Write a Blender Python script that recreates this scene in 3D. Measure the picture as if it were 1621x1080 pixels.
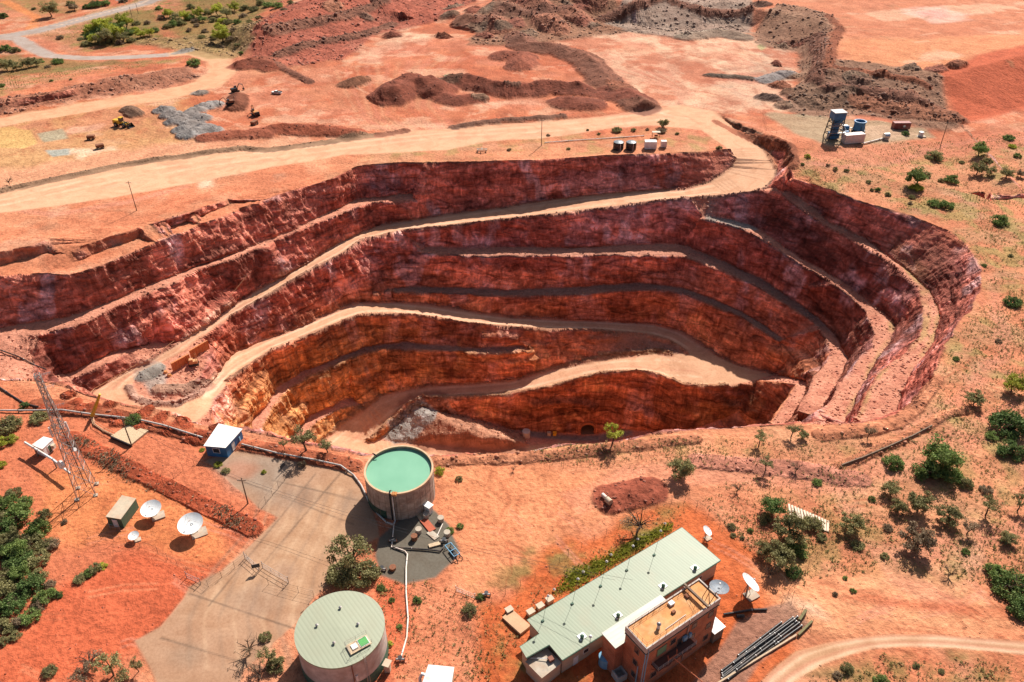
import bpy, bmesh, math, random
import numpy as np
from mathutils import Vector, Matrix
from mathutils.geometry import delaunay_2d_cdt
from mathutils.bvhtree import BVHTree
S = bpy.context.scene
for o in list(bpy.data.objects): bpy.data.objects.remove(o)
COL = S.collection
PI = math.pi
# ---------------------------------------------------------------- camera, sky, sun, exposure
FPX = 1261.0; PITCH = math.radians(35); CH = 130.0
cd = bpy.data.cameras.new('camera'); cam = bpy.data.objects.new('camera', cd); COL.objects.link(cam)
cam.location = (0, 0, CH); cam.rotation_euler = (math.radians(55), 0, 0)
cd.sensor_width = 36; cd.lens = 36*FPX/1621; cd.clip_start = 1; cd.clip_end = 6000
S.camera = cam
SUN_EL = math.radians(43); sx, sy = 0.43, 0.903
w = bpy.data.worlds.new('World'); S.world = w; w.use_nodes = True
nt = w.node_tree; bg = nt.nodes['Background']
sky = nt.nodes.new('ShaderNodeTexSky'); sky.sky_type = 'NISHITA'; sky.sun_disc = False
sky.sun_elevation = SUN_EL; sky.sun_rotation = math.atan2(sx, sy); sky.dust_density = 2.5
nt.links.new(sky.outputs[0], bg.inputs[0]); bg.inputs[1].default_value = 0.055
sd = bpy.data.lights.new('sun', 'SUN'); sd.energy = 5.0; sd.angle = math.radians(0.5); sd.color = (1, .95, .87)
so = bpy.data.objects.new('sun', sd); COL.objects.link(so)
so.rotation_euler = Vector((-sx*math.cos(SUN_EL), -sy*math.cos(SUN_EL), -math.sin(SUN_EL))).to_track_quat('-Z', 'Y').to_euler()
S.view_settings.view_transform = 'Standard'; S.view_settings.look = 'None'
S.view_settings.exposure = 0.62; S.view_settings.gamma = 1
S.cycles.max_bounces = 8; S.cycles.diffuse_bounces = 5
# ---------------------------------------------------------------- helpers: survey points, noise
CT, ST = math.cos(PITCH), math.sin(PITCH)
def P(px, py, z=0.0):
    """surveyed point: the place on level z that the photograph shows at (px, py)"""
    u = (px-810.5)/FPX; v = (540-py)/FPX
    t = (z-CH)/(-ST+v*CT)
    return Vector((u*t, (CT+v*ST)*t, z))
def lerpz(n, zs):
    if not hasattr(zs, '__len__'): return [float(zs)]*n
    return list(np.interp(np.linspace(0, 1, n), np.linspace(0, 1, len(zs)), zs))
def line3(px, zs): return [P(a, b, c) for (a, b), c in zip(px, lerpz(len(px), zs))]
rng = np.random.default_rng(5)
_tab = rng.random(65536).astype(np.float32)
def _h(i, j, k):
    n = (i*73856093) ^ (j*19349663) ^ (k*83492791)
    return _tab[(n ^ (n >> 13)) & 65535]
def vnoise(p):
    f = np.floor(p).astype(np.int64); t = p-f; t = t*t*(3-2*t)
    i, j, k = f[:, 0], f[:, 1], f[:, 2]; x, y, z = t[:, 0], t[:, 1], t[:, 2]
    def L(a, b, s): return a+(b-a)*s
    return L(L(L(_h(i, j, k), _h(i+1, j, k), x), L(_h(i, j+1, k), _h(i+1, j+1, k), x), y),
             L(L(_h(i, j, k+1), _h(i+1, j, k+1), x), L(_h(i, j+1, k+1), _h(i+1, j+1, k+1), x), y), z)*2-1
def fbm(p, s, octv=4, gain=.5, ridged=False):
    p = np.asarray(p, dtype=np.float64)/s; a = 1.; r = np.zeros(len(p)); tot = 0
    for o in range(octv):
        n = vnoise(p+o*17.3)
        if ridged: n = 1-2*np.abs(n)
        r += a*n; tot += a; a *= gain; p = p*2.03
    return r/tot
# ---------------------------------------------------------------- the pit survey: crest and toe lines
LINES = []
def add(px, zs, ext=None):
    l = line3(px, zs)
    LINES.append(l); return l
rim_far = [(568,262),(640,256),(700,256),(800,254),(870,252),(960,245),(1050,242),(1110,240),(1157,235)]
U0 = [(-160,462),(0,435),(63,432),(110,435),(160,420),(213,397),(253,380),(300,360),(380,330),(450,305),(520,285),(568,262)]
add(rim_far, 0); add(U0, 0)
add([(-160,420),(0,398),(50,388),(77,377),(84,388)], [4,4,4,3.5,2]); add([(-160,445),(0,421),(40,410),(80,399)], 0)
add([(104,402),(130,388),(175,374),(245,352),(300,335),(360,315)], [2,3.5,3.5,3,3,1.5]); add([(107,420),(150,402),(240,367),(305,347),(370,322)], 0)
R1toeR = [(617,353),(707,340),(807,327),(907,313),(1007,303),(1080,300),(1123,288),(1155,266),(1163,250)]
R1toeL = [(143,620),(200,587),(233,573),(283,542),(333,507),(400,463),(467,427),(540,382),(597,358)]
R1toe = R1toeL+R1toeR
z1L = [-30.5,-29.3,-28.8,-28.2,-27.6,-26.5,-24.5,-22.5,-21.5]; z1R = [-21,-19,-17,-15.5,-13.5,-12,-9.5,-6,-3]
add(R1toe, 0); LINES[-1] = [P(a, b, c) for (a, b), c in zip(R1toe, z1L+z1R)]
R1low = [(203,613),(220,593),(250,577),(290,557),(317,533),(367,500),(433,463),(500,423),(540,403),(573,380),(640,365),(687,360),(840,344),(914,335),(988,326),(1044,318),(1099,313),(1147,310),(1195,304),(1215,297),(1227,283),(1232,263)]
z1w = [-30.5,-30.2,-29.9,-29.4,-28.8,-27.8,-26,-24,-22.5,-21.7,-20,-19,-16.7,-15.2,-13.8,-12.5,-11,-9,-6.5,-5.5,-4.5,-3]
LINES.append([P(a, b, c) for (a, b), c in zip(R1low, z1w)])
add([(1232,263),(1213,237),(1180,213),(1147,190),(1130,180)], [-3,-2,-1,-.5,0])
add([(1163,250),(1157,235)], [-3,-1.5])
add([(1132,176),(1172,195),(1215,211),(1249,228),(1259,247),(1254,263),(1242,278)], [0,1.5,3,4,4,3,1])
b1toe = [(-160,552),(0,520),(67,507),(110,500),(140,490),(200,467),(267,438),(327,415),(383,397),(420,380),(467,360),(540,328),(567,316),(655,307)]
b1c = [(-160,560),(0,530),(60,528),(133,510),(200,477),(267,450),(317,423),(367,410),(433,380),(483,360),(540,337),(583,320),(623,316),(663,317)]
zb1 = [-14.5,-13.5,-12.5,-12,-12,-12.5,-12.5,-11.5,-12,-12.5]
add(b1toe, zb1); add(b1c, zb1)
b2t = [(100,593),(140,573),(187,553),(213,547),(245,543)]; b2c = [(110,600),(153,580),(200,558),(233,549),(248,546)]
add(b2t, [-26,-25.2,-25.4,-26.3,-27.3]); add(b2c, [-26,-25.2,-25.4,-26.5,-27.3])
add([(-160,585),(0,560),(50,574),(88,594)], [-15,-15,-18,-24])
# second ramp
R2toe = [(337,600),(367,560),(400,547),(450,527),(540,488),(573,478),(623,477),(673,482),(740,493),(807,502),(873,505),(940,507),(1007,510),(1040,513),(1080,525),(1113,547),(1137,563),(1167,577),(1190,583),(1227,592)]
zr2 = [-37.5,-39,-39.5,-40,-41,-41.5,-43,-44.3,-46,-48,-49.5,-51,-52.5,-53,-54,-55,-55.5,-56,-56,-56]
LINES.append([P(a, b, c) for (a, b), c in zip(R2toe, zr2)])
R2c = [(328,650),(337,630),(360,603),(393,580),(433,553),(483,533),(540,509),(573,498),(607,497),(640,498),(690,503),(740,512),(807,518),(873,522),(940,523),(990,527),(1033,532),(1060,540),(1077,550),(1088,560)]
zR2c = lerpz(len(R2c), [-36,-37,-38,-39,-39.7,-40.3,-41,-41.5,-42.5,-43.3,-44.8,-46,-48,-49.5,-51,-52,-53,-53.5,-54,-55]); add(R2c, zR2c)
add([(203,613),(213,630),(240,640),(277,640),(310,627),(337,600)], [-30.5,-31.2,-32.5,-33.5,-35,-37.5])
add([(240,600),(255,590),(300,570),(318,558),(330,559),(318,592),(290,612),(255,620)], [-30.4,-30.2,-30,-30,-31.5,-33,-32,-31])
b3t = [(650,374),(673,390),(723,393),(807,392),(873,392),(940,390),(1007,387),(1080,388),(1147,413),(1207,443),(1260,477),(1293,503),(1320,530),(1347,570),(1327,607),(1308,640),(1296,673)]
b3c = [(655,384),(665,398),(707,402),(773,405),(823,405),(863,403),(940,402),(1007,403),(1080,403),(1147,427),(1207,457),(1247,480),(1287,507),(1310,537),(1320,560),(1310,577),(1287,605),(1265,650),(1254,670)]
add(b3t, [-22,-26.5,-27.3,-27.5,-27.7,-27.7,-27.5,-27.5,-30,-32.5,-34.5,-36.5,-38,-38,-37.5,-37,-37]); add(b3c, [-24,-26.5,-27.3,-27.5,-27.5,-27.7,-27.7,-27.5,-27.5,-30,-32.5,-34,-36,-37.5,-38,-38,-37.5,-37,-37])
b4t = [(590,461),(623,456),(673,454),(740,457),(807,460),(873,457),(940,452),(1007,447),(1080,455),(1127,473),(1173,493),(1213,517),(1238,537)]
b4c = [(587,466),(640,462),(707,463),(773,466),(840,468),(907,465),(973,458),(1040,457),(1080,463),(1127,480),(1173,500),(1213,526),(1234,541)]
add(b4t, [-38,-39,-39.5,-39.7,-40,-39.7,-39,-38.5,-39,-40,-41.5,-43,-44]); add(b4c, [-38.5,-39.2,-39.5,-39.7,-40,-39.7,-39,-38.7,-39,-40,-41.5,-43,-44])
M1t = [(396,668),(415,645),(440,612),(475,588),(540,562),(573,549),(600,543),(640,541),(700,547),(750,551),(800,549),(835,545)]
M1c = [(410,680),(423,657),(450,620),(483,595),(540,573),(573,557),(607,548),(647,552),(700,555),(750,557),(800,556),(832,549)]
add(M1t, -54); add(M1c, -54.3)
M2t = [(450,700),(487,660),(535,636),(556,628)]; M2c = [(465,705),(500,665),(542,645),(566,637)]
add(M2t, [-68,-68.5,-69,-70.5]); add(M2c, [-68,-68.5,-69.3,-71])
R3t = [(1060,560),(1040,557),(1007,560),(940,568),(873,583),(807,602),(740,607),(673,609),(607,622),(578,642),(541,668),(513,692),(496,714)]
z3 = [-55.5,-56,-57,-59,-62,-65.5,-67.5,-69,-71,-72,-73.5,-74.5,-76]
add(R3t, z3); add([(1088,560),(1090,566),(1075,566),(1060,560)], [-55,-55,-55.3,-55.5])
R3c = [(1148,610),(1130,612),(1080,608),(1040,593),(1007,588),(957,590),(907,602),(857,615),(807,623),(757,628),(707,630),(673,635),(640,647),(617,667),(600,685),(583,697)]
z3c = [-56,-56,-56,-56.5,-57,-58.7,-61,-63.5,-66,-67.5,-69,-70,-71.5,-73.5,-76,-78]
LINES.append([P(a, b, c) for (a, b), c in zip(R3c, z3c)])
add([(1148,610),(1180,606),(1205,600),(1227,592)], -56)
F1 = [(590,696),(640,668),(673,658),(707,660),(753,664),(807,677),(873,685),(913,686),(945,686),(985,680),(1040,680),(1090,678),(1140,660),(1168,645)]
add(F1, [-78,-76,-75,-76,-76.5,-80,-83,-84,-84,-81,-78.5,-73,-69,-65.5])
pass     # rock knob at the foot of the right benches
b4nt = [(1285,605),(1257,668)]; b4nc = [(1262,608),(1216,676)]
add(b4nt, -47); add(b4nc, -48)
# right benches
rimR = [(1242,278),(1253,282),(1313,300),(1380,323),(1440,340),(1480,357),(1497,360),(1537,390),(1557,427),(1555,460),(1537,493),(1510,533),(1490,567),(1480,600),(1450,643),(1417,665)]
rimN = [(1417,665),(1390,670),(1347,675),(1293,677),(1257,672),(1213,676),(1167,678),(1113,682),(1055,687),(990,696),(957,701),(900,705),(860,712),(780,722),(685,724),(610,724),(540,722),(500,714),(470,702),(430,692),(385,683),(333,679),(293,665),(233,650),(150,631),(100,612),(60,604),(0,602),(-160,605)]
add(rimR, [1,0,0,0,0,0]); add(rimN, 0)
rb1t = [(1247,298),(1285,330),(1313,354),(1333,361),(1370,379),(1400,402),(1440,430),(1470,460),(1485,483),(1490,500),(1477,547),(1447,587),(1415,662)]
rb1c = [(1233,298),(1240,309),(1277,338),(1310,357),(1370,389),(1410,413),(1437,438),(1457,457),(1465,493),(1460,533),(1433,560),(1390,593),(1373,620),(1350,672)]
add(rb1t, [-4,-7.5,-10,-10.5,-11,-12,-13,-13.5,-13.5,-13.5,-13.5,-13.5,-13]); add(rb1c, [-4,-5,-8,-10,-11,-12,-13,-13.5,-13.5,-13.5,-13.5,-13.5,-13.5,-13])
rb2t = [(1112,343),(1160,349),(1203,363),(1240,390),(1267,410),(1330,443),(1367,473),(1413,515),(1408,547),(1390,573),(1340,670)]
rb2c = [(1108,346),(1150,354),(1180,363),(1205,375),(1263,415),(1313,442),(1347,470),(1370,493),(1385,527),(1385,550),(1360,573),(1333,613),(1313,637),(1292,673)]
add(rb2t, [-15.5,-16.5,-18,-20,-21.5,-23.5,-24.5,-25,-25,-25,-25]); add(rb2c, [-15.5,-16.5,-17,-18.5,-21.5,-23,-24.5,-25,-25,-25,-25,-25,-25,-25])
# hidden foot of the near wall (behind the near rim)
def hid(pts): LINES.append([P(a, b, c)-Vector((0, d, 0)) for a, b, c, d in pts])
hid([(1417,665,-13,1),(1350,672,-13,1),(1340,672,-25,1),(1292,674,-25,1),(1296,675,-37,1),(1254,673,-37,1),(1255,673,-47,2),(1216,676,-48,3),(1195,680,-72,6),(1150,682,-76,10),(1060,688,-76,12),(957,702,-83,10),(900,706,-82,9),(860,712,-81,8),(780,722,-80,7),(685,724,-79,7),(610,724,-78.5,7),(540,722,-77,7),(500,714,-76,5),(462,702,-68,4)])
hid([(440,700,-62,4),(400,690,-56,4),(350,680,-40,5),(333,679,-36.8,8),(293,665,-35.5,8),(233,650,-33,8),(150,631,-31,6),(118,618,-28,4),(60,604,-19,3),(0,602,-16,3),(-160,605,-16,3)])
# ---- ground outside the pit
add([(0,163),(83,150),(167,130),(250,117),(300,106)], [3,3,3,3,2]); add([(-60,190),(0,178),(83,161),(167,147),(267,133),(312,117)], 0)
add([(415,38),(470,16),(520,4),(600,-18),(690,-40)], 12); add([(385,92),(450,92),(490,88),(540,78),(600,42),(680,25),(745,2),(800,-25)], 0)
add([(430,64),(470,50),(520,40),(590,16),(640,20)], 5)
add([(330,60),(380,20),(430,-10)], [0,3,8])
add([(760,14),(800,-4),(860,10),(900,4),(950,-2),(1005,5),(1060,-5),(1110,8),(1150,0),(1190,10),(1233,20),(1267,25),(1313,37),(1320,43),(1313,53),(1310,67),(1310,100),(1313,107),(1380,113),(1447,125),(1473,128),(1497,150),(1523,183)],
    [6,9,9,8,10,10,9,9,9,9,9,9,9,9,9,9,9,9,9,9,8,4,0])
add([(760,52),(800,62),(830,55),(880,55),(930,50),(955,36),(1000,38),(1030,44),(1080,50),(1120,40),(1160,40),(1190,42),(1207,63),(1262,70),(1268,97),(1262,133),(1243,163),(1267,173),(1363,171),(1413,180),(1463,190),(1513,192)], 0)
add([(1480,128),(1540,108),(1620,88),(1800,50)], [8,10,12,14]); add([(1523,186),(1570,180),(1640,162),(1800,130)], 0)
add([(1527,306),(1560,303),(1575,306),(1568,323),(1545,330),(1530,318)], 0); add([(1540,314),(1562,314),(1556,322)], -3.5)
add([(1570,318),(1621,312)], -1.5); add([(1570,312),(1621,306)], 0)
# far upper plateau right, behind crest: 9 m
add([(1250,-30),(1400,-10),(1700,-10)], 9); add([(1360,60),(1480,60),(1620,40)], 9)
pts = []
for l in LINES:
    for a, b in zip(l[:-1], l[1:]):
        n = max(1, int((b-a).length/1.6))
        for i in range(n): pts.append(a+(b-a)*(i/n))
    pts.append(l[-1])
far_l = []
for X, Y, Z in [(-700,1100,14),(-300,1100,14),(0,1100,12),(300,1100,9),(900,1100,9),(-900,700,4),(-600,700,8),(-900,300,0),(900,700,9),(900,300,0),(-900,20,0),(900,20,0),(-300,20,0),(0,20,0),(300,20,0),(500,300,0),(400,150,0),(-400,420,0),(-900,1100,14),(700,480,4),
                (-2500,3000,25),(0,3000,25),(2500,3000,25),(2500,-60,0),(-2500,-60,0),(0,-60,0),(2500,900,9),(-2500,900,9)]:
    pts.append(Vector((X, Y, Z)))
seen = set(); uniq = []
for p in pts:
    k = (round(p.x/.5), round(p.y/.5))
    if k in seen: continue
    seen.add(k); uniq.append(p)
res = delaunay_2d_cdt([Vector((p.x, p.y)) for p in uniq], [], [], 0, 1e-5)
V = np.array([[res[0][i].x, res[0][i].y, uniq[res[3][i][0]].z] for i in range(len(res[0]))])
T = np.array([list(f) for f in res[2]])
bvh = BVHTree.FromPolygons([tuple(v) for v in V], [tuple(int(q) for q in f) for f in T])
def base_z(x, y):
    h = bvh.ray_cast(Vector((x, y, 500)), Vector((0, 0, -1)))[0]
    return h.z if h else 0.0
def hit(px, py):
    u = (px-810.5)/FPX; v = (540-py)/FPX
    h = bvh.ray_cast(Vector((0, 0, CH)), Vector((u, CT+v*ST, -ST+v*CT)))[0]
    return h if h else P(px, py, 0)
# ---------------------------------------------------------------- refine the survey into the ground mesh
def tol(c):
    d = c[:, 1]*CT+(CH-c[:, 2])*ST
    u = np.abs(c[:, 0])/np.maximum(d, 5)
    v = (c[:, 1]*ST-(CH-c[:, 2])*CT)/np.maximum(d, 5)
    t = np.maximum(.36, d*RES*(1+np.maximum(d-250, 0)/500))
    out = np.maximum(np.maximum((u-.68)/.25, (np.abs(v)-.46)/.2), 0)
    return t*(1+12*np.minimum(out, 1)+60*np.maximum(out-1, 0))
RES = 0.0030
def refine(V, T):
    for it in range(16):
        E = np.concatenate([T[:, [0, 1]], T[:, [1, 2]], T[:, [2, 0]]]); E.sort(axis=1)
        key = E[:, 0].astype(np.int64)*len(V)+E[:, 1]
        uk, inv = np.unique(key, return_inverse=True)
        a = uk//len(V); b = uk % len(V)
        mid = (V[a]+V[b])/2; L = np.linalg.norm(V[a]-V[b], axis=1)
        sp = L > tol(mid)*1.25
        if not sp.any(): break
        # always split the longest edge of a triangle that splits at all
        idx = np.full(len(uk), -1, dtype=np.int64); n = len(T); i3 = inv.reshape(3, n)
        for _ in range(6):
            s3 = sp[i3]; anyS = s3.any(axis=0); lg = np.argmax(L[i3], axis=0)
            need = i3[lg, np.arange(n)][anyS]
            if sp[need].all(): break
            sp[need] = True
        idx[sp] = len(V)+np.arange(sp.sum())
        V = np.concatenate([V, mid[sp]])
        m = idx[i3].T; c = (m >= 0); k = c.sum(axis=1); out = [T[k == 0]]
        for r in range(3):       # rotate so that the tests see canonical forms
            q = np.roll(T, -r, axis=1); mm = np.roll(m, -r, axis=1); cc = np.roll(c, -r, axis=1)
            s = (k == 1) & cc[:, 0]
            A, B, C_ = q[s].T; M = mm[s][:, 0]; out += [np.stack([A, M, C_], 1), np.stack([M, B, C_], 1)]
            s = (k == 2) & cc[:, 0] & cc[:, 1]
            A, B, C_ = q[s].T; M, N = mm[s][:, 0], mm[s][:, 1]
            out += [np.stack([M, B, N], 1), np.stack([A, M, N], 1), np.stack([A, N, C_], 1)]
        s = k == 3; A, B, C_ = T[s].T; M, N, O = m[s].T
        out += [np.stack([A, M, O], 1), np.stack([M, B, N], 1), np.stack([O, N, C_], 1), np.stack([M, N, O], 1)]
        T = np.concatenate(out)
    return V, T
V, T = refine(V, T); 
def normals(V, T):
    fn = np.cross(V[T[:, 1]]-V[T[:, 0]], V[T[:, 2]]-V[T[:, 0]])
    vn = np.zeros_like(V)
    for k in range(3):
        for a in range(3): vn[:, a] += np.bincount(T[:, k], fn[:, a], len(V))
    return vn/np.maximum(np.linalg.norm(vn, axis=1, keepdims=True), 1e-9)
N = normals(V, T)
if N[:, 2].mean() < 0: T = T[:, ::-1].copy(); N = -N
print('terrain', len(V), len(T))
def sst(a, b, x): t = np.clip((x-a)/(b-a), 0, 1); return t*t*(3-2*t)
_f = np.linalg.norm(np.cross(V[T[:, 1]]-V[T[:, 0]], V[T[:, 2]]-V[T[:, 0]]), axis=1)/6; AREA = sum(np.bincount(T[:, k], _f, len(V)) for k in range(3)); del _f
STEEP = 1-sst(.66, .86, N[:, 2])
XY = V[:, :2]
def segd(line, pts):
    best = np.full(len(pts), 1e9)
    for a, b in zip(line[:-1], line[1:]):
        a = np.array(a[:2]); b = np.array(b[:2]); d = b-a; q = pts-a
        s = np.clip((q@d)/max(d@d, 1e-9), 0, 1); best = np.minimum(best, np.hypot(*(q-s[:, None]*d).T))
    return best
def sdf(poly, soft=3.0):
    """signed distance (inside positive) to a closed outline, for vertices near it"""
    poly = np.array([[p[0], p[1]] for p in poly]); lo = poly.min(0)-soft; hi = poly.max(0)+soft
    m = np.where((XY[:, 0] > lo[0]) & (XY[:, 0] < hi[0]) & (XY[:, 1] > lo[1]) & (XY[:, 1] < hi[1]))[0]
    q = XY[m]; inside = np.zeros(len(q), bool); best = np.full(len(q), 1e9)
    for a, b in zip(poly, np.roll(poly, -1, axis=0)):
        if a[1] != b[1]:
            c = ((a[1] > q[:, 1]) != (b[1] > q[:, 1])) & (q[:, 0] < (b[0]-a[0])*(q[:, 1]-a[1])/(b[1]-a[1])+a[0])
            inside ^= c
        d = b-a; r = q-a; s = np.clip((r@d)/max(d@d, 1e-9), 0, 1)
        best = np.minimum(best, np.hypot(*(r-s[:, None]*d).T))
    return m, np.where(inside, best, -best)
NZ = {s: fbm(V, s, 3) for s in (3., 9., 30.)}
ALB = np.zeros((len(V), 3))
def srgb(r, g, b):
    c = np.array([r, g, b])/255.; return np.where(c <= .04045, c/12.92, ((c+.055)/1.055)**2.4)
def paint(color, poly, soft=1.0, wob=1.5, amt=1.0, scale=9., mod=None):
    m, d = sdf(poly, soft+wob+2)
    a = sst(-soft, soft, d+wob*NZ[scale][m])*amt
    if mod is not None: a = a*mod[m]
    ALB[m] = ALB[m]*(1-a[:, None])+np.array(color)*a[:, None]
    return m, a
def band(up, lo): return list(up)+list(reversed(lo))
def px2(pp, z=0): return [hit(a, b) if z is None else P(a, b, z) for a, b in pp]
def wide(pp, wd, z=0):
    """outline of a strip of width wd along a line"""
    l = px2(pp, z); L_ = []; R_ = []
    for i, p in enumerate(l):
        d = (l[min(i+1, len(l)-1)]-l[max(i-1, 0)]); n = Vector((-d.y, d.x, 0)).normalized()
        W = wd if not hasattr(wd, '__len__') else np.interp(i/(len(l)-1), np.linspace(0, 1, len(wd)), wd)
        L_.append(p+n*W/2); R_.append(p-n*W/2)
    return L_+list(reversed(R_))
# ---- base colours (surface reflectances)
C_EARTH = np.array((.54,.205,.105)); C_RED = np.array((.50,.14,.066)); C_DEEP = np.array((.50,.105,.045))
C_TAN = np.array((.58,.315,.185)); C_PALE = np.array((.70,.47,.32)); C_PINK = np.array((.54,.215,.14))
C_GREY = np.array((.27,.235,.20)); C_WALL = np.array((.45,.12,.075)); C_WALL_O = np.array((.62,.27,.09)); C_WALL_P = np.array((.52,.19,.155))
C_GRASS = np.array((.26,.22,.07)); C_OCHRE = np.array((.48,.26,.11))
n30 = NZ[30.][:, None]; n9 = NZ[9.][:, None]; n3 = NZ[3.][:, None]
ALB[:] = C_EARTH*(1-.5*sst(-.1, .5, n30))+C_RED*.5*sst(-.1, .5, n30)
ALB += (C_TAN-ALB)*.35*sst(.0, .5, n9)
_s = fbm(np.stack([V[:, 0]*.25+V[:, 1]*.1, V[:, 1]*1., V[:, 2]], 1), 5., 5)[:, None]; ALB *= 1+.35*_s; ALB += (C_PALE*.8-ALB)*.35*sst(.25, .5, fbm(V+500, 16., 5))[:, None]

# far workings
def zpaint(color, pp, soft=1.0, wob=1.5, z=0, **k): return paint(color, px2(pp, z), soft, wob, **k)
zpaint(C_EARTH*.5+C_TAN*.5, [(-60,320),(0,318),(190,268),(560,225),(620,200),(560,120),(450,90),(390,95),(320,140),(200,170),(0,185),(-60,190)], 3, 4)
zpaint(C_OCHRE, [(-60,200),(0,190),(120,160),(250,152),(330,120),(345,160),(300,230),(200,240),(60,270),(-60,280)], 6, 8, amt=.8)
zpaint(C_RED*.6+C_TAN*.4, [(330,130),(400,120),(560,130),(600,200),(420,225),(330,225),(310,190)], 5, 5, amt=.8)
zpaint(C_EARTH*.75+C_RED*.25, [(470,60),(560,70),(760,65),(900,60),(950,120),(900,180),(600,190),(560,130),(450,90)], 4, 5, amt=.9)
Q = [(860,60),(1000,50),(1190,50),(1262,75),(1250,160),(1300,178),(1180,182),(1060,170),(1010,150),(950,110),(930,80)]
zpaint(np.array((.62,.40,.27)), Q, 4, 5, amt=.95)
zpaint(np.array((.50,.36,.26)), [(1130,80),(1262,75),(1250,150),(1200,165),(1120,130)], 5, 6, amt=.8)
for pp in [[(560,90),(600,60),(650,50),(680,60),(670,70),(640,68),(600,100),(570,100)], [(700,88),(735,90),(725,98),(700,97)], [(820,102),(850,100),(860,108),(830,108)],
           [(930,95),(950,105),(975,125),(1010,140),(1030,150),(1000,150),(960,130),(935,115)], [(745,163),(900,155),(940,165),(880,168),(760,166)], [(1000,62),(1060,45),(1080,60),(1040,90),(1000,85)],
           [(620,198),(700,197),(770,195),(770,199),(700,203),(640,201)], [(1225,165),(1270,172),(1245,180),(1225,172)], [(1310,170),(1345,172),(1340,176),(1310,175)], [(1080,70),(1130,60),(1200,70),(1190,110),(1110,110)],
           [(430,125),(520,105),(560,95),(530,130),(470,135)], [(660,50),(690,58),(680,66),(665,62)], [(100,245),(150,235),(190,240),(130,255)], [(110,200),(150,200),(155,208),(110,215)],
           [(300,275),(360,265),(380,275),(320,300)], [(1060,165),(1100,160),(1130,170),(1100,172)]]:
    zpaint(C_PALE, pp, 2.5, 7, amt=.85)
for k, (x, y, r) in enumerate([(640,45,8),(585,50,6),(660,60,5),(700,115,6),(560,75,7),(850,105,8),(960,70,8),(985,85,7),(1015,110,10),(1100,90,8),(1050,75,9),(940,95,6),(830,165,8),(780,85,6),(1150,60,10),(1180,90,8),(620,75,7),(1090,140,9),(590,30,5),(715,172,6)]):
    zpaint(C_PALE*1.05, [(x+r*1.5*math.cos(a), y+r*.55*math.sin(a)) for a in np.arange(0, 6.2, .8)], 2, 8, amt=.7, scale=9.)
for k in range(16):   # faint colour drifts on the quarry floor
    x = 480+47*k; y = 70+(k*37) % 100
    zpaint([C_PINK, C_TAN, C_RED*.5+C_TAN*.5][k % 3], [(x-40,y),(x-10,y-12),(x+40,y-4),(x+30,y+10),(x-15,y+9)], 6, 8, amt=.5)
_far = sst(320, 360, V[:, 1])*(V[:, 2] < 30); _a = fbm(V*np.array([1, .8, 1])+[0,900,0], 26., 6, .6); _b = fbm(V*np.array([.7, 1, 1])+[0,50,0], 11., 5, .6)
for f_, c_ in ((sst(-.02, .18, _a)*_far*.7, C_RED*.9), (sst(.05, .25, -_a)*_far*.4, C_PINK*1.1), (sst(.14, .3, _b)*_far*.45, C_PALE), (sst(.1, .3, -_b)*_far*.35, np.array((.34,.13,.075)))): ALB = ALB*(1-f_[:, None])+c_*f_[:, None]
_c = fbm(V*np.array([1, .5, 1])+[70,0,0], 5., 4, .6); f_ = sst(.1, .35, _c)*_far*.4; ALB = ALB*(1-f_[:, None])+C_RED*.7*f_[:, None]; del _a, _b, _c
U = [(1240,22),(1320,40),(1310,105),(1480,125),(1540,106),(1640,85),(1700,-20),(1180,-20)]
zpaint(C_EARTH*.92+C_PALE*.08, U, 3, 3, z=9, amt=.7)
zpaint(np.array((.66,.30,.14)), [(1330,60),(1480,60),(1640,50),(1640,100),(1460,120),(1330,100)], 6, 6, z=9, amt=.6)
for pp in [[(1350,20),(1620,5),(1620,15),(1400,35)], [(1560,50),(1620,48),(1620,60),(1570,58)], [(1420,95),(1500,85),(1520,95),(1430,105)]]: zpaint(C_PALE, pp, 3, 8, z=9, amt=.6)
zpaint(np.array((.74,.50,.42)), [(1430,14),(1480,9),(1530,22),(1525,34),(1480,36),(1440,26)], 4, 6, z=9, amt=.7); zpaint(np.array((.62,.26,.24)), [(1450,18),(1490,16),(1505,27),(1470,30)], 3, 5, z=9, amt=.5)
zpaint(C_DEEP*.5+C_RED*.5, [(1480,128),(1540,108),(1660,85),(1700,150),(1620,162),(1523,186)], 3, 2, z=4)
# scrub country: dry grass over pink earth
for pp, am in [([(1253,285),(1262,250),(1300,245),(1420,225),(1560,215),(1640,200),(1640,440),(1570,470),(1550,420),(1500,355),(1380,318)], .62), ([(-40,85),(60,105),(230,103),(300,98),(240,110),(120,125),(0,160),(-40,170)], .7),
               ([(60,60),(140,30),(240,5),(420,-10),(480,10),(420,30),(390,80),(330,95),(240,70),(140,80)], .8), ([(-40,-20),(210,-20),(90,40),(-40,45)], .6), ([(560,245),(900,215),(1060,205),(1110,215),(1150,236),(1000,240),(700,256)], .45),
               ([(1500,540),(1560,480),(1640,430),(1640,700),(1560,700),(1470,660)], .55), ([(1200,740),(1300,720),(1400,700),(1640,640),(1640,940),(1400,900),(1240,930)], .4), ([(820,700),(1100,690),(1400,680),(1500,640),(1400,720),(1100,735),(860,735)], .35)]:
    zpaint(C_GRASS*.45+C_PINK*.55, pp, 6, 8, amt=am, mod=.35+.65*sst(-.15, .25, NZ[9.]+.6*NZ[3.]))
    zpaint(C_GRASS, pp, 6, 8, amt=am, mod=sst(.05, .4, fbm(V, 5., 3)+.3*NZ[30.]))
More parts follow.
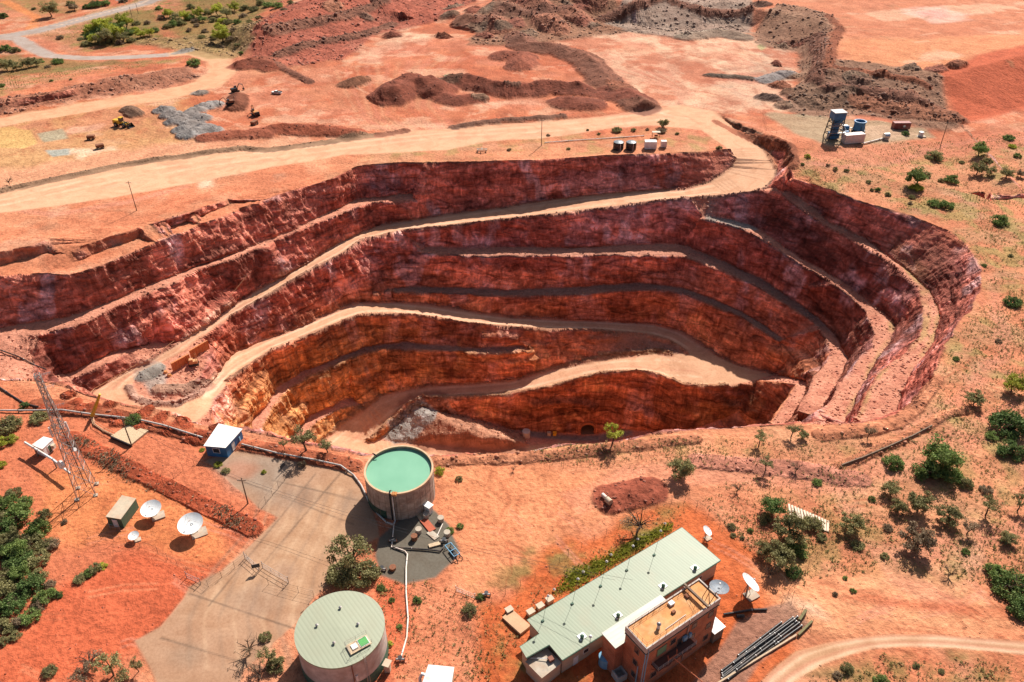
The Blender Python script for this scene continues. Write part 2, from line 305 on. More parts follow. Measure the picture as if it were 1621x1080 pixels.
zpaint(np.array((.17,.16,.045)), [(130,70),(150,30),(250,25),(250,60),(180,78)], 4, 6, amt=.7); zpaint(np.array((.20,.17,.05)), [(250,45),(300,8),(420,-10),(480,0),(400,45),(385,80),(330,85)], 4, 6, amt=.65); zpaint(np.array((.17,.15,.05)), [(0,88),(90,96),(240,103),(150,112),(0,128)], 3, 5, amt=.65)
zpaint(np.array((.20,.17,.05)), [(0,-5),(180,-10),(120,30),(40,30)], 4, 6, amt=.4)
zpaint(C_RED*.5+C_PINK*.5, [(1253,262),(1300,270),(1420,258),(1640,225),(1640,200),(1500,215),(1400,232),(1290,245)], 3, 4, amt=.6)
# near ground: deep red lower left, orange centre
zpaint(C_RED, [(-60,600),(150,640),(330,690),(540,735),(600,830),(440,830),(300,930),(200,1100),(-60,1100)], 4, 5, amt=.85)
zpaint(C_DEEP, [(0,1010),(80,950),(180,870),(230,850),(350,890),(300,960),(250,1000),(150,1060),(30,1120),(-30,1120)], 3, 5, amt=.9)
zpaint(C_DEEP*.85, [(140,690),(200,740),(330,790),(420,830),(390,870),(300,800),(180,760),(110,700)], 3, 4, amt=.8)
zpaint(np.array((.60,.20,.075)), [(60,750),(180,740),(330,820),(360,880),(300,890),(180,850),(120,870),(60,840)], 3, 3, amt=.85)
zpaint(np.array((.62,.235,.11)), [(690,740),(860,725),(1040,745),(1000,800),(880,860),(790,930),(730,920),(700,830)], 5, 5, amt=.9)
zpaint(np.array((.55,.22,.12)), [(860,735),(1100,735),(1400,720),(1350,790),(1250,790),(1100,760),(960,760)], 5, 5, amt=.6)
zpaint(np.array((.46,.085,.015)), [(760,960),(900,860),(1040,800),(1090,790),(1290,960),(1240,1080),(1150,1100),(760,1100)], 2, 3, amt=.75)
zpaint(C_DEEP, [(590,900),(640,890),(650,1000),(610,1100),(590,1100)], 3, 3, amt=.8)
zpaint(np.array((.66,.30,.15)), [(1200,905),(1330,915),(1480,940),(1640,975),(1640,1005),(1420,1000),(1290,1015),(1240,1000)], 4, 4, amt=.75)
zpaint(C_PALE*.9, [(1250,950),(1290,960),(1310,980),(1280,975)], 2, 3, amt=.6)
for pp in [[(940,860),(1080,790),(1090,800),(1000,860),(900,925),(880,940),(870,930)], [(800,1000),(850,1010),(870,1060),(1000,1080),(780,1080)], [(1290,1080),(1400,1040),(1640,1045),(1640,1100)], [(760,920),(870,870),(900,870),(830,940),(780,960)]]:
    zpaint(C_GRASS*.7, pp, 3, 4, amt=.75, mod=sst(-.3, .3, NZ[3.]))
zpaint(np.array((.15,.16,.035)), [(905,905),(960,878),(1020,848),(1060,830),(1062,838),(980,888),(900,935)], 1.2, 1.5, amt=.85, mod=sst(-.5, .1, NZ[3.]))
# tracks scraped across the ground
def track(pp, wd, color, amt=.6, z=0, soft=1.2, wob=1.2): return paint(color, wide(pp, wd, z), soft, wob, amt=amt)
_r = random.Random(3)
for bx in [(690,740,900,900,16), (1200,905,1620,1000,14), (20,880,330,1070,14), (900,735,1350,790,10), (60,740,350,880,8), (1260,420,1620,640,8), (1100,760,1500,1080,8), (250,245,600,260,4)]:
    for k in range(bx[4]):
        x, y = _r.uniform(bx[0], bx[2]), _r.uniform(bx[1], bx[3]); a_ = _r.uniform(-.5, .9); L_ = _r.uniform(30, 110); c_ = _r.choice([C_DEEP*.8, C_PINK*1.15, C_RED*.75, C_EARTH*1.15]); cv = _r.uniform(-12, 12)
        for o_ in (0, 9): track([(x, y+o_), (x+L_*.5*math.cos(a_)+cv*.3, y+o_+L_*.5*math.sin(a_)+cv*.5), (x+L_*math.cos(a_), y+o_+L_*math.sin(a_))], .35, c_, .5, soft=.3, wob=.25)
_g = np.abs(fbm(V*np.array([1, .7, 1])+[11,0,0], 18., 5, .55)); f_ = sst(.035, .0, _g)*(V[:, 2] > -3)*.35*sst(-.2, .2, NZ[30.]); ALB = ALB*(1-f_[:, None])+C_DEEP*.6*f_[:, None]
for k in range(14):
    x0 = 560+k*9; track([(x0+60,215+k),(x0+10,190-k*2),(x0-10+k*3,150-k*3),(x0-30+k*8,110-k*2)], 1.6, [C_TAN, C_PINK][k % 2], .45)
    track([(980+k*9,200),(1050+k*4,175+k*2),(1100-k*3,150-k),(1060-k*12,110)], 1.8, [C_PALE*.9, C_PINK][k % 2], .4)
track([(1640,215),(1500,225),(1400,262),(1330,275),(1262,268)], 3, C_PINK, .6); track([(1640,830),(1560,850),(1430,880),(1380,860),(1420,910),(1500,960)], 5, C_PINK, .4)
track([(900,800),(1000,760),(1150,745),(1300,760),(1420,740),(1640,640)], 8, C_PINK*1.1, .35); track([(1570,440),(1590,560),(1500,650),(1420,690)], 4, C_PINK, .4)
track([(1290,920),(1400,950),(1640,985)], 1, C_RED, .6); track([(1300,940),(1420,958),(1640,970)], .8, C_RED, .6); track([(0,340),(90,352),(200,330),(300,300)], 4, C_PINK, .5)
track([(10,12),(60,35),(45,60)], 6, np.array((.66,.25,.09)), .8); track([(0,56),(80,40),(180,18)], 5, C_TAN, .4)
# wet pond, green pools
for pp, c_ in [([(-40,206),(20,203),(50,210),(62,232),(40,240),(-40,236)], (.56,.34,.13)), ([(703,120),(712,118),(718,121),(710,124)], (.18,.28,.16)), ([(1198,73),(1207,70),(1213,75),(1205,81)], (.45,.42,.22)), ([(60,215),(100,205),(110,222),(70,230)], (.36,.30,.2)), ([(72,243),(110,240),(112,250),(85,254)], (.33,.32,.27))]:
    zpaint(np.array(c_), pp, .8, 1)
# concrete and asphalt aprons round the tanks
APR = [(325,728),(385,711),(470,722),(545,740),(575,775),(600,830),(602,850),(560,872),(520,925),(495,948),(470,985),(385,1060),(372,1100),(255,1100),(235,1053),(213,1015),(255,993),(291,949),(300,929),(350,905),(385,872),(440,820),(411,806)]
m1, a1 = zpaint(np.array((.36,.205,.125)), APR, .35, .4)
zpaint(np.array((.42,.245,.14)), [(440,830),(540,760),(570,860),(500,930),(400,960),(330,960)], 5, 5, amt=.6); zpaint(np.array((.27,.20,.15)), [(330,730),(460,725),(450,800),(415,805)], 3, 3, amt=.8)
for k in range(9):   # tyre marks, joints and patched bays in the concrete
    x = 360+k*17; track([(x+60,760+k*2),(x+40,830),(x-20+k*3,900),(x-60+k*6,980),(x-60+k*10,1060)], .7, [(.24,.15,.10), (.50,.32,.20)][k % 2], .45, soft=.5, wob=.5)
for pp in [[(330,742),(560,830)], [(545,742),(410,900)], [(300,940),(480,1000)], [(500,750),(330,960)], [(255,1010),(420,1060)], [(430,760),(600,800)]]: track(pp, .25, (.10,.065,.045), .7, soft=.25, wob=.15)
for x, y, r_, c_ in [(470,790,20,(.22,.15,.11)),(400,950,26,(.26,.16,.11)),(520,840,18,(.45,.28,.17)),(350,990,22,(.42,.24,.14)),(450,900,16,(.28,.17,.12)),(378,745,14,(.42,.15,.08)),(300,1040,20,(.24,.16,.11)),(560,800,14,(.25,.16,.11))]:
    zpaint(np.array(c_), [(x+r_*1.4*math.cos(a), y+r_*.8*math.sin(a)) for a in np.arange(0, 6.2, .7)], 2.2, 3, amt=.5)
m2, a2 = zpaint(np.array((.125,.105,.08)), [(598,850),(640,815),(680,800),(712,830),(727,872),(716,890),(690,915),(640,925),(600,912),(592,880)], .4, .5)
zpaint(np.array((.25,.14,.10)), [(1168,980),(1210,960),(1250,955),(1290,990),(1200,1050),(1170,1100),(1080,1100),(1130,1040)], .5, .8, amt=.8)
# sealed roads
SEAL = np.zeros(len(V)); ROAD = np.zeros(len(V))
def seal(poly, c_, rd=SEAL, soft=.3, wob=.2):
    m, a = paint(np.array(c_), poly, soft, wob); rd[m] = np.maximum(rd[m], a)
R5u = [(1185,1100),(1235,1050),(1260,1031),(1304,1018),(1360,1009),(1415,1004),(1482,1005),(1549,1011),(1620,1015),(1800,1030)]
R5l = [(1240,1100),(1260,1075),(1304,1051),(1349,1036),(1384,1026),(1438,1023),(1504,1025),(1571,1031),(1620,1036),(1800,1052)]
seal(px2(band(R5u, R5l)), (.42,.235,.125))
HWY = [(-80,74),(0,64),(60,55),(140,36),(200,22),(290,1),(400,-25)]
paint(C_PALE*.8, wide(HWY, 16), 2, 2, amt=.7)
seal(wide(HWY, 11), (.33,.27,.235)); seal(wide([(0,64),(30,66),(50,78),(80,89),(130,94),(200,94),(280,90)], 9), (.36,.29,.25))
seal(wide([(190,12),(290,-5)], 6), (.33,.27,.235)); paint(C_PALE, wide([(90,48),(170,28),(300,-3)], 1.0), .4, .3, amt=.6)
seal(wide([(270,90),(310,88),(345,98),(352,115),(330,133),(250,153),(150,168),(0,195),(-60,205)], [10,10,14,16,18,18,16,14,12]), C_TAN*.85+C_OCHRE*.15, ROAD, 2, 2)
# haul roads
seal(px2([(-80,335),(0,318),(100,290),(187,268),(300,250),(400,240),(540,220),(640,208),(720,203),(873,192),(960,184),(1080,166),(1130,176),(1147,190),(1180,213),(1213,237),(1232,263),(1163,262),(1160,236),(1110,206),(1040,199),(973,202),(873,218),(773,224),(707,237),(540,246),(433,267),(300,297),(200,318),(100,337),(0,350),(-80,372)]), C_TAN, ROAD, 1.0, 1.2)
for j in range(7): track([(0,326+3*j),(190,276+4*j),(400,243+3*j),(540,224+3*j),(720,207+2*j),(873,196+3*j),(1060,172+4*j)], .7, [C_PINK, C_PALE, C_EARTH][j % 3], .4)
RT = R1toeL+R1toeR
def zl(px, zz): return [P(a, b, c) for (a, b), c in zip(px, zz)]
seal(band(zl(RT, z1L+z1R)+zl([(1158,240),(1190,215),(1232,263)], [-2,-1,-3]), zl(R1low, z1w)), C_TAN, ROAD, .5, .5)
seal(band(zl([(150,620)], [-30.5])+zl([(203,613),(213,630),(240,640),(277,640),(310,627)], [-30.5,-31.2,-32.5,-33.5,-35])+zl(R2toe, zr2),
          hidR2 := [P(140,632,-31)-Vector((0,6,0)), P(293,668,-35.5)-Vector((0,8,0))]+zl(R2c, zR2c)), C_TAN, ROAD, .5, .5)
seal(band(zl(R3t, z3), zl(R3c, z3c)), C_TAN, ROAD, .5, .5)
seal(zl([(1088,562),(1060,560),(1060,600),(1148,610),(1200,600),(1225,592),(1190,583),(1137,563),(1080,525),(1040,515),(1040,530),(1075,545)], [-55.5]*12), C_TAN*.9, ROAD, .5, .5)
seal([P(496,714,-76), P(541,668,-73.5), P(590,640,-72), P(617,667,-73.5), P(583,697,-78), P(640,705,-79), P(780,712,-80), P(870,700,-81), P(905,690,-84), P(900,706,-84), P(780,722,-80)-Vector((0,5,0)), P(610,724,-78.5)-Vector((0,5,0)), P(500,714,-76)-Vector((0,4,0))], C_TAN, ROAD, .5, .5)
FACE = np.zeros(len(V)); _r = random.Random(7)
for k in range(70):   # scrape marks and vehicle tracks over the far workings
    x, y = _r.uniform(380, 1240), _r.uniform(62, 205); dx, dy = _r.uniform(-70, 70), _r.uniform(-16, 16); w_ = _r.uniform(.6, 1.5)
    track([(x, y), (x+dx*.5, y+dy*.5+_r.uniform(-4, 4)), (x+dx, y+dy)], w_, _r.choice([C_RED*.8, C_PALE, C_PINK, C_RED]), .5)
for k in range(34):
    x, y = _r.uniform(1320, 1620), _r.uniform(5, 110); dx, dy = _r.uniform(-80, 80), _r.uniform(-8, 8)
    track([(x, y), (x+dx*.5, y+dy*.5+_r.uniform(-3, 3)), (x+dx, y+dy)], _r.uniform(.8, 2.2), _r.choice([C_RED*.9, C_PALE, C_RED, (.30,.2,.1)]), .5, z=9)
for pp, zz, c_ in [([(1313,107),(1380,113),(1447,125),(1473,128),(1497,150),(1523,183),(1513,192),(1463,190),(1413,180),(1363,171),(1300,176),(1267,173),(1243,163),(1262,133),(1268,97)], 4, (.22,.12,.075)),
                   ([(1233,20),(1267,25),(1313,37),(1320,43),(1313,53),(1310,67),(1310,100),(1313,107),(1268,97),(1262,70),(1207,63),(1190,42)], 4, (.24,.13,.08)),
                   ([(415,38),(470,16),(520,4),(600,-18),(800,-25),(745,2),(680,25),(600,42),(540,78),(490,88),(450,92),(385,92),(395,60)], 5, (.34,.09,.055)), ([(740,60),(770,15),(860,5),(960,0),(1000,38),(930,50),(880,56),(800,62)], 4, (.26,.13,.075)),
                   ([(960,30),(1005,5),(1060,-5),(1110,8),(1190,10),(1195,42),(1120,42),(1080,52),(1000,40)], 4, (.30,.22,.17)), ([(0,163),(83,150),(167,130),(250,117),(300,106),(312,117),(267,133),(167,147),(83,161),(0,178)], 1.5, (.30,.12,.07)), ([(200,65),(330,52),(420,50),(395,85),(330,95),(260,75)], 1, (.30,.19,.08))]:
    m, a = paint(np.array(c_), px2(pp, zz), 2, 4, amt=.88); FACE[m] = np.maximum(FACE[m], a)
zpaint(np.array((.34,.27,.17)), [(1207,181),(1262,226),(1310,240),(1345,236),(1480,215),(1460,203),(1390,196),(1300,190),(1230,180)], 2, 2, amt=.85)
zpaint(C_PALE*.8, [(1330,208),(1400,203),(1450,212),(1400,225),(1340,222)], 2, 3, amt=.6)
# inside the pit
rimpoly = px2(rim_far)+px2(rimR)+px2(rimN)+[P(-160,600,0), P(-160,462,0)]+px2(U0[1:])
mi, di = sdf(rimpoly, 1.0); PIT = np.zeros(len(V), bool); PIT[mi[di > -.3]] = True
ROAD *= 1-sst(.25, .8, STEEP)
notroad = np.clip(1-ROAD-SEAL, 0, 1)
inp = PIT & (V[:, 2] < -2)
bc = (C_PINK*.85+C_TAN*.15)*(1+.12*NZ[9.][:, None])
rb_ = (sst(60, 95, V[:, 0])*sst(.0, .25, fbm(V+20, 4., 4)))[:, None]*.45; bc = bc*(1-rb_)+np.array((.36,.11,.07))*rb_
dk = (sst(-24, -34, V[:, 2])*sst(240, 252, XY[:, 1]))[:, None]; bc = bc*(1-dk)+np.array((.27,.15,.11))*dk   # lower far benches: toe shade put into the colour, along with dark rock litter
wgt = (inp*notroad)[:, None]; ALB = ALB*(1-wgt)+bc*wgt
def fz(color, pp, zs, **k): paint(color, zl(pp, lerpz(len(pp), zs)), **k)
fz(C_GREY*1.1, mod=notroad, pp=[(1120,316),(1200,306),(1205,345),(1150,345),(1120,335)], zs=-12, soft=1, wob=1.5, amt=.9)
fz(np.array((.36,.31,.26)), [(600,690),(650,668),(680,655),(700,665),(650,680),(625,705)], -78, soft=1, wob=1.5, amt=.9)
fz(np.array((.22,.2,.18)), [(820,685),(880,690),(940,690),(1000,690),(1000,700),(830,700)], -84, soft=1, wob=1, amt=.9)
fz(C_GREY*1.2, [(222,605),(245,592),(268,600),(262,630),(240,630)], -32.5, soft=1, wob=1, amt=.8)
fz(C_PALE*.9, [(300,610),(340,585),(350,575),(345,600),(320,625)], -34, soft=1, wob=1, amt=.8)
for pts_, z_ in [(rb1t[3:], -15), (rb1c[5:], -15), (rb2t[5:], -27)]:
    m, d = sdf(wide(pts_, 3.2, z_), 1); g = sst(-.5, .8, d+NZ[3.][m]*1.2)*sst(-.3, .25, NZ[9.][m])*.5
    ALB[m] = ALB[m]*(1-g[:, None])+(C_GRASS*1.1)*g[:, None]
# rock faces
zc = V[:, 2]; nw = fbm(V*np.array([1, 1, 1.6]), 14., 4); nw2 = fbm(V*np.array([.6, .6, 1.2])+40, 22., 5)
lowL = sst(-35, -55, zc)*sst(-15, -85, V[:, 0]); deep = sst(-22, -50, zc)
wc = C_WALL+(C_WALL_P-C_WALL)*sst(0, .4, nw)[:, None]
wc = wc+(np.array((.44,.15,.06))-wc)*deep[:, None]*.8
wc = wc+(C_WALL_O*1.15-wc)*(lowL*.85)[:, None]
wl = sst(-20, -110, V[:, 0])*sst(-34, -5, zc)
wc = wc+(np.array((.56,.18,.11))-wc)*wl[:, None]*.8
wc = wc*(1-.5*sst(.05, .3, nw2))[:, None]*(1+.35*sst(.0, .35, -nw2))[:, None]
pink = sst(.12, .38, fbm(V*np.array([1.4, 1.4, .5])+90, 11., 4))*(1-deep*.7)
wc = wc+(np.array((.60,.36,.34))-wc)*pink[:, None]*.65
ochre = sst(.1, .35, fbm(V+[300,0,0], 8., 4))*sst(-40, -55, zc); wc = wc+(np.array((.58,.27,.10))-wc)*ochre[:, None]*.4
out_ = (~PIT) & (V[:, 1] > 330)
greyw = out_ & (V[:, 0] > 40)
wc[greyw] = np.array((.23,.125,.075)); wc[out_ & (V[:, 0] <= 40)] = np.array((.33,.10,.06))
mg, dg = sdf(px2([(930,-10),(1010,-10),(1200,30),(1200,60),(1000,60),(930,45)], 5), 2); k_ = np.zeros(len(V)); k_[mg] = sst(-2, 2, dg); wc = wc+(np.array((.36,.31,.25))-wc)*(k_*.8)[:, None]
SW = STEEP*np.where(PIT | (V[:, 1] > 250), 1, .3)*np.clip(1-SEAL, 0, 1)
wc = wc*1.18+.01; wc *= np.minimum(1, .60/wc.max(1))[:, None]; wc[:, 1] = np.minimum(wc[:, 1], wc[:, 0]*.62); ALB = ALB*(1-SW[:, None])+wc*SW[:, None]

# ---------------------------------------------------------------- heaps, windrows and rubble: heights added to the ground
HEAP = np.zeros(len(V)); ROUGH = np.zeros(len(V))
def heap(pp, h, wdt, color=None, z=0, flat=0.0, rough=.5, fade=True, wob=.25):
    l = [P(a, b, z) for a, b in pp]
    if len(l) == 1: l = l*2
    arr = np.array([[p.x, p.y] for p in l]); lo = arr.min(0)-wdt*1.4; hi = arr.max(0)+wdt*1.4
    m = np.where((XY[:, 0] > lo[0]) & (XY[:, 0] < hi[0]) & (XY[:, 1] > lo[1]) & (XY[:, 1] < hi[1]))[0]
    d = segd([tuple(a) for a in arr], XY[m])*(1+wob*NZ[9.][m]+wob*.5*NZ[3.][m])
    s = np.clip((wdt-d)/(wdt*(1-flat)), 0, 1)
    hh = h*s*(.8+.35*NZ[9.][m]); sel = hh > HEAP[m]
    HEAP[m] = np.where(sel, hh, HEAP[m]); a = sst(0, .18, s)
    ROUGH[m] = np.maximum(ROUGH[m], rough*a)
    if color is not None: ALB[m] = ALB[m]*(1-a[:, None])+np.array(color)*(.85+.3*NZ[3.][m]+.2*NZ[9.][m])[:, None]*a[:, None]
MAR = (.27,.085,.05)
heap([(622,155),(640,140),(665,138),(690,146)], 7, 13, MAR, flat=.3)
heap([(690,150),(720,160),(745,158)], 3, 9, MAR)
heap([(700,136),(740,132),(770,140),(810,148),(870,142),(915,144)], 6, 10, MAR)
heap([(900,165),(930,168)], 4, 11, MAR); heap([(555,133),(572,128)], 3, 7, (.25,.11,.06))
heap([(818,62),(835,78),(880,80),(920,92),(945,115),(960,135),(1000,158),(1018,172)], 5, 11, (.28,.12,.075))
heap([(955,150),(1010,160)], 3, 8, MAR); heap([(800,90),(828,92),(826,105)], 4, 10, (.36,.12,.07))
heap([(720,202),(760,196),(830,190),(890,186)], 1.4, 3, (.24,.12,.08)); heap([(410,212),(450,205),(530,210),(560,213)], 3, 7, (.36,.10,.05))
heap([(0,313),(60,300),(110,288),(190,268),(240,258),(290,252),(340,243),(385,237),(420,240),(540,222),(600,214)], 1.3, 3.2, (.30,.17,.10))
heap([(330,222),(370,216),(420,214)], 2.4, 6, (.36,.11,.06)); heap([(385,105),(415,98),(430,108)], 4, 9, (.30,.09,.05)); heap([(440,106),(490,130)], 1.2, 3, (.26,.11,.07))
heap([(378,155),(375,170)], 3, 6, (.24,.09,.05)); heap([(205,176),(216,183)], 2.5, 5, (.20,.12,.08)); heap([(315,148)], 2, 5, C_GREY)
for (x, y) in [(256,178),(268,185),(284,190),(296,186),(308,178),(322,172),(334,168),(300,200),(288,210),(308,214),(320,206),(330,210),(296,218),(276,196),(314,190)]:
    heap([(x, y), (x+7, y-1)], 2.6, 5.5, (.30,.285,.27), rough=.5)
for (x, y) in [(790,30),(815,22),(845,30),(775,45),(865,45),(905,35),(925,20),(740,40),(850,10)]: heap([(x, y), (x+12, y+4)], 5.5, 12, [(.33,.16,.10), (.42,.17,.10)][x % 2], rough=1)
_r = random.Random(5)
for k in range(60):   # small tipped cones and cut ledges on the far slopes
    x, y = _r.choice([(_r.uniform(740, 940), _r.uniform(8, 60)), (_r.uniform(740, 940), _r.uniform(8, 60)), (_r.uniform(1190, 1290), _r.uniform(30, 170)), (_r.uniform(430, 720), _r.uniform(0, 60)), (_r.uniform(1290, 1500), _r.uniform(125, 185)), (_r.uniform(620, 1010), _r.uniform(130, 175))])
    heap([(x, y), (x+_r.uniform(-10, 10), y+_r.uniform(-3, 3))], _r.uniform(1.2, 3.2), _r.uniform(3, 7), _r.choice([(.20,.10,.065), (.34,.12,.075), (.40,.16,.09), (.28,.17,.11)]), rough=1)
for pp in [[(430,62),(480,48),(540,34),(610,12)], [(440,80),(500,64),(560,52),(620,30)], [(1240,60),(1290,62),(1300,95),(1290,130)], [(1310,140),(1400,150),(1480,165)], [(755,35),(800,25),(850,30),(900,22)], [(955,25),(1000,22),(1050,14),(1110,24),(1180,24)]]: heap(pp, 2.2, 5, (.25,.105,.065), z=4, rough=1)
heap([(1085,60),(1140,52),(1175,60)], 3, 8, (.36,.27,.2)); heap([(1120,120),(1160,122),(1190,126)], 1.3, 3, (.2,.15,.11)); heap([(1210,128),(1245,118)], 2, 6, (.33,.31,.30)); heap([(1205,155),(1225,158)], 2, 5, (.20,.13,.10))
heap([(1265,150),(1290,165),(1340,165)], 3, 10, (.24,.13,.08), rough=.9); heap([(1370,170),(1420,180),(1500,188)], 2.5, 9, (.33,.13,.07), rough=1)
heap([(1310,25),(1330,45),(1318,70),(1312,105),(1385,116),(1470,130)], 1.2, 3, (.30,.10,.05), z=9)
heap([(1135,182),(1175,200),(1216,216),(1250,234),(1256,262)], 1.2, 2.5, (.36,.12,.06), z=3)
heap([(600,215),(640,208)], .6, 3, (.3,.12,.07)); heap([(280,88),(300,84)], 1, 4, (.3,.26,.22))
# rock pile on the lowest bench and island rock inside the first hairpin
heap([(672,672),(700,685),(745,696),(790,705)], 6, 12, (.44,.20,.12), z=-77.5, rough=1, flat=.1); heap([(640,684),(668,675)], 3, 7, (.36,.31,.27), z=-77, rough=.4)
heap([(230,600),(245,592)], 1.6, 4, C_GREY*1.15, z=-32, rough=.2); heap([(255,628),(300,622),(330,600)], .8, 2.5, (.40,.22,.15), z=-34, rough=.8)
def windrow(l, h, wdt, color):
    ln = [tuple(p[:2]) for p in l]; arr = np.array(ln); zz = np.array([p[2] for p in l]); lo = arr.min(0)-wdt; hi = arr.max(0)+wdt
    m = np.where((XY[:, 0] > lo[0]) & (XY[:, 0] < hi[0]) & (XY[:, 1] > lo[1]) & (XY[:, 1] < hi[1]) & (V[:, 2] > zz.min()-2) & (V[:, 2] < zz.max()+2))[0]
    d = segd(ln, XY[m])*(1+.3*NZ[3.][m]); s_ = np.clip(1-d/wdt, 0, 1)*(STEEP[m] < .7); HEAP[m] = np.maximum(HEAP[m], h*s_*(.7+.8*NZ[3.][m]+.4*NZ[9.][m])); a = sst(0, .35, s_); ROAD[m] *= 1-a; ROUGH[m] = np.maximum(ROUGH[m], .8*a)
    ALB[m] = ALB[m]*(1-a[:, None])+np.array(color)*(1+.4*NZ[3.][m])[:, None]*a[:, None]
windrow(zl(R1low, z1w)[5:], .6, 1.1, (.40,.20,.13)); windrow(zl(R2c, zR2c)[2:], .6, 1.1, (.42,.20,.12)); windrow(zl(R3c, z3c), .7, 1.4, (.44,.23,.13)); windrow(zl([(203,613),(213,630),(240,640),(277,640),(310,627),(337,600)], [-30.5,-31.2,-32.5,-33.5,-35,-37.5]), .6, 1.6, (.38,.21,.15))
windrow(px2([(1232,263),(1213,237),(1180,213),(1147,190)], -1.5), .5, 1.2, (.42,.18,.10)); windrow(zl(RT, z1L+z1R)[2:], .35, .8, (.36,.14,.09)); windrow(zl(R2toe, zr2)[3:], .4, 1.1, (.30,.13,.08)); windrow(zl(R3t, z3), .6, 1.8, (.34,.16,.08))
# bunds on the near ground
for pp, h, wd, c_ in [([(60,640),(150,652),(330,694),(560,738)], .6, 2.6, C_RED*.8), ([(112,692),(200,740),(300,790),(400,838)], .28, 2.4, C_DEEP*.8), ([(970,790),(1025,778)], 1.4, 5, (.34,.09,.05)), ([(1105,730),(1160,735),(1280,745),(1360,760)], .5, 3, C_PINK),
                      ([(1330,740),(1420,700),(1500,655),(1530,650)], .9, 1.6, C_EARTH), ([(1480,600),(1450,643),(1417,670),(1380,680),(1300,690)], .8, 2.5, C_EARTH), ([(620,735),(860,722),(950,712),(1100,695)], .5, 2, C_EARTH*.9)]:
    heap(pp, h, wd, c_, rough=.7)
for k in range(26):
    x = 50+rng.random()*300; y = 600+x*.22+rng.random()*35; heap([(x, y)], .5+.6*rng.random(), 1.8, C_DEEP*.85, rough=1)

# ---------------------------------------------------------------- displacement
RM = np.clip(ROAD+SEAL*1.2, 0, 1); apr = np.zeros(len(V)); apr[m1] = a1; apr[m2] = np.maximum(apr[m2], a2)
V[:, 2] += HEAP*np.clip(1-RM, 0, 1)
ROUGH = np.maximum(ROUGH, FACE*(.7+.0)); N2 = N.copy(); hor = np.linalg.norm(N2[:, :2], axis=1, keepdims=True)
wallN = np.concatenate([N2[:, :2]/np.maximum(hor, 1e-6), np.full((len(V), 1), .15)], 1)
flutes = fbm(V*np.array([1, 1, .22]), 3.2, 4, .55, ridged=True); strata = fbm(np.stack([V[:, 0]*.25+V[:, 2]*.9, V[:, 1]*.3, V[:, 2]*1.3+V[:, 0]*.12], 1), 2.6, 4, .55, ridged=True)
big = fbm(V*np.array([1, 1, .5]), 13., 3)
leftw = sst(60, -40, V[:, 0]); disp = 1.7*big+1.0*flutes*(.4+.6*leftw)+.7*strata+.35*fbm(V, 1.1, 3)
DW = np.maximum(STEEP, .8*sst(.15, .6, hor[:, 0])*PIT)*np.clip(1-RM*.7, 0, 1)
def ledge(pp, r_, amp):
    l = [hit(a, b) for a, b in pp]; c = np.array([p[:] for p in l]); lo = c.min(0)-r_; hi = c.max(0)+r_
    m = np.where(((V > lo) & (V < hi)).all(1) & (STEEP > .3))[0]
    best = np.full(len(m), 1e9)
    for a, b in zip(c[:-1], c[1:]):
        d = b-a; q = V[m]-a; s_ = np.clip((q@d)/max(d@d, 1e-9), 0, 1); e = q-s_[:, None]*d; e[:, 2] *= np.where(e[:, 2] > 0, 2.6, .8)
        best = np.minimum(best, np.linalg.norm(e, axis=1))
    disp[m] += amp*np.clip(1-best/r_, 0, 1)**.7*(1+.4*NZ[3.][m])
for pp, r_, amp in [([(768,530),(800,528),(812,531)], 2.6, 2.4), ([(935,535),(980,533),(985,537)], 2, 1.8), ([(745,556),(800,552),(830,547),(838,562)], 3, 2.6), ([(848,636),(880,632),(920,634),(935,640)], 3, 2.6), ([(1290,452),(1310,452)], 2.2, 2),
                    ([(1240,560),(1290,590)], 7, 3), ([(1200,640),(1230,600)], 6, 3), ([(1100,600),(1150,640)], 5, 2), ([(500,600),(520,640)], 5, 2), ([(410,600),(380,650)], 5, 2.5), ([(470,650),(440,690)], 5, 2.5), ([(360,470),(330,500)], 5, 2), ([(300,430),(350,400)], 4, 1.5),
                    ([(420,395),(440,420)], 5, 2.2), ([(600,300),(640,330)], 5, 1.5), ([(240,500),(200,540)], 5, 2), ([(1000,640),(1040,660)], 5, 2), ([(880,560),(800,575)], 4, 1.5)]: ledge(pp, r_, amp)
V += wallN*(disp*DW)[:, None]
edge = sst(.02, .5, hor[:, 0])*(1-STEEP)
V[:, 2] += (1-DW)*(.05+.0*RM)*fbm(V, 2.2, 3)*(1-.7*RM) + (1-DW)*np.clip(1-RM-apr, 0, 1)*(.22*NZ[9.]+.14*NZ[3.]+.09*fbm(V, .9, 2)+.5*NZ[30.]*(V[:, 1] > 360))
V[:, 2] += ROUGH*(1-RM)*((.55*fbm(V, 3., 4, .6, True)+.2*fbm(V, 1., 2))+np.where(V[:, 1] > 340, 1.4, .25)*fbm(V, 9., 4, .6, True))
V[:, 2] += edge*(1-RM)*.35*fbm(V, 1.6, 3)

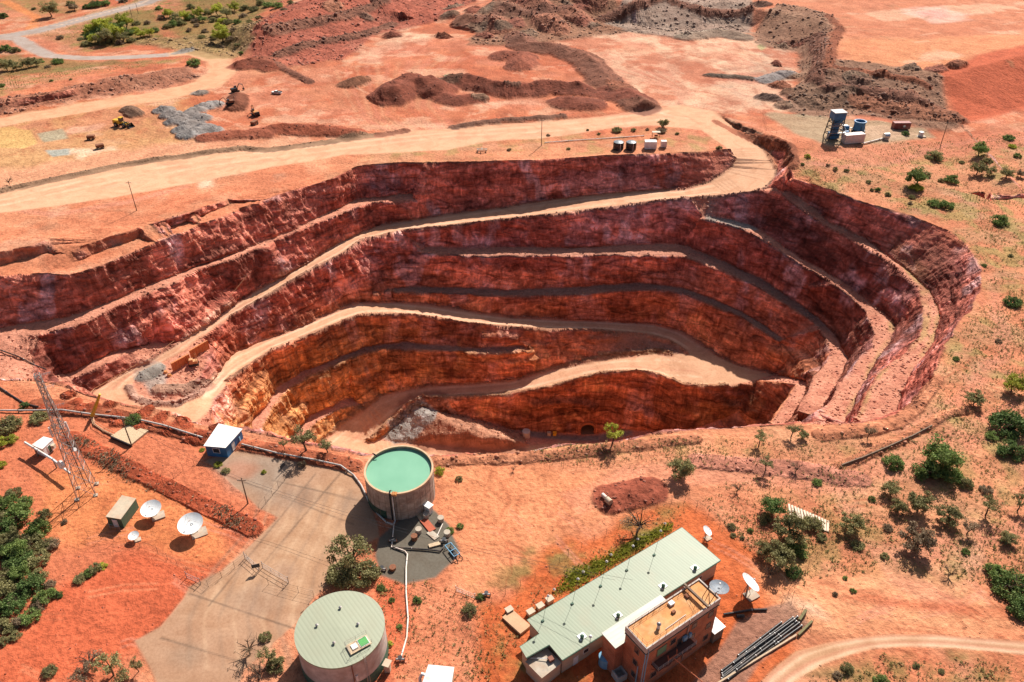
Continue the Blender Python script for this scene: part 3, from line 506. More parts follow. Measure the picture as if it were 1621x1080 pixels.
# ---------------------------------------------------------------- materials
MATS = {}
def nodes(name):
    m = bpy.data.materials.new(name); m.use_nodes = True; t = m.node_tree; return m, t, t.nodes['Principled BSDF']
def nd(t, typ, **k):
    n = t.nodes.new(typ)
    for a, b in k.items():
        if a.startswith('i_'): n.inputs[a[2:].replace('_', ' ')].default_value = b
        else: setattr(n, a, b)
    return n
def ramp(t, fac, stops):
    r = t.nodes.new('ShaderNodeValToRGB'); t.links.new(fac, r.inputs[0])
    while len(r.color_ramp.elements) < len(stops): r.color_ramp.elements.new(.5)
    for e, (p, c) in zip(r.color_ramp.elements, stops): e.position = p; e.color = (*c, 1) if len(c) == 3 else c
    return r.outputs[0]
def mixc(t, f, a, b, mode='MIX'):
    m = t.nodes.new('ShaderNodeMix'); m.data_type = 'RGBA'; m.blend_type = mode
    for s, v in ((m.inputs[0], f), (m.inputs[6], a), (m.inputs[7], b)):
        if hasattr(v, 'links'): t.links.new(v, s)
        elif hasattr(v, '__len__'): s.default_value = (*v[:3], 1)
        else: s.default_value = v
    return m.outputs[2]
def terrain_mat():
    m, t, b = nodes('earth_and_rock'); L = t.links.new
    at = nd(t, 'ShaderNodeAttribute', attribute_name='albedo'); st = nd(t, 'ShaderNodeAttribute', attribute_name='rock')
    tc = nd(t, 'ShaderNodeNewGeometry')
    n1 = nd(t, 'ShaderNodeTexNoise', i_Scale=.9, i_Detail=7, i_Roughness=.65); L(tc.outputs['Position'], n1.inputs['Vector'])
    n2 = nd(t, 'ShaderNodeTexNoise', i_Scale=.13, i_Detail=5, i_Roughness=.6, i_Distortion=.8); L(tc.outputs['Position'], n2.inputs['Vector'])
    c = mixc(t, 1.0, at.outputs['Color'], ramp(t, n1.outputs[0], [(.25, (.62,.60,.60)), (.5, (1,1,1)), (.75, (1.3,1.32,1.35))]), 'MULTIPLY')
    c = mixc(t, 1.0, c, ramp(t, n2.outputs[0], [(.3, (.80,.76,.74)), (.55, (1.02,1.02,1.02)), (.75, (1.14,1.18,1.2))]), 'MULTIPLY')
    # loose stones
    vo = nd(t, 'ShaderNodeTexVoronoi', i_Scale=1.5, i_Randomness=1.); L(tc.outputs['Position'], vo.inputs['Vector'])
    peb = ramp(t, vo.outputs['Distance'], [(.10, (1,1,1)), (.17, (0,0,0))])
    g = nd(t, 'ShaderNodeMath', operation='MULTIPLY'); L(peb, g.inputs[0]); L(nd_c(t, vo.outputs['Color'], .62), g.inputs[1])
    c = mixc(t, g.outputs[0], c, mixc(t, 1.0, c, (1.45,1.6,1.7), 'MULTIPLY'))
    # rock faces: leaning strata, cracks, streaks running down
    mp = nd(t, 'ShaderNodeMapping'); mp.inputs['Scale'].default_value = (.28,.28,1.0); mp.inputs['Rotation'].default_value = (.12,.55,.3); L(tc.outputs['Position'], mp.inputs[0])
    n3 = nd(t, 'ShaderNodeTexNoise', i_Scale=.36, i_Detail=9, i_Roughness=.62, i_Distortion=1.1); L(mp.outputs[0], n3.inputs['Vector'])
    mp2 = nd(t, 'ShaderNodeMapping'); mp2.inputs['Scale'].default_value = (1,1,.16); L(tc.outputs['Position'], mp2.inputs[0])
    n4 = nd(t, 'ShaderNodeTexNoise', i_Scale=.34, i_Detail=7, i_Roughness=.66, i_Distortion=1.3); L(mp2.outputs[0], n4.inputs['Vector'])
    v2 = nd(t, 'ShaderNodeTexVoronoi', feature='DISTANCE_TO_EDGE', i_Scale=.2); 
    n5 = nd(t, 'ShaderNodeTexNoise', i_Scale=.4, i_Detail=4); L(mp.outputs[0], n5.inputs['Vector']); L(mixc(t, .35, mp.outputs[0], n5.outputs['Color'], 'ADD'), v2.inputs['Vector'])
    r = mixc(t, 1.0, c, ramp(t, n3.outputs[0], [(.32, (.34,.30,.30)), (.45, (.82,.77,.77)), (.55, (1.14,1.12,1.1)), (.68, (1.75,1.85,1.95))]), 'MULTIPLY')
    n6 = nd(t, 'ShaderNodeTexNoise', i_Scale=.075, i_Detail=4, i_Roughness=.55, i_Distortion=1.5); L(mp.outputs[0], n6.inputs['Vector'])
    r = mixc(t, 1.0, r, ramp(t, n6.outputs[0], [(.36, (.62,.55,.55)), (.52, (1,1,1)), (.66, (1.3,1.38,1.4))]), 'MULTIPLY')
    r = mixc(t, 1.0, r, ramp(t, n4.outputs[0], [(.34, (.62,.58,.58)), (.5, (1,1,1)), (.66, (1.5,1.65,1.75))]), 'MULTIPLY')
    r = mixc(t, .6, r, mixc(t, 1.0, r, ramp(t, v2.outputs[0], [(0, (.35,.33,.35)), (.06, (1,1,1))]), 'MULTIPLY'))
    c = mixc(t, st.outputs['Fac'], c, r); L(c, b.inputs['Base Color']); b.inputs['Roughness'].default_value = .95; b.inputs['Specular IOR Level'].default_value = .15
    hs = nd(t, 'ShaderNodeMath', operation='MULTIPLY'); L(n3.outputs[0], hs.inputs[0]); L(st.outputs['Fac'], hs.inputs[1])
    ha = nd(t, 'ShaderNodeMath', operation='MULTIPLY_ADD'); L(hs.outputs[0], ha.inputs[0]); ha.inputs[1].default_value = 3.2; L(n1.outputs[0], ha.inputs[2])
    hb = nd(t, 'ShaderNodeMath', operation='MULTIPLY_ADD'); L(g.outputs[0], hb.inputs[0]); hb.inputs[1].default_value = .5; L(ha.outputs[0], hb.inputs[2])
    bp = nd(t, 'ShaderNodeBump', i_Strength=.7, i_Distance=.8); L(hb.outputs[0], bp.inputs['Height']); L(bp.outputs[0], b.inputs['Normal'])
    return m
def nd_c(t, col, th):
    s = nd(t, 'ShaderNodeSeparateColor'); t.links.new(col, s.inputs[0]); g = nd(t, 'ShaderNodeMath', operation='GREATER_THAN'); t.links.new(s.outputs[0], g.inputs[0]); g.inputs[1].default_value = th; return g.outputs[0]
TM = terrain_mat()
def road_mat(name, tint, sc):
    m, t, b = nodes(name); L = t.links.new
    at = nd(t, 'ShaderNodeAttribute', attribute_name='albedo'); tc = nd(t, 'ShaderNodeNewGeometry')
    n1 = nd(t, 'ShaderNodeTexNoise', i_Scale=sc, i_Detail=6, i_Roughness=.6); L(tc.outputs['Position'], n1.inputs['Vector'])
    n2 = nd(t, 'ShaderNodeTexNoise', i_Scale=.16, i_Detail=4, i_Distortion=1.2); L(tc.outputs['Position'], n2.inputs['Vector'])
    c = mixc(t, 1.0, at.outputs['Color'], ramp(t, n1.outputs[0], [(.3, (.88,.86,.84)), (.6, (1.06,1.07,1.08))]), 'MULTIPLY')
    c = mixc(t, 1.0, c, ramp(t, n2.outputs[0], [(.3, (.9,.84,.8)), (.6, (1.06,1.07,1.08))]), 'MULTIPLY')
    L(c, b.inputs['Base Color']); b.inputs['Roughness'].default_value = .92; b.inputs['Specular IOR Level'].default_value = .2
    bp = nd(t, 'ShaderNodeBump', i_Strength=.25, i_Distance=.15); L(n1.outputs[0], bp.inputs['Height']); L(bp.outputs[0], b.inputs['Normal'])
    return m
# wheel ruts along the roads: dark and light lines that follow the road's own edges
def ruts(up, lo, n=7):
    up = [Vector(p) for p in up]; lo = [Vector(p) for p in lo]
    def rs(l, k):
        d = np.cumsum([0]+[(l[i+1]-l[i]).length for i in range(len(l)-1)]); q = np.linspace(0, d[-1], k)
        return np.stack([np.interp(q, d, [p[a] for p in l]) for a in range(2)], 1)
    A, B = rs(up, 60), rs(lo, 60)
    for j in range(n):
        f = (j+.7)/(n+.4); l = A*(1-f)+B*f; l = [Vector((p[0], p[1], 0)) for p in l]
        L_ = []; R_ = []
        for i, p in enumerate(l):
            d = l[min(i+1, 59)]-l[max(i-1, 0)]; nn = Vector((-d.y, d.x, 0)).normalized()*.28; L_.append(p+nn); R_.append(p-nn)
        paint([C_PINK*.85, C_PALE, C_TAN*.7][j % 3], L_+R_[::-1], .45, .35, amt=.6)
ruts(zl(RT, z1L+z1R)[:-2], zl(R1low, z1w)[:-4], 6); ruts(zl(R2toe[:16], zr2[:16]), zl(R2c[1:], zR2c[1:]), 6); ruts(zl(R3t, z3), zl(R3c[1:], z3c[1:]), 6); ruts(px2(R5u), px2(R5l), 5)
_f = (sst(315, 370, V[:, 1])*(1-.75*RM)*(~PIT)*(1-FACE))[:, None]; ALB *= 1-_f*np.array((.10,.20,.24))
ALB = np.clip(ALB, .01, .85)

# ---------------------------------------------------------------- tunnel mouth: an opening cut in the lowest wall
POR = hit(930, 676)
pm = (np.abs(V[T].mean(1)[:, 0]-POR.x) < 2.6) & (np.abs(V[T].mean(1)[:, 1]-POR.y) < 7) & (V[T].mean(1)[:, 2] < -79.3)
pm &= (STEEP[T].mean(1) > .3)
# ---------------------------------------------------------------- cut the sheet into the kinds of ground
rf = ROAD[T].mean(1); sf = SEAL[T].mean(1); pf = PIT[T].all(1)
yf = apr[T].mean(1); kind = np.where((yf > .5) & (HEAP[T].mean(1) < .05), 4, 0); kind = np.where(kind == 4, 4, np.where(sf > .5, 2, np.where(rf > .5, 1, np.where(pf, 3, 0))))
mats = {0: TM, 1: road_mat('graded_haul_surface', None, 1.4), 2: road_mat('sealed_surface', None, 2.5), 3: TM, 4: road_mat('yard_concrete', None, 1.8)}
kind[pm] = 9
for k, nm in {0: 'ground', 1: 'haul_road', 2: 'sealed_road', 3: 'open_pit', 4: 'concrete_yard'}.items():
    t = T[kind == k]; u, inv = np.unique(t, return_inverse=True); t = inv.reshape(-1, 3)
    me = bpy.data.meshes.new(nm); me.vertices.add(len(u)); me.vertices.foreach_set('co', V[u].astype(np.float32).ravel())
    me.loops.add(len(t)*3); me.loops.foreach_set('vertex_index', t.astype(np.int32).ravel())
    me.polygons.add(len(t)); me.polygons.foreach_set('loop_start', np.arange(0, len(t)*3, 3, dtype=np.int32))
    me.polygons.foreach_set('use_smooth', np.ones(len(t), bool)); me.update(calc_edges=True)
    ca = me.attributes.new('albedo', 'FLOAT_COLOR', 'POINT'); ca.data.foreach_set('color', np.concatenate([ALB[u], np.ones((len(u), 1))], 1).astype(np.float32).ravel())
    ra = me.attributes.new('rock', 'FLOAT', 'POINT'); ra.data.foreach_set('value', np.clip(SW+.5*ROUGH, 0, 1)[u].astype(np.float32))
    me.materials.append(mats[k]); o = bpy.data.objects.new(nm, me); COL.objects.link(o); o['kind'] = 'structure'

# ---------------------------------------------------------------- things: small kit
_o = np.argsort(np.floor(XY[:, 0]).astype(np.int64)*100003+np.floor(XY[:, 1]).astype(np.int64), kind='stable')
_k = (np.floor(XY[:, 0]).astype(np.int64)*100003+np.floor(XY[:, 1]).astype(np.int64))[_o]
def gz(x, y):
    k = math.floor(x)*100003+math.floor(y); a, b = np.searchsorted(_k, [k, k+1])
    return float(V[_o[a:b], 2].mean()) if b > a else base_z(x, y)
def G(px, py):
    p = hit(px, py); return Vector((p.x, p.y, gz(p.x, p.y)))
def height(base, top):
    """height of an upright whose foot and head the photograph shows at these places"""
    p = hit(*base); v = (540-top[1])/FPX; t = p.y/(CT+v*ST); return CH+(-ST+v*CT)*t-p.z
class MB:
    def __init__(s): s.v = []; s.f = []
    def add(s, vs, fs): n = len(s.v); s.v += [tuple(v) for v in vs]; s.f += [tuple(i+n for i in f) for f in fs]; return s
    def box(s, c, d, rz=0, tilt=None):
        c = Vector(c); R = Matrix.Rotation(rz, 3, 'Z')
        if tilt is not None: R = R @ tilt
        vs = [c+R @ Vector((x*d[0]/2, y*d[1]/2, z*d[2]/2)) for x in (-1, 1) for y in (-1, 1) for z in (-1, 1)]
        return s.add(vs, [(0,1,3,2), (4,6,7,5), (0,4,5,1), (2,3,7,6), (0,2,6,4), (1,5,7,3)])
    def cyl(s, a, b, r0, r1=None, n=12, caps=True):
        a = Vector(a); b = Vector(b); r1 = r0 if r1 is None else r1; d = (b-a).normalized()
        u = d.orthogonal().normalized(); w_ = d.cross(u)
        vs = [p+(u*math.cos(2*PI*i/n)+w_*math.sin(2*PI*i/n))*r for p, r in ((a, r0), (b, r1)) for i in range(n)]
        fs = [(i, (i+1) % n, n+(i+1) % n, n+i) for i in range(n)]
        if caps: fs += [tuple(range(n))[::-1], tuple(range(n, 2*n))]
        return s.add(vs, fs)
    def tube(s, pts, r, n=8):
        pts = [Vector(p) for p in pts]; vs = []; fs = []; u = None
        for i, p in enumerate(pts):
            d = (pts[min(i+1, len(pts)-1)]-pts[max(i-1, 0)]).normalized()
            u = d.orthogonal().normalized() if u is None else (u-d*u.dot(d)).normalized(); w_ = d.cross(u)
            rr = r[i] if hasattr(r, '__len__') else r
            vs += [p+(u*math.cos(2*PI*k/n)+w_*math.sin(2*PI*k/n))*rr for k in range(n)]
        for i in range(len(pts)-1): fs += [(i*n+k, i*n+(k+1) % n, (i+1)*n+(k+1) % n, (i+1)*n+k) for k in range(n)]
        fs += [tuple(range(n))[::-1], tuple(range((len(pts)-1)*n, len(pts)*n))]
        return s.add(vs, fs)
    def prism(s, poly, z0, z1):
        n = len(poly); a = sum(poly[i][0]*poly[(i+1) % n][1]-poly[(i+1) % n][0]*poly[i][1] for i in range(n))
        if a < 0: poly = poly[::-1]
        zz = z1 if hasattr(z1, '__len__') else [z1]*n
        vs = [(p[0], p[1], z0) for p in poly]+[(p[0], p[1], z) for p, z in zip(poly, zz)]
        return s.add(vs, [tuple(range(n))[::-1], tuple(range(n, 2*n))]+[(i, (i+1) % n, n+(i+1) % n, n+i) for i in range(n)])
    def lathe(s, prof, n=48, c=(0,0,0), close=False):
        vs = [(c[0]+r*math.cos(2*PI*i/n), c[1]+r*math.sin(2*PI*i/n), c[2]+z) for r, z in prof for i in range(n)]; m = len(prof)
        return s.add(vs, [(j*n+i, j*n+(i+1) % n, (j+1)*n+(i+1) % n, (j+1)*n+i) for j in range(m-1) for i in range(n)])
def part(name, mb, mat, parent=None, smooth=False, bevel=0, label=None, origin=None):
    me = bpy.data.meshes.new(name); vs = mb.v
    if origin is not None: vs = [(a-origin[0], b-origin[1], c-origin[2]) for a, b, c in vs]
    me.from_pydata(vs, [], mb.f); me.materials.append(mat)
    if smooth:
        me.polygons.foreach_set('use_smooth', [True]*len(me.polygons))
        if smooth != 'all': me.set_sharp_from_angle(angle=math.radians(35))
    o = bpy.data.objects.new(name, me); COL.objects.link(o)
    if origin is not None and parent is None: o.location = origin
    if parent: o.parent = parent
    if label: o['label'] = label
    return o
def thing(name, label, cat, loc=(0,0,0), rz=0, group=None):
    o = bpy.data.objects.new(name, None); COL.objects.link(o); o.location = loc; o.rotation_euler = (0, 0, rz); o.empty_display_size = .5
    return tag(o, label, cat, group)
def tag(o, label, cat, group=None, kind=None):
    o['label'] = label
    o['category'] = cat
    if group: o['group'] = group
    if kind: o['kind'] = kind
    return o
def dup(root, loc, rz=0, label=None, sc=None):
    r_ = root.copy(); COL.objects.link(r_); r_.location = loc; r_.rotation_euler = (0, 0, rz)
    if label: r_['label'] = label
    if sc: r_.scale = sc
    for ch in root.children:
        c = ch.copy(); COL.objects.link(c); c.parent = r_
        for g_ in ch.children:
            d = g_.copy(); COL.objects.link(d); d.parent = c
    return r_
def mat(name, col, rough=.7, metal=0, var=.12, scale=2., bump=0, dirt=None, spec=.3, dscale=.5):
    if name in MATS: return MATS[name]
    m, t, b = nodes(name); L = t.links.new; tc = nd(t, 'ShaderNodeTexCoord')
    n = nd(t, 'ShaderNodeTexNoise', i_Scale=scale, i_Detail=6, i_Roughness=.6); L(tc.outputs['Object'], n.inputs['Vector'])
    c = mixc(t, 1.0, col, ramp(t, n.outputs[0], [(.3, (1-var*1.4,)*3), (.7, (1+var,)*3)]), 'MULTIPLY')
    if dirt:
        n2 = nd(t, 'ShaderNodeTexNoise', i_Scale=dscale, i_Detail=7, i_Roughness=.7); L(tc.outputs['Object'], n2.inputs['Vector'])
        c = mixc(t, ramp(t, n2.outputs[0], [(.45, (0,0,0)), (.7, (.75,.75,.75))]), c, dirt)
    L(c, b.inputs['Base Color']); b.inputs['Roughness'].default_value = rough; b.inputs['Metallic'].default_value = metal; b.inputs['Specular IOR Level'].default_value = spec
    if bump:
        bp = nd(t, 'ShaderNodeBump', i_Strength=.5, i_Distance=bump); L(n.outputs[0], bp.inputs['Height']); L(bp.outputs[0], b.inputs['Normal'])
    MATS[name] = m; return m
def ribbed(name, col, direction, pitch=.25, dirt=(.45,.25,.14), var=.1):
    """sheet metal: ribs run along 'direction' (an angle)"""
    m, t, b = nodes(name); L = t.links.new; g = nd(t, 'ShaderNodeNewGeometry')
    mp = nd(t, 'ShaderNodeMapping'); mp.inputs['Rotation'].default_value = (0, 0, -direction); L(g.outputs['Position'], mp.inputs[0])
    wv = nd(t, 'ShaderNodeTexWave', bands_direction='Y', i_Scale=.314/pitch*.5); L(mp.outputs[0], wv.inputs['Vector'])
    mp2 = nd(t, 'ShaderNodeMapping'); mp2.inputs['Scale'].default_value = (.12, 1.6, .12); L(mp.outputs[0], mp2.inputs[0])
    n = nd(t, 'ShaderNodeTexNoise', i_Scale=1.2, i_Detail=5, i_Roughness=.6); L(mp2.outputs[0], n.inputs['Vector'])
    n2 = nd(t, 'ShaderNodeTexNoise', i_Scale=.25, i_Detail=6); L(g.outputs['Position'], n2.inputs['Vector'])
    c = mixc(t, 1.0, col, ramp(t, wv.outputs[0], [(.0, (.90,.90,.90)), (.35, (1,1,1)), (1, (1.02,1.02,1.02))]), 'MULTIPLY')
    c = mixc(t, 1.0, c, ramp(t, n.outputs[0], [(.3, (1-var,)*3), (.7, (1+var*.6,)*3)]), 'MULTIPLY')
    c = mixc(t, ramp(t, n2.outputs[0], [(.5, (0,0,0)), (.8, (.45,.45,.45))]), c, dirt)
    L(c, b.inputs['Base Color']); b.inputs['Roughness'].default_value = .5; b.inputs['Specular IOR Level'].default_value = .35
    bp = nd(t, 'ShaderNodeBump', i_Strength=.15, i_Distance=.03); L(wv.outputs[0], bp.inputs['Height']); L(bp.outputs[0], b.inputs['Normal'])
    return m
def brick_mat():
    m, t, b = nodes('red_brick'); L = t.links.new; g = nd(t, 'ShaderNodeTexCoord')
    br = nd(t, 'ShaderNodeTexBrick', i_Scale=1.0); br.inputs['Color1'].default_value = (.40,.115,.045,1); br.inputs['Color2'].default_value = (.30,.085,.035,1); br.inputs['Mortar'].default_value = (.40,.26,.18,1)
    br.inputs['Brick Width'].default_value = .45; br.inputs['Row Height'].default_value = .16; br.inputs['Mortar Size'].default_value = .016
    mp = nd(t, 'ShaderNodeMapping'); mp.inputs['Rotation'].default_value = (PI/2, 0, 0); L(g.outputs['Object'], mp.inputs[0]); L(mp.outputs[0], br.inputs[0])
    n = nd(t, 'ShaderNodeTexNoise', i_Scale=.5, i_Detail=7, i_Roughness=.65); L(g.outputs['Object'], n.inputs[0])
    c = mixc(t, 1.0, br.outputs[0], ramp(t, n.outputs[0], [(.3, (.65,.6,.6)), (.7, (1.25,1.25,1.25))]), 'MULTIPLY')
    L(c, b.inputs['Base Color']); b.inputs['Roughness'].default_value = .9; return m
WHITE = mat('white_paint', (.78,.77,.74), .45, dirt=(.5,.32,.22)); DISHM = mat('dish_white', (.80,.80,.79), .5, var=.05, dirt=(.62,.55,.48), dscale=.8)
STEEL = mat('galvanised_steel', (.42,.41,.40), .45, .6, dirt=(.30,.16,.09)); RUST = mat('rusty_steel', (.22,.085,.045), .8, .2, dirt=(.34,.15,.07)); DARK = mat('dark_steel', (.035,.035,.04), .5, .3)
CONC = mat('concrete', (.46,.39,.31), .9, var=.2, bump=.02, dirt=(.34,.19,.11)); CONCT = mat('tank_concrete', (.42,.33,.27), .9, var=.3, scale=.8, dirt=(.25,.15,.11), dscale=.35, bump=.03)
CONCP = mat('pale_tank_concrete', (.52,.46,.41), .9, var=.2, scale=.7, dirt=(.38,.26,.2), dscale=.3); WOOD = mat('weathered_timber', (.17,.12,.08), .9, var=.3, scale=6); PLANK = mat('pale_timber', (.55,.40,.26), .9, var=.25)
ORANGE = mat('orange_stain', (.55,.22,.07), .85, dirt=(.62,.38,.2)); YEL = mat('yellow_paint', (.75,.42,.03), .5, dirt=(.4,.22,.06)); BLUE = mat('blue_paint', (.035,.16,.34), .5, dirt=(.05,.08,.13)); LBLUE = mat('pale_blue_paint', (.16,.36,.52), .5, dirt=(.3,.3,.3))
GREENP = mat('green_cladding', (.05,.115,.075), .6, dirt=(.12,.12,.08)); GLASS = mat('window_glass', (.03,.035,.045), .12, spec=.6, var=.05); BLACKP = mat('black_poly', (.018,.018,.02), .35, dirt=(.2,.12,.08), dscale=1.5); BEIGE = mat('beige_sheet', (.50,.40,.29), .6, dirt=(.45,.27,.17))
TERR = mat('terracotta_roof_coat', (.60,.25,.085), .8, var=.2, scale=.6, dirt=(.66,.42,.22), dscale=.35); BRICK = brick_mat(); REDC = mat('red_container_paint', (.26,.05,.045), .6, dirt=(.34,.2,.16)); DKCONC = mat('stained_concrete', (.24,.17,.12), .9, var=.2, dirt=(.12,.07,.05), dscale=.5)
def up(p, z): return Vector((p[0], p[1], p[2]+z))
# ---- poles, wires
def pole(base, top, label, arm=True, lean=0):
    g = G(*base); h = height(base, top); t = thing('power_pole', label, 'power pole', g, group='power poles')
    part('post', MB().cyl((0,0,-.4), (0,0,h), .17, .11, 10), WOOD, t, True)
    if arm:
        part('crossarm', MB().box((0,-.14,h-.6), (1.9,.12,.14)), WOOD, t)
        for x in (-.8, 0, .8): part('insulator', MB().cyl((x,-.14,h-.53), (x,-.14,h-.28), .06, .04, 8), WHITE, t)
    return g, h
p1 = pole((209,707), (191,659), 'dark timber pole beside the gravel pad left of the white roofed shed'); p2 = pole((392.6,797), (381.5,756.7), 'dark timber pole on red earth between the white dishes and the concrete yard')
p3 = pole((216.7,334.3), (201.7,287.3), 'thin dark pole standing alone on the left pit rim'); p4 = pole((857,231), (857,189), 'timber pole on the strip between the haul road and the far pit rim')
p5 = pole((1489,230), (1497,193), 'lone thin pole on the scrub right of the blue plant'); pole((209,27), (204,11), 'left one of two thin poles beside the sealed highway', False); pole((219,22), (215,5), 'right one of two thin poles beside the sealed highway', False)
def wire(a, b, sag, label, group='overhead wires', r_=.022):
    pts = [Vector(a).lerp(Vector(b), i/16)+Vector((0,0,-4*sag*(i/16)*(1-i/16))) for i in range(17)]
    tag(part('overhead_wire', MB().tube(pts, r_, 5), DARK), label, 'wire', group)
for k, x in enumerate((-.8, .8)):
    wire(up(p1[0], p1[1]-.3)+Vector((x,-.14,0)), up(p2[0], p2[1]-.3)+Vector((x,-.14,0)), 1.2, 'thin dark wire strung between the two near timber poles')
    wire(up(p2[0], p2[1]-.3)+Vector((x,-.14,0)), Vector((20+x*2, 92, 13.5)), 2.5, 'long thin wire running from the yard pole to the brick building')
# ---- lattice tower
def lattice():
    g = G(138,779); t = thing('lattice_tower', 'tall steel lattice radio tower with panel antennas on the red earth', 'tower', g, rz=.35)
    H = 33.; wb = 1.9; wt = .5; zs = [0, 4, 7.6, 10.9, 13.9, 16.6, 19.1, 21.4, 23.6, 25.6, 27.5, 29.3, 31, 32.2, H]
    def c(k, z): w_ = wb+(wt-wb)*min(z/28, 1); return Vector((w_*(1, 1, -1, -1)[k], w_*(1, -1, -1, 1)[k], z))
    for k in range(4): part('leg', MB().cyl(c(k, -.3), c(k, 28), .10, .08, 8).cyl(c(k, 28), c(k, H), .07, .06, 8), STEEL, t, True)
    br = MB()
    for a, b in zip(zs[:-1], zs[1:]):
        for k in range(4):
            q = (k+1) % 4; br.cyl(c(k, a), c(q, b), .045, n=6); br.cyl(c(q, a), c(k, b), .045, n=6); br.cyl(c(k, b), c(q, b), .05, n=6)
    part('bracing', br, STEEL, t)
    ld = MB()
    for x in (-.2, .2): ld.cyl((x, -wb*.5, 0), (x, -.35, H), .03, n=6)
    for i in range(80): z = i*.41; ld.cyl((-.2, -wb*.5+(wb*.5-.35)*z/H, z), (.2, -wb*.5+(wb*.5-.35)*z/H, z), .018, n=5)
    part('ladder', ld, STEEL, t); part('cable_run', MB().box((.3, 0, H/2), (.16, .08, H*.92)), DARK, t)
    for k in range(4): p = c(k, 0); part('footing', MB().box((p.x, p.y, -.1), (.9, .9, .5)), CONC, t)
    for x, y, z in [(-1.7,-.6,18.6), (1.6,-.6,19.2), (-.2,1.6,18.8)]:
        a = part('panel_antenna', MB().box((x,y,z), (.32,.2,2.6)), WHITE, t); part('mounting_pipe', MB().cyl((x*.86,y*.8,z-1.6), (x*.86,y*.8,z+1.5), .05, n=8).cyl((x*.86,y*.8,z), (x*.2,y*.1,z), .04, n=6), STEEL, a)
    part('antenna_frame', MB().box((0,0,17.6), (3.4,.1,.1)).box((0,0,19.8), (3.4,.1,.1)).box((0,0,18.6), (.1,3.2,.1)), STEEL, t)
    part('drum_dish', MB().cyl((-1.9,-1.2,10.2), (-2.35,-1.55,10.3), .95, n=28), WHITE, t, True); part('small_drum', MB().cyl((1.2,-1.,13.2), (1.5,-1.2,13.3), .4, n=20), WHITE, t, True)
    for z, L_ in ((24.5, 2.6), (29.5, 2.2), (32.6, 2.4)):
        m = MB().cyl((-.3,0,z), (L_,.4,z+.1), .04, n=6)
        for i in range(7): x = .5+i*(L_-.6)/6; m.cyl((x,-.45,z+.08), (x,.65,z+.08), .02, n=5)
        part('yagi_antenna', m, STEEL, t)
    for x, y, h in ((.3,.3,3.), (-.4,.2,2.2), (.1,-.4,1.6)): part('whip_antenna', MB().cyl((x,y,H-.4), (x,y,H+h), .035, .02, 6), WHITE, t)
lattice()
# ---- small buildings set out from their roof corners
def rp(px, z): return [P(a, b, z) for a, b in px]
def shrink(poly, d):
    c = sum(poly, Vector())/len(poly); return [p+(c-p).normalized()*d for p in poly]
def shed(name, label, cat, roofpx, z, wall, roof, over=.35, th=.12, skew=0):
    poly = rp(roofpx, z); c = sum(poly, Vector())/len(poly); g = gz(c.x, c.y); o = thing(name, label, cat, (c.x, c.y, g))
    loc = [p-c for p in poly]; zt = [z-g+skew*(i in (0, 1)) for i in range(len(loc))]
    n = len(loc); w_ = shrink([Vector((p.x, p.y, 0)) for p in loc], over)
    part('wall', MB().prism(w_, -.4, z-g-th-.003), wall, o); part('roof', MB().prism(loc, z-g-th, z-g), roof, o)
    return o, [Vector((p.x, p.y, 0)) for p in w_], z-g
def on_wall(o, a, b, u, z, w_, h, mt, name='window', frame=WHITE, out=.05, inset=True):
    """a framed opening on the wall from a to b (local), centre at fraction u"""
    d = (b-a).normalized(); n = Vector((d.y, -d.x, 0)); c = a.lerp(b, u)
    if n.dot(c) < 0: n = -n
    rz = math.atan2(d.y, d.x); c = c+n*out/2
    m = MB()
    for dx, dz, sx_, sz_ in ((0, h/2, w_+.14, .09), (0, -h/2, w_+.14, .09), (w_/2, 0, .09, h), (-w_/2, 0, .09, h)): m.box((c.x+d.x*dx, c.y+d.y*dx, z+dz), (sx_-.004, .12, sz_), rz)
    f = part(name, m, frame, o); part('pane' if mt is GLASS else 'leaf', MB().box((c.x, c.y, z), (w_-.09, .06, h-.09), rz), mt, f); return f
ROOFW = ribbed('white_sheet_roof', (.80,.78,.74), .9, .3, (.62,.45,.33)); ROOFG = ribbed('pale_green_roof', (.255,.29,.20), math.radians(-50), .3, (.30,.26,.17), .08); ROOFC = ribbed('cream_roof', (.52,.50,.42), .6, .4, (.5,.36,.24))
o, w4, h = shed('shed', 'blue shed with a white skillion roof on the edge of the pit yard', 'shed', [(322,706),(346,670.5),(384,679),(357,709)], 3.4, BLUE, ROOFW)
on_wall(o, w4[3], w4[0], .5, 1.6, 1.6, 1.4, GLASS); on_wall(o, w4[2], w4[3], .6, 1.1, 1., 2.1, WHITE, 'door')
m = MB().box((2.6,1.6,.9), (1.6,1.2,1.8)); part('side_cabinet', m, LBLUE, o)
o, w4, h = shed('shed', 'small white equipment hut left of the lattice tower', 'hut', [(50,704),(69,691),(84,695),(67,711)], 2.7, WHITE, WHITE, .12); on_wall(o, w4[2], w4[3], .5, 1.1, .9, 2., GREENP, 'door'); part('air_conditioner', MB().box((1.9,.3,1.2), (.7,.9,.8)), BEIGE, o)
o, w4, h = shed('shed', 'long shed with beige roof and green side beside the white dishes', 'shed', [(167,818),(193,784),(215.5,789),(191,822)], 2.9, GREENP, BEIGE, .1); on_wall(o, w4[3], w4[0], .5, 1.1, 1.1, 2., WHITE, 'door')
fr = MB()
for x, y in ((-1.6,-3.6), (.6,-4.), (-2.2,-2.6)): fr.cyl((x,y,-.2), (x,y,1.4), .04, n=6)
fr.cyl((-1.6,-3.6,1.4), (.6,-4.,1.4), .04, n=6).cyl((-1.6,-3.6,1.4), (-2.2,-2.6,1.4), .04, n=6).cyl((-1.6,-3.6,.7), (.6,-4.,.7), .03, n=6); part('entry_rail', fr, STEEL, o)
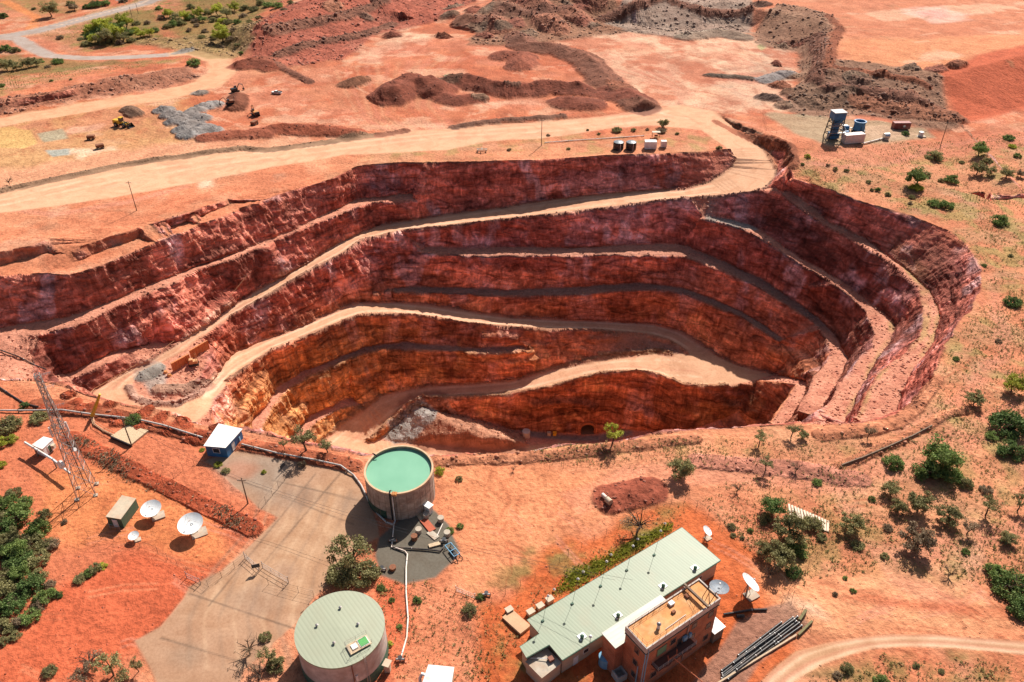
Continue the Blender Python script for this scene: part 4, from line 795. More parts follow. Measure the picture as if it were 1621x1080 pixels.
# ---- dishes
def dish(px, D, nrm, label, h=None, m=DISHM, pad=True, padoff=(1.2,-.2), group='satellite dishes'):
    h = h or D*.42; c = None
    for _ in range(3):
        q = P(px[0], px[1], h+.2); g = gz(q.x, q.y)
    t = thing('satellite_dish', label, 'satellite dish', (q.x, q.y, g), group=group); zc_ = q.z-g
    n = Vector(nrm).normalized(); R = n.to_track_quat('Z', 'Y').to_matrix(); r_ = D/2; dp = D*.13
    prof = [(r_*i/10, dp*(i/10)**2) for i in range(1, 11)]
    b = MB(); vs = [(0,0,0)]; N_ = 40
    for rr, zz in prof: vs += [(rr*math.cos(2*PI*k/N_), rr*math.sin(2*PI*k/N_), zz) for k in range(N_)]
    fs = [(0, 1+k, 1+(k+1) % N_) for k in range(N_)]+[(1+j*N_+k, 1+j*N_+(k+1) % N_, 1+(j+1)*N_+(k+1) % N_, 1+(j+1)*N_+k)[::1] for j in range(9) for k in range(N_)]
    nn = len(vs); vs += [(x, y, z-.04) for x, y, z in vs]; fs += [tuple(i+nn for i in f)[::-1] for f in fs]
    b.add([R @ Vector(v)+Vector((0,0,zc_)) for v in vs], fs); part('reflector', b, m, t, 'all')
    f = MB(); tip = Vector((0,0,zc_))+n*D*.36
    for a in (0, 2.1, 4.2): f.cyl(R @ Vector((r_*.92*math.cos(a), r_*.92*math.sin(a), dp*.85))+Vector((0,0,zc_)), tip, .02*D/4, n=6)
    part('feed_struts', f, STEEL, t); part('feed_horn', MB().cyl(tip+n*.1, tip-n*D*.05, .035*D, n=12), WHITE, t, True)
    s_ = MB(); back = Vector((0,0,zc_))-n*.25
    s_.cyl((0,0,-.1), (0,0,max(.3, zc_-.5)), .05*D, n=12); s_.cyl((D*.22,0,-.1), back, .014*D, n=6).cyl((-D*.22,0,-.1), back, .014*D, n=6).cyl((0,D*.25,-.1), back, .014*D, n=6)
    part('mount', s_, STEEL, t)
    if pad: part('pad', MB().box((padoff[0]*D/5, padoff[1]*D/5, .06), (D*.62, D*.5, .3), .5), CONC, t)
dish((302.5,831), 5.2, (.02,-.22,1), 'largest white dish on the red earth yard, right of its neighbours'); dish((240,807), 4.3, (.02,-.22,1), 'medium white dish beside the beige and green shed'); dish((212,849), 2.2, (0,-.2,1), 'smallest white dish, below the beige and green shed')
dish((1185.5,924), 4.2, (.62,.12,.8), 'white dish tilted right on a pad behind the brick building', h=3.2); dish((1118.5,841), 2.3, (.55,-.1,.8), 'small white dish by the far corner of the pale green roof', h=2)
dish((1138,932), 3.6, (.05,.12,1), 'grey dish on a lattice stand against the brick building', h=9.5, m=mat('dish_grey', (.20,.23,.27), .5, dirt=(.25,.22,.2)), pad=False)
# ---- tanks
def tank_water():
    c = Vector((-24.6,125.9,0)); r_ = 7.45; h = 8.; t = thing('water_tank', 'round concrete tank open at the top and full of green water', 'tank', c)
    part('wall', MB().lathe([(r_,-.5),(r_,.5),(r_,h-.35),(r_-.3,h-.35),(r_-.3,h-1.6)], 96), CONCT, t, True)
    part('rim', MB().lathe([(r_+.06,h-.35),(r_+.06,h),(r_-.34,h),(r_-.34,h-.35)], 96), mat('rim_concrete', (.60,.40,.25), .9, var=.2, dirt=(.42,.24,.13)), t, True)
    wm, tt, b = nodes('green_water'); n = nd(tt, 'ShaderNodeTexNoise', i_Scale=.15, i_Detail=3); g = nd(tt, 'ShaderNodeTexCoord'); tt.links.new(g.outputs['Object'], n.inputs[0])
    tt.links.new(ramp(tt, n.outputs[0], [(.3, (.17,.37,.245)), (.7, (.215,.43,.29))]), b.inputs['Base Color']); b.inputs['Roughness'].default_value = .25; b.inputs['Specular IOR Level'].default_value = .35
    n2 = nd(tt, 'ShaderNodeTexNoise', i_Scale=3., i_Detail=3); tt.links.new(g.outputs['Object'], n2.inputs[0]); bp = nd(tt, 'ShaderNodeBump', i_Strength=.08, i_Distance=.05); tt.links.new(n2.outputs[0], bp.inputs['Height']); tt.links.new(bp.outputs[0], b.inputs['Normal'])
    part('water', MB().cyl((0,0,h-1.6), (0,0,h-.75), r_-.32, n=96), wm, t)
    pj = MB()
    for k in range(30):
        a = k*2*PI/30; pj.box(((r_+.015)*math.cos(a), (r_+.015)*math.sin(a), h/2-.4), (.035,.06,h-1), a)
    for z in (2.2, 4.6): pj.lathe([(r_+.005,z),(r_+.03,z+.02),(r_+.005,z+.06)], 96)
    part('panel_joints', pj, DKCONC, t)
    part('algae_band', MB().add([((r_+.035)*math.cos(a), (r_+.035)*math.sin(a), z) for a in np.linspace(math.radians(190), math.radians(252), 14) for z in (0, 2.3)], [(2*i, 2*i+2, 2*i+3, 2*i+1) for i in range(13)]), mat('algae_stain', (.03,.075,.05), .8, var=.4, dirt=(.12,.1,.07)), t)
    a0 = math.radians(262); d = Vector((math.cos(a0), math.sin(a0), 0))
    part('inlet_pipe', MB().tube([d*(r_+.25)+Vector((0,0,.3)), d*(r_+.25)+Vector((0,0,h+.3)), d*(r_-.2)+Vector((0,0,h+.5)), d*(r_-.9)+Vector((0,0,h-.1))], .16, 10), DARK, t, True)
    d = Vector((math.cos(a0+.07), math.sin(a0+.07), 0)); part('outlet_pipe', MB().tube([d*(r_+.3)+Vector((0,0,h-.6)), d*(r_+.3)+Vector((0,0,0)), d*(r_+1.2)+Vector((0,0,.2))], .15, 10), WHITE, t, True)
    d = Vector((math.cos(a0+.13), math.sin(a0+.13), 0)); part('access_hatch', MB().box(d*(r_+.1)+Vector((0,0,h)), (.9,1.,.5), a0), ORANGE, t)
    lb = MB(); e = Vector((-d.y, d.x, 0))
    for s_ in (-.25, .25): lb.cyl(d*(r_+.35)+e*s_+Vector((0,0,0)), d*(r_+.35)+e*s_+Vector((0,0,h+.9)), .035, n=6)
    for i in range(28): lb.cyl(d*(r_+.35)-e*.25+Vector((0,0,i*.32)), d*(r_+.35)+e*.25+Vector((0,0,i*.32)), .02, n=5)
    part('ladder', lb, DARK, t); d = Vector((math.cos(2.5), math.sin(2.5), 0)); part('spout', MB().tube([d*(r_+.5)+Vector((0,0,h+.1)), d*(r_-.5)+Vector((0,0,h+.1)), d*(r_-.9)+Vector((0,0,h-.3))], .12, 8), DARK, t)
    rl = MB()
    for k in range(7): a = a0-.1+k*.055; q = Vector((math.cos(a), math.sin(a), 0))*(r_-.5); rl.cyl(q+Vector((0,0,h-.8)), q+Vector((0,0,h+.5)), .025, n=5)
    part('float_rods', rl, STEEL, t); d = Vector((math.cos(-.68), math.sin(-.68), 0)); part('control_box', MB().box(d*(r_+.9)+Vector((0,0,2.3)), (1.9,1.5,.12), -.68).box(d*(r_+.9)+Vector((0,0,1.1)), (1.5,1.1,2.2), -.68), WHITE, t)
    return c
tank_water()
def tank_roofed():
    c = P(538,994,8.2); c.z = 0; r_ = 7.85; h = 8.2; t = thing('water_tank', 'round concrete tank with a pale green ribbed sheet roof', 'tank', c)
    part('wall', MB().lathe([(r_-.1,-.5),(r_-.1,h-.3)], 96), CONCP, t, True); part('base_band', MB().lathe([(r_-.04,-.4),(r_-.04,2.4),(r_-.1,2.5)], 96), GREENP, t, True)
    part('roof', MB().lathe([(r_-.05,h-.4),(r_,h-.4),(r_,h),(r_*.5,h+.14),(.01,h+.28)], 96), ribbed('tank_roof_sheet', (.33,.345,.245), math.radians(-52), .35, (.31,.29,.2), .02), t, True)
    for x, y in ((581-538,976-994), (502-538,992-994), (567-538,990-994), (529-538,1020-994)):
        q = P(538+(x if x != 43 else 1), 994+(y if y != -18 else -30), h); part('vent', MB().cyl((q.x-c.x,q.y-c.y,h), (q.x-c.x,q.y-c.y,h+.5), .16, n=10).cyl((q.x-c.x,q.y-c.y,h+.5), (q.x-c.x,q.y-c.y,h+.68), .3, .05, 12), STEEL, t, True)
    q = P(568,1022,h+.1)-c; a = math.radians(35)
    pl = part('hatch_platform', MB().box((q.x,q.y,h+.35), (3.9,2.1,.12), a), PLANK, t)
    e = Vector((math.cos(a), math.sin(a), 0)); part('green_grating', MB().box((q.x+e.x*.9,q.y+e.y*.9,h+.5), (1.5,1.5,.1), a), mat('green_mesh', (.10,.36,.10), .7, var=.3, scale=8), pl); part('grating_frame', MB().box((q.x+e.x*.9,q.y+e.y*.9,h+.455), (1.75,1.75,.08), a), WHITE, pl); part('hatch_lid', MB().box((q.x-e.x*.8,q.y-e.y*.8,h+.5), (1.0,1.1,.16), a), WHITE, pl)
    rl = MB(); R_ = Matrix.Rotation(a, 3, 'Z')
    cs = [R_ @ Vector(v)+Vector((q.x,q.y,h+.4)) for v in ((-2,-1.1,0), (0,-1.1,0), (2,-1.1,0), (2,1.1,0), (0,1.1,0), (-2,1.1,0))]
    for p in cs: rl.cyl(p, up(p, 1.05), .03, n=6)
    for z in (.55, 1.05):
        for i in (0, 1, 3, 4, 5): rl.cyl(up(cs[i], z), up(cs[(i+1) % 6], z), .022, n=5)
    part('railing', rl, STEEL, t)
    d = Vector((math.cos(-.85), math.sin(-.85), 0)); e = Vector((-d.y, d.x, 0)); lb = MB()
    for s_ in (-.25, .25): lb.cyl(d*(r_+.3)+e*s_, d*(r_+.3)+e*s_+Vector((0,0,h+1)), .04, n=6)
    for i in range(29): lb.cyl(d*(r_+.3)-e*.25+Vector((0,0,i*.32)), d*(r_+.3)+e*.25+Vector((0,0,i*.32)), .02, n=5)
    part('ladder', lb, STEEL, t); d = Vector((math.cos(-1.15), math.sin(-1.15), 0)); part('downpipe', MB().tube([d*(r_+.1)+Vector((0,0,h-.3)), d*(r_+.1)+Vector((0,0,0))], .09, 8), RUST, t); part('level_gauge', MB().box(d*(r_+.02)+Vector((.5,.15,4.)), (.12,.4,1.5), -1.15), WHITE, t)
    d = Vector((math.cos(-.35), math.sin(-.35), 0)); part('valve_box', MB().box(d*(r_+.8)+Vector((0,0,2.2)), (1.3,1.5,.15), -.35).box(d*(r_+.8)+Vector((0,0,1.)), (1.,1.2,2.)), BEIGE, t)
tank_roofed()
o, w4, h = shed('shed', 'small shed with a bright white flat roof below the long white pipe', 'shed', [(668,1083),(678,1052),(719,1056),(714,1087)], 2.6, BEIGE, WHITE, .12); part('duct', MB().tube([(-2.,.3,2.), (-3.,.5,2.2), (-3.4,.2,1.4), (-3.4,.1,.1)], .3, 10), WHITE, o, True)
# ---- the long building and the brick block
def long_building():
    z = 4.6; px = [(1079.5,835),(1140.4,887),(890,1045),(869.4,1020.4),(833,1041),(822.8,1024),(854,1003.5),(834.4,981.5)]
    poly = rp(px, z); c = sum(poly, Vector())/8; c.z = 0; t = thing('long_building', 'long low building with pale green ribbed roof beside the brick block', 'building', c)
    loc = [Vector((p.x-c.x, p.y-c.y, 0)) for p in poly]
    ins = []
    n = len(loc); A = sum(loc[i].x*loc[(i+1) % n].y-loc[(i+1) % n].x*loc[i].y for i in range(n))
    for i in range(n):
        a, b, d = loc[i-1], loc[i], loc[(i+1) % n]; e1 = (b-a).normalized(); e2 = (d-b).normalized(); n1 = Vector((-e1.y, e1.x, 0))*(1 if A > 0 else -1); n2 = Vector((-e2.y, e2.x, 0))*(1 if A > 0 else -1)
        k = (n1+n2); k = k/max(k.dot(n1), .3)*.35; ins.append(b+k)
    part('wall', MB().prism(ins, -.4, z-.2), BEIGE, t)
    part('roof', MB().prism(loc, z-.18, z), ROOFG, t)
    gt = MB()
    for i in (1, 3, 5, 7, 0):
        a, b = loc[i], loc[(i+1) % n]; d = (b-a).normalized(); nn = Vector((-d.y, d.x, 0))*(-1 if A > 0 else 1); gt.cyl(a+nn*.07+Vector((0,0,z-.12)), b+nn*.07+Vector((0,0,z-.12)), .09, n=8)
    part('gutter', gt, GREENP, t)
    for u in (.12, .28, .62, .86): on_wall(t, ins[1], ins[2], u, 2.2, 1.2, 1.1, GLASS)
    on_wall(t, ins[1], ins[2], .92, 1.15, 1., 2.1, WHITE, 'door')
    for u in (.15, .35, .55, .75, .92): on_wall(t, ins[7], ins[0], u, 2.3, 1.3, 1., GLASS)
    for u in (.3, .7): on_wall(t, ins[0], ins[1], u, 2.3, 1.3, 1., GLASS)
    for x, y in ((1235,392), (1040,502), (765,682), (545,812)):
        q = P(780+x/3.857, 800+y/3.857, z)-c; v = part('roof_vent', MB().box((q.x,q.y+.35,z+.05), (1.5,1.2,.1), .6), WHITE, t); part('vent_hood', MB().cyl((q.x,q.y,z+.1), (q.x,q.y,z+.65), .33, n=14).cyl((q.x,q.y,z+.65), (q.x,q.y,z+.9), .4, .1, 14), GREENP, v, True)
    for x, y in ((985,305), (818,398), (658,495), (485,603), (305,708)):
        q = P(780+x/3.857, 800+y/3.857, z)-c; v = part('vent_stay', MB().cyl((q.x,q.y,z), (q.x+.9,q.y+1.2,z+5.8), .028, n=6), DARK, t); part('stay_foot', MB().box((q.x,q.y,z+.12), (.5,.4,.22), .6), GREENP, v); part('lamp', MB().cyl((q.x+.9,q.y+1.2,z+5.7), (q.x+.9,q.y+1.2,z+6.0), .28, .08, 10), WHITE, v)
    q = P(931,1002,z)-c; v = part('lamp_post', MB().cyl((q.x,q.y-3,z), (q.x,q.y-3,z+3.4), .05, n=8), STEEL, t); part('lamp_head', MB().cyl((q.x,q.y-3,z+3.3), (q.x,q.y-3,z+3.6), .35, .15, 12), WHITE, v)
    a = P(887,1010,3.4)-c
    fl = rp([(833,1048),(865.6,1028),(887.6,1050),(858,1073)], 3.2); fl = [p-c for p in fl]
    fr = part('flat_annex', MB().prism(fl, -.4, 3.2), BEIGE, t); part('annex_roof', MB().prism([p+(p-sum(fl, Vector())/4).normalized()*.2 for p in fl], 3.203, 3.34), CONC, fr)
    q = P(872,1044,3.6)-c; part('cooling_unit', MB().box((q.x,q.y,3.7), (.9,.9,.6), .5), mat('brown_box', (.22,.08,.05), .7), fr); part('pipe', MB().cyl((q.x,q.y,3.8), (q.x-3.6,q.y+.3,3.55), .07, n=8), WHITE, fr)
long_building()
def brick_block():
    zr = 12.6; cp = [(988.3,993.3),(1106.7,916.7),(1140.8,948.3),(1025,1028.3)]; poly = rp(cp, zr); c = sum(poly, Vector())/4; c.z = 0
    d = (poly[1]-poly[0]+poly[2]-poly[3]); rz = math.atan2(d.y, d.x); L_ = d.length/2; W_ = ((poly[3]-poly[0]).length+(poly[2]-poly[1]).length)/2
    t = thing('brick_building', 'three storey red brick block with an orange flat roof and balcony', 'building', c, rz)
    part('wall', MB().box((0,0,zr/2-.6), (L_-.3, W_-.3, zr-1.0)), BRICK, t)
    part('parapet_band', MB().box((0,-W_/2+.12,zr-.5), (L_,.24,1.4)).box((0,W_/2-.12,zr-.5), (L_,.24,1.4)).box((-L_/2+.12,0,zr-.5), (.24,W_-.48,1.4)).box((L_/2-.12,0,zr-.5), (.24,W_-.48,1.4)), CONCP, t)
    part('band_course', MB().box((0,-W_/2+.06,zr-1.5), (L_,.28,.22)).box((-L_/2+.06,0,zr-1.5), (.28,W_-.2,.22)), DKCONC, t)
    part('roof', MB().box((0,0,zr-.2), (L_-.5,W_-.5,.3)), TERR, t)
    def win(x, z, face='front', w_=1.1, h_=1.3, mt=GLASS, nm='window'):
        if face == 'front': a, b = Vector((-L_/2,-W_/2+.15,0)), Vector((L_/2,-W_/2+.15,0)); u = x/L_+.5
        elif face == 'left': a, b = Vector((-L_/2+.15,-W_/2,0)), Vector((-L_/2+.15,W_/2,0)); u = x/W_+.5
        else: a, b = Vector((L_/2-.15,-W_/2,0)), Vector((L_/2-.15,W_/2,0)); u = x/W_+.5
        f = on_wall(t, a, b, u, z, w_, h_, mt, nm, DKCONC, .1)
        return f
    for z in (9.6, 6.3, 2.8):
        for x in (L_*.40, L_*.17): win(x, z)
        win(-W_*.1, z, 'left', 1., 1.3)
    for x, z in ((-L_*.12, 9.2), (-L_*.33, 2.8), (-L_*.12, 2.8)): win(x, z, w_=1.3)
    win(-L_*.27, 8.9, w_=2.2, h_=2., mt=mat('green_board', (.12,.25,.15), .7), nm='board'); win(-L_*.02, 7.6, w_=1.2, h_=2.2, mt=DARK, nm='door')
    bz = 6.6; b = part('balcony', MB().box((-L_*.13,-W_/2-.75,bz), (L_*.52,1.7,.2)), mat('balcony_deck', (.13,.05,.035), .8), t)
    rl = MB(); x0 = -L_*.13-L_*.26+.05; x1 = -L_*.13+L_*.26-.05; n_ = 9
    for i in range(n_): x = x0+(x1-x0)*i/(n_-1); rl.cyl((x,-W_/2-1.55,bz), (x,-W_/2-1.55,bz+1.1), .035, n=6)
    for z in (.4, .75, 1.1): rl.cyl((x0,-W_/2-1.55,bz+z), (x1,-W_/2-1.55,bz+z), .03, n=6).cyl((x0,-W_/2-1.55,bz+z), (x0,-W_/2,bz+z), .03, n=6).cyl((x1,-W_/2-1.55,bz+z), (x1,-W_/2,bz+z), .03, n=6)
    part('railing', rl, STEEL, b); br = MB()
    for x in (x0+.3, 0-L_*.13, x1-.3): br.cyl((x,-W_/2-1.4,bz-.1), (x,-W_/2+.1,bz-1.7), .05, n=6)
    part('brackets', br, RUST, b)
    part('switch_box', MB().box((.6,-W_/2-.2,8.3), (.9,.45,.9)).box((1.9,-W_/2-.15,8.), (.6,.35,1.1)), LBLUE, t)
    jb = MB(); j0 = Vector((-L_*.18,-W_/2-1.2,bz+.6)); j1 = Vector((L_*.02,-W_/2-8.5,bz-3.5)); jb.cyl(j0, j1, .09, n=8).box(j0, (2.2,.16,.16)).cyl(j0+Vector((-1,0,0)), j0+Vector((-1.2,.1,1.3)), .05, n=6).cyl(j0+Vector((1,0,0)), j0+Vector((1.,.2,1.3)), .05, n=6)
    part('jib_arm', jb, mat('red_oxide_steel', (.50,.15,.07), .6), t)
    dp = MB()
    for x, z0 in ((-L_/2-.1, zr-1.2), (-L_/2+.5, zr-.4)): dp.tube([(x,-W_/2-.08,z0), (x,-W_/2-.12,z0-2.2), (x-.15,-W_/2-.15,z0-2.6), (x-.15,-W_/2-.12,0)], .10, 8)
    dp.tube([(-L_/2-.12,-W_*.28,6.5), (-L_/2-.12,-W_*.28,0)], .1, 8); part('downpipes', dp, LBLUE, t)
    part('conduit', MB().box((L_*.07,-W_/2-.02,7), (.16,.2,11.5)), STEEL, t)
    rr = MB()
    def rail(a, b, n_):
        a = Vector(a); b = Vector(b)
        for i in range(n_+1): p = a.lerp(b, i/n_); rr.cyl(p, up(p, 1.15), .03, n=5)
        for z in (.55, 1.15): rr.cyl(up(a, z), up(b, z), .025, n=5)
    rail((-L_/2+.4,-W_/2+.4,zr-.1), (L_*.2,-W_/2+.4,zr-.1), 8); rail((-L_/2+.4,W_/2-.4,zr-.1), (L_*.36,W_/2-.4,zr-.1), 10); rail((-L_/2+.4,-W_/2+.4,zr-.1), (-L_/2+.4,W_/2-.4,zr-.1), 4); rail((L_*.2,-W_/2+.4,zr-.1), (L_*.28,W_/2-.4,zr-.1), 4)
    part('roof_railing', rr, RUST, t)
    v = part('roof_vent', MB().cyl((-L_*.24,-W_*.12,zr-.05), (-L_*.24,-W_*.12,zr+1.0), .32, .26, 16), WHITE, t, True); part('cowl', MB().cyl((-L_*.24,-W_*.12,zr+1.0), (-L_*.24,-W_*.12,zr+1.35), .42, .1, 16), STEEL, v, True)
    part('roof_hatch', MB().box((0,.1,zr+.15), (.7,.5,.4)), RUST, t); part('air_unit', MB().box((L_*.05,W_*.3,zr+.2), (1.,.8,.5)), WHITE, t); part('roof_duct', MB().box((L_*.24,W_*.22,zr+.12), (.5,.8,.4)), RUST, t)
    part('fallen_pipe', MB().cyl((-L_*.2,-W_*.3,zr+.05), (L_*.08,-W_*.28,zr+.08), .05, n=6), WHITE, t)
    part('crane_beam', MB().box((L_*.30,0,zr+.75), (.35,W_+.6,.5)), DKCONC, t)
    fr = MB()
    for y in (-W_*.42, -W_*.1): fr.cyl((L_*.36,y,zr-.1), (L_*.44,y,zr+2.3), .06, n=6).cyl((L_*.46,y,zr-.1), (L_*.42,y,zr+2.3), .06, n=6)
    fr.cyl((L_*.36,-W_*.42,zr-.1), (L_*.43,-W_*.1,zr+2.2), .05, n=6).cyl((L_*.46,-W_*.1,zr), (L_*.42,-W_*.42,zr+2.2), .05, n=6); part('corner_frame', fr, DARK, t)
    # annex with the cream skillion roof on the far side, and lower store at the right end
    a = part('rear_annex', MB().box((-L_*.22,W_/2+1.55,4.3), (L_*.76,3.3,8.4)), BRICK, t); part('annex_roof', MB().box((-L_*.22,W_/2+1.5,8.62), (L_*.80,3.7,.16)), ROOFC, a)
    s_ = part('side_store', MB().box((L_/2+1.3,-.9,1.4), (2.6,4.2,3.2)), DKCONC, t); part('store_roof', MB().box((L_/2+1.3,-.9,3.1), (2.9,4.6,.14)), WHITE, s_)
    dk = part('steel_deck', MB().box((L_/2+1.4,W_/2+1.2,5.), (4.4,4.,.2)), BEIGE, t); tr = MB(); random.seed(4)
    for i in range(14):
        p = Vector((L_/2-.6+random.random()*3.4, W_/2-.6+random.random()*3., 5.2+random.random()*1.6)); q = p+Vector((random.uniform(-2,2), random.uniform(-1.5,1.5), random.uniform(-1,1))); tr.cyl(p, q, .05, n=5)
    for x in (-.6, 3.4):
        for y in (-.6, 3): tr.cyl((L_/2+x,W_/2+y,0), (L_/2+x,W_/2+y,5), .08, n=6)
    part('truss', tr, STEEL, dk)
    return t, c, rz, L_, W_
brick_block()
tag(part('header_tank', MB().cyl((0,0,-.2), (0,0,2.2), 1.25, n=28).cyl((0,0,2.2), (0,0,2.45), 1.3, .5, 28), LBLUE, None, True, origin=None), 'pale blue round tank standing in the courtyard of the brick block', 'tank').location = G(958,1050)
def openbox():
    m = MB()
    for x, y, a, b in ((0,.9,2.,.2), (0,-.9,2.,.2), (.9,0,.2,1.6), (-.9,0,.2,1.6)): m.box((x,y,.8), (a,b,1.7))
    m.box((0,0,.1), (1.6,1.6,.2)); o = part('concrete_bin', m, CONCP); o.location = G(980,1072); o.rotation_euler.z = .5; tag(o, 'square open concrete bin beside the brick block', 'bin')
openbox()

# ---- tunnel portal
def tunnel():
    f = gz(POR.x, POR.y-4); t = thing('tunnel_portal', 'dark arched tunnel mouth at the foot of the lowest pit wall', 'tunnel', (POR.x, POR.y, f)); N_ = 18
    pr = [(-2.7,-.5)]+[(2.7*math.cos(PI-PI*i/N_), 2.3+2.5*math.sin(PI*i/N_)) for i in range(N_+1)]+[(2.7,-.5)]
    vs = [(x, y, z) for y in (-1.2, 14) for x, z in pr]; n = len(pr); b = MB().add(vs, [(i, i+1, n+i+1, n+i) for i in range(n-1)]+[tuple(range(n, 2*n))])
    dk = mat('tunnel_rock', (.10,.05,.035), .95, bump=.1); part('lining', b, dk, t)
    vs = [(x*s_, -1.2-.0*s_, z*s_ if z > 0 else z) for s_ in (1, 1.22) for x, z in pr]+[(x*1.22, 1.5, z*1.22 if z > 0 else z) for x, z in pr]
    part('arch_collar', MB().add(vs, [(i, i+1, n+i+1, n+i) for i in range(n-1)]+[(n+i, n+i+1, 2*n+i+1, 2*n+i) for i in range(n-1)]), mat('portal_rock', (.36,.12,.05), .95, bump=.1), t)
    part('tunnel_floor', MB().box((0,6,.02), (5.2,15,.1)), mat('tunnel_floor', (.2,.12,.08), .95), t)
tunnel()
g = G(833,691); o = part('pit_tank', MB().cyl((0,0,-.2), (0,0,2.6), 1.5, n=24).cyl((0,0,2.6), (0,0,2.8), 1.6, n=24), CONCP, None, True); o.location = g; tag(o, 'squat round pale tank on the dark pit floor', 'tank')
for k, x in enumerate((869,878)):
    o = part('pump_box', MB().box((0,0,.7), (1.3,1.2,1.5)).box((0,0,1.5), (1.5,1.4,.12)), [BEIGE, YEL][k]); o.location = G(x,689); tag(o, ['beige pump box on the pit floor near the tunnel', 'yellow pump box on the pit floor near the tunnel'][k], 'pump')
# ---- pipelines
def pipeline(name, pp, r_, mt, label, z=.5, support=True, cat='pipe'):
    pts = [up(G(a, b), z) for a, b in pp]; dn = []
    for a, b in zip(pts[:-1], pts[1:]):
        k = max(1, int((b-a).length/1.5)); dn += [a.lerp(b, i/k) for i in range(k)]
    dn.append(pts[-1]); c = dn[0].copy(); t = thing(name, label, cat, c)
    part('pipe_run', MB().tube([p-c for p in dn], r_, 10), mt, t, True); j = MB()
    for i in range(3, len(dn)-1, 4):
        d = (dn[i+1]-dn[i]).normalized()*.08; j.cyl(dn[i]-c-d, dn[i]-c+d, r_*1.25, n=12)
    part('couplings', j, STEEL, t)
    if support:
        s_ = MB()
        for i in range(2, len(dn), 5): s_.box((dn[i].x-c.x, dn[i].y-c.y, -z*.5+dn[i].z-c.z), (.25,.25,z+.6))
        part('supports', s_, DKCONC, t)
GP = mat('grey_pipe', (.52,.48,.44), .5, dirt=(.28,.17,.11)); WP = mat('white_pipe', (.74,.66,.58), .5, dirt=(.5,.3,.2)); BP = mat('black_pipe', (.03,.028,.03), .35, dirt=(.16,.1,.07))
pipeline('pipeline', [(-40,650),(0,652),(50,652),(100,654),(150,659),(215,667),(260,679),(322,697)], .22, GP, 'grey pipeline along the left rim, from the frame edge to the white roofed shed')
pipeline('pipeline', [(384,708),(440,721),(500,733),(540,741),(560,754),(572,770),(584,795),(598,815),(612,828),(622,832)], .2, GP, 'curved pipeline from the shed round the yard to the green water tank', .35)
pipeline('pipeline', [(624,828),(622,850),(620,868)], .13, WP, 'short white pipe running out of the green water tank', .3, False)
pipeline('pipeline', [(618,862),(624,868),(680,872),(697,874),(702,868)], .17, BP, 'dark pipe across the dark apron to the pale blue frame', .3, False)
pipeline('pipeline', [(622,867),(641,874),(645,879),(643,900),(643,940),(646,980),(644,1010),(637,1035),(633,1048)], .16, WP, 'long white pipe winding past the roofed tank', .3, False)
pipeline('hose', [(-40,545),(0,556),(30,567),(55,580),(75,590)], .2, BP, 'black hose over the pit rim at the far left', .5, False, 'hose'); pipeline('hose', [(-30,600),(0,614),(20,628),(40,640),(62,648)], .22, BP, 'black hose ending by the bushes at the left edge', .2, False, 'hose')
pipeline('hose', [(118,652),(150,618),(180,600),(217,580),(255,557),(300,530),(335,505),(370,478),(395,457)], .1, mat('tan_hose', (.42,.2,.1), .7), 'long tan hose snaking down the pit wall above the haul road', .3, False, 'hose')
pipeline('pipeline', [(862,227),(900,224),(960,220),(1020,216)], .2, WP, 'thin pale pipe from the timber pole to the black tanks', .3, False)
pipeline('pipeline', [(1145,974),(1165,971),(1190,966),(1214,966)], .22, BP, 'single black pipe lying behind the brick building', .3, False); pipeline('pipeline', [(1366,229),(1398,221)], .3, WP, 'white pipe between the long white tank and the silver drum', .5, False)
pipeline('cable_tray', [(45,713),(60,722),(90,741),(117,763)], .26, WHITE, 'raised white duct between the white hut and the tower', 2.6, True, 'duct')
# ---- barrels, planks and fittings on the dark apron
for k, (x, y, m_, lb) in enumerate([(675,814,CONC,'pale concrete drum nearest the green tank'),(698,820,CONC,'pale concrete drum right of the plank stack'),(663,838,CONC,'pale concrete drum left of the plank stack'),(708,843,CONC,'pale concrete drum near the right edge of the dark apron'),(656,849,RUST,'rust brown drum in the middle of the dark apron'),(622,896,RUST,'low rusty drum at the lower left of the dark apron')]):
    hh = 1.1 if k < 5 else .6; o = part('drum', MB().cyl((0,0,-.1), (0,0,hh), .66, n=20).cyl((0,0,hh), (0,0,hh+.08), .70, n=20), m_, None, True); o.location = G(x, y+5); tag(o, lb, 'drum', 'drums on the dark apron')
def slab(px0, px1, wd, th, mt, name, label, cat, group=None, z=0.06):
    a = G(*px0); b = G(*px1); d = b-a; o = part(name, MB().box((0,0,th/2), (math.hypot(d.x, d.y), wd, th)), mt); o.location = (a+b)/2+Vector((0,0,z)); o.rotation_euler = (0, -math.asin(max(-1, min(1, d.z/d.length))), math.atan2(d.y, d.x)); return tag(o, label, cat, group)
slab((663,813),(671,824), 1.5, .15, PLANK, 'plank_stack', 'pale boards at the top of the apron stack', 'boards'); slab((670,823),(685,841), 1.6, .2, mat('red_boards', (.42,.10,.05), .8), 'plank_stack', 'red brown boards between the pale ones', 'boards'); slab((679,842),(692,853), 1.4, .15, CONC, 'plank_stack', 'pale slab at the bottom of the apron stack', 'slab'); slab((679,866),(697,861), .9, .3, PLANK, 'crate', 'tan timber crate lying on the dark apron', 'crate')
slab((692,849),(701,830), .16, .16, WP, 'loose_pipe', 'white offcut pipe leaning over the pale slab', 'pipe')
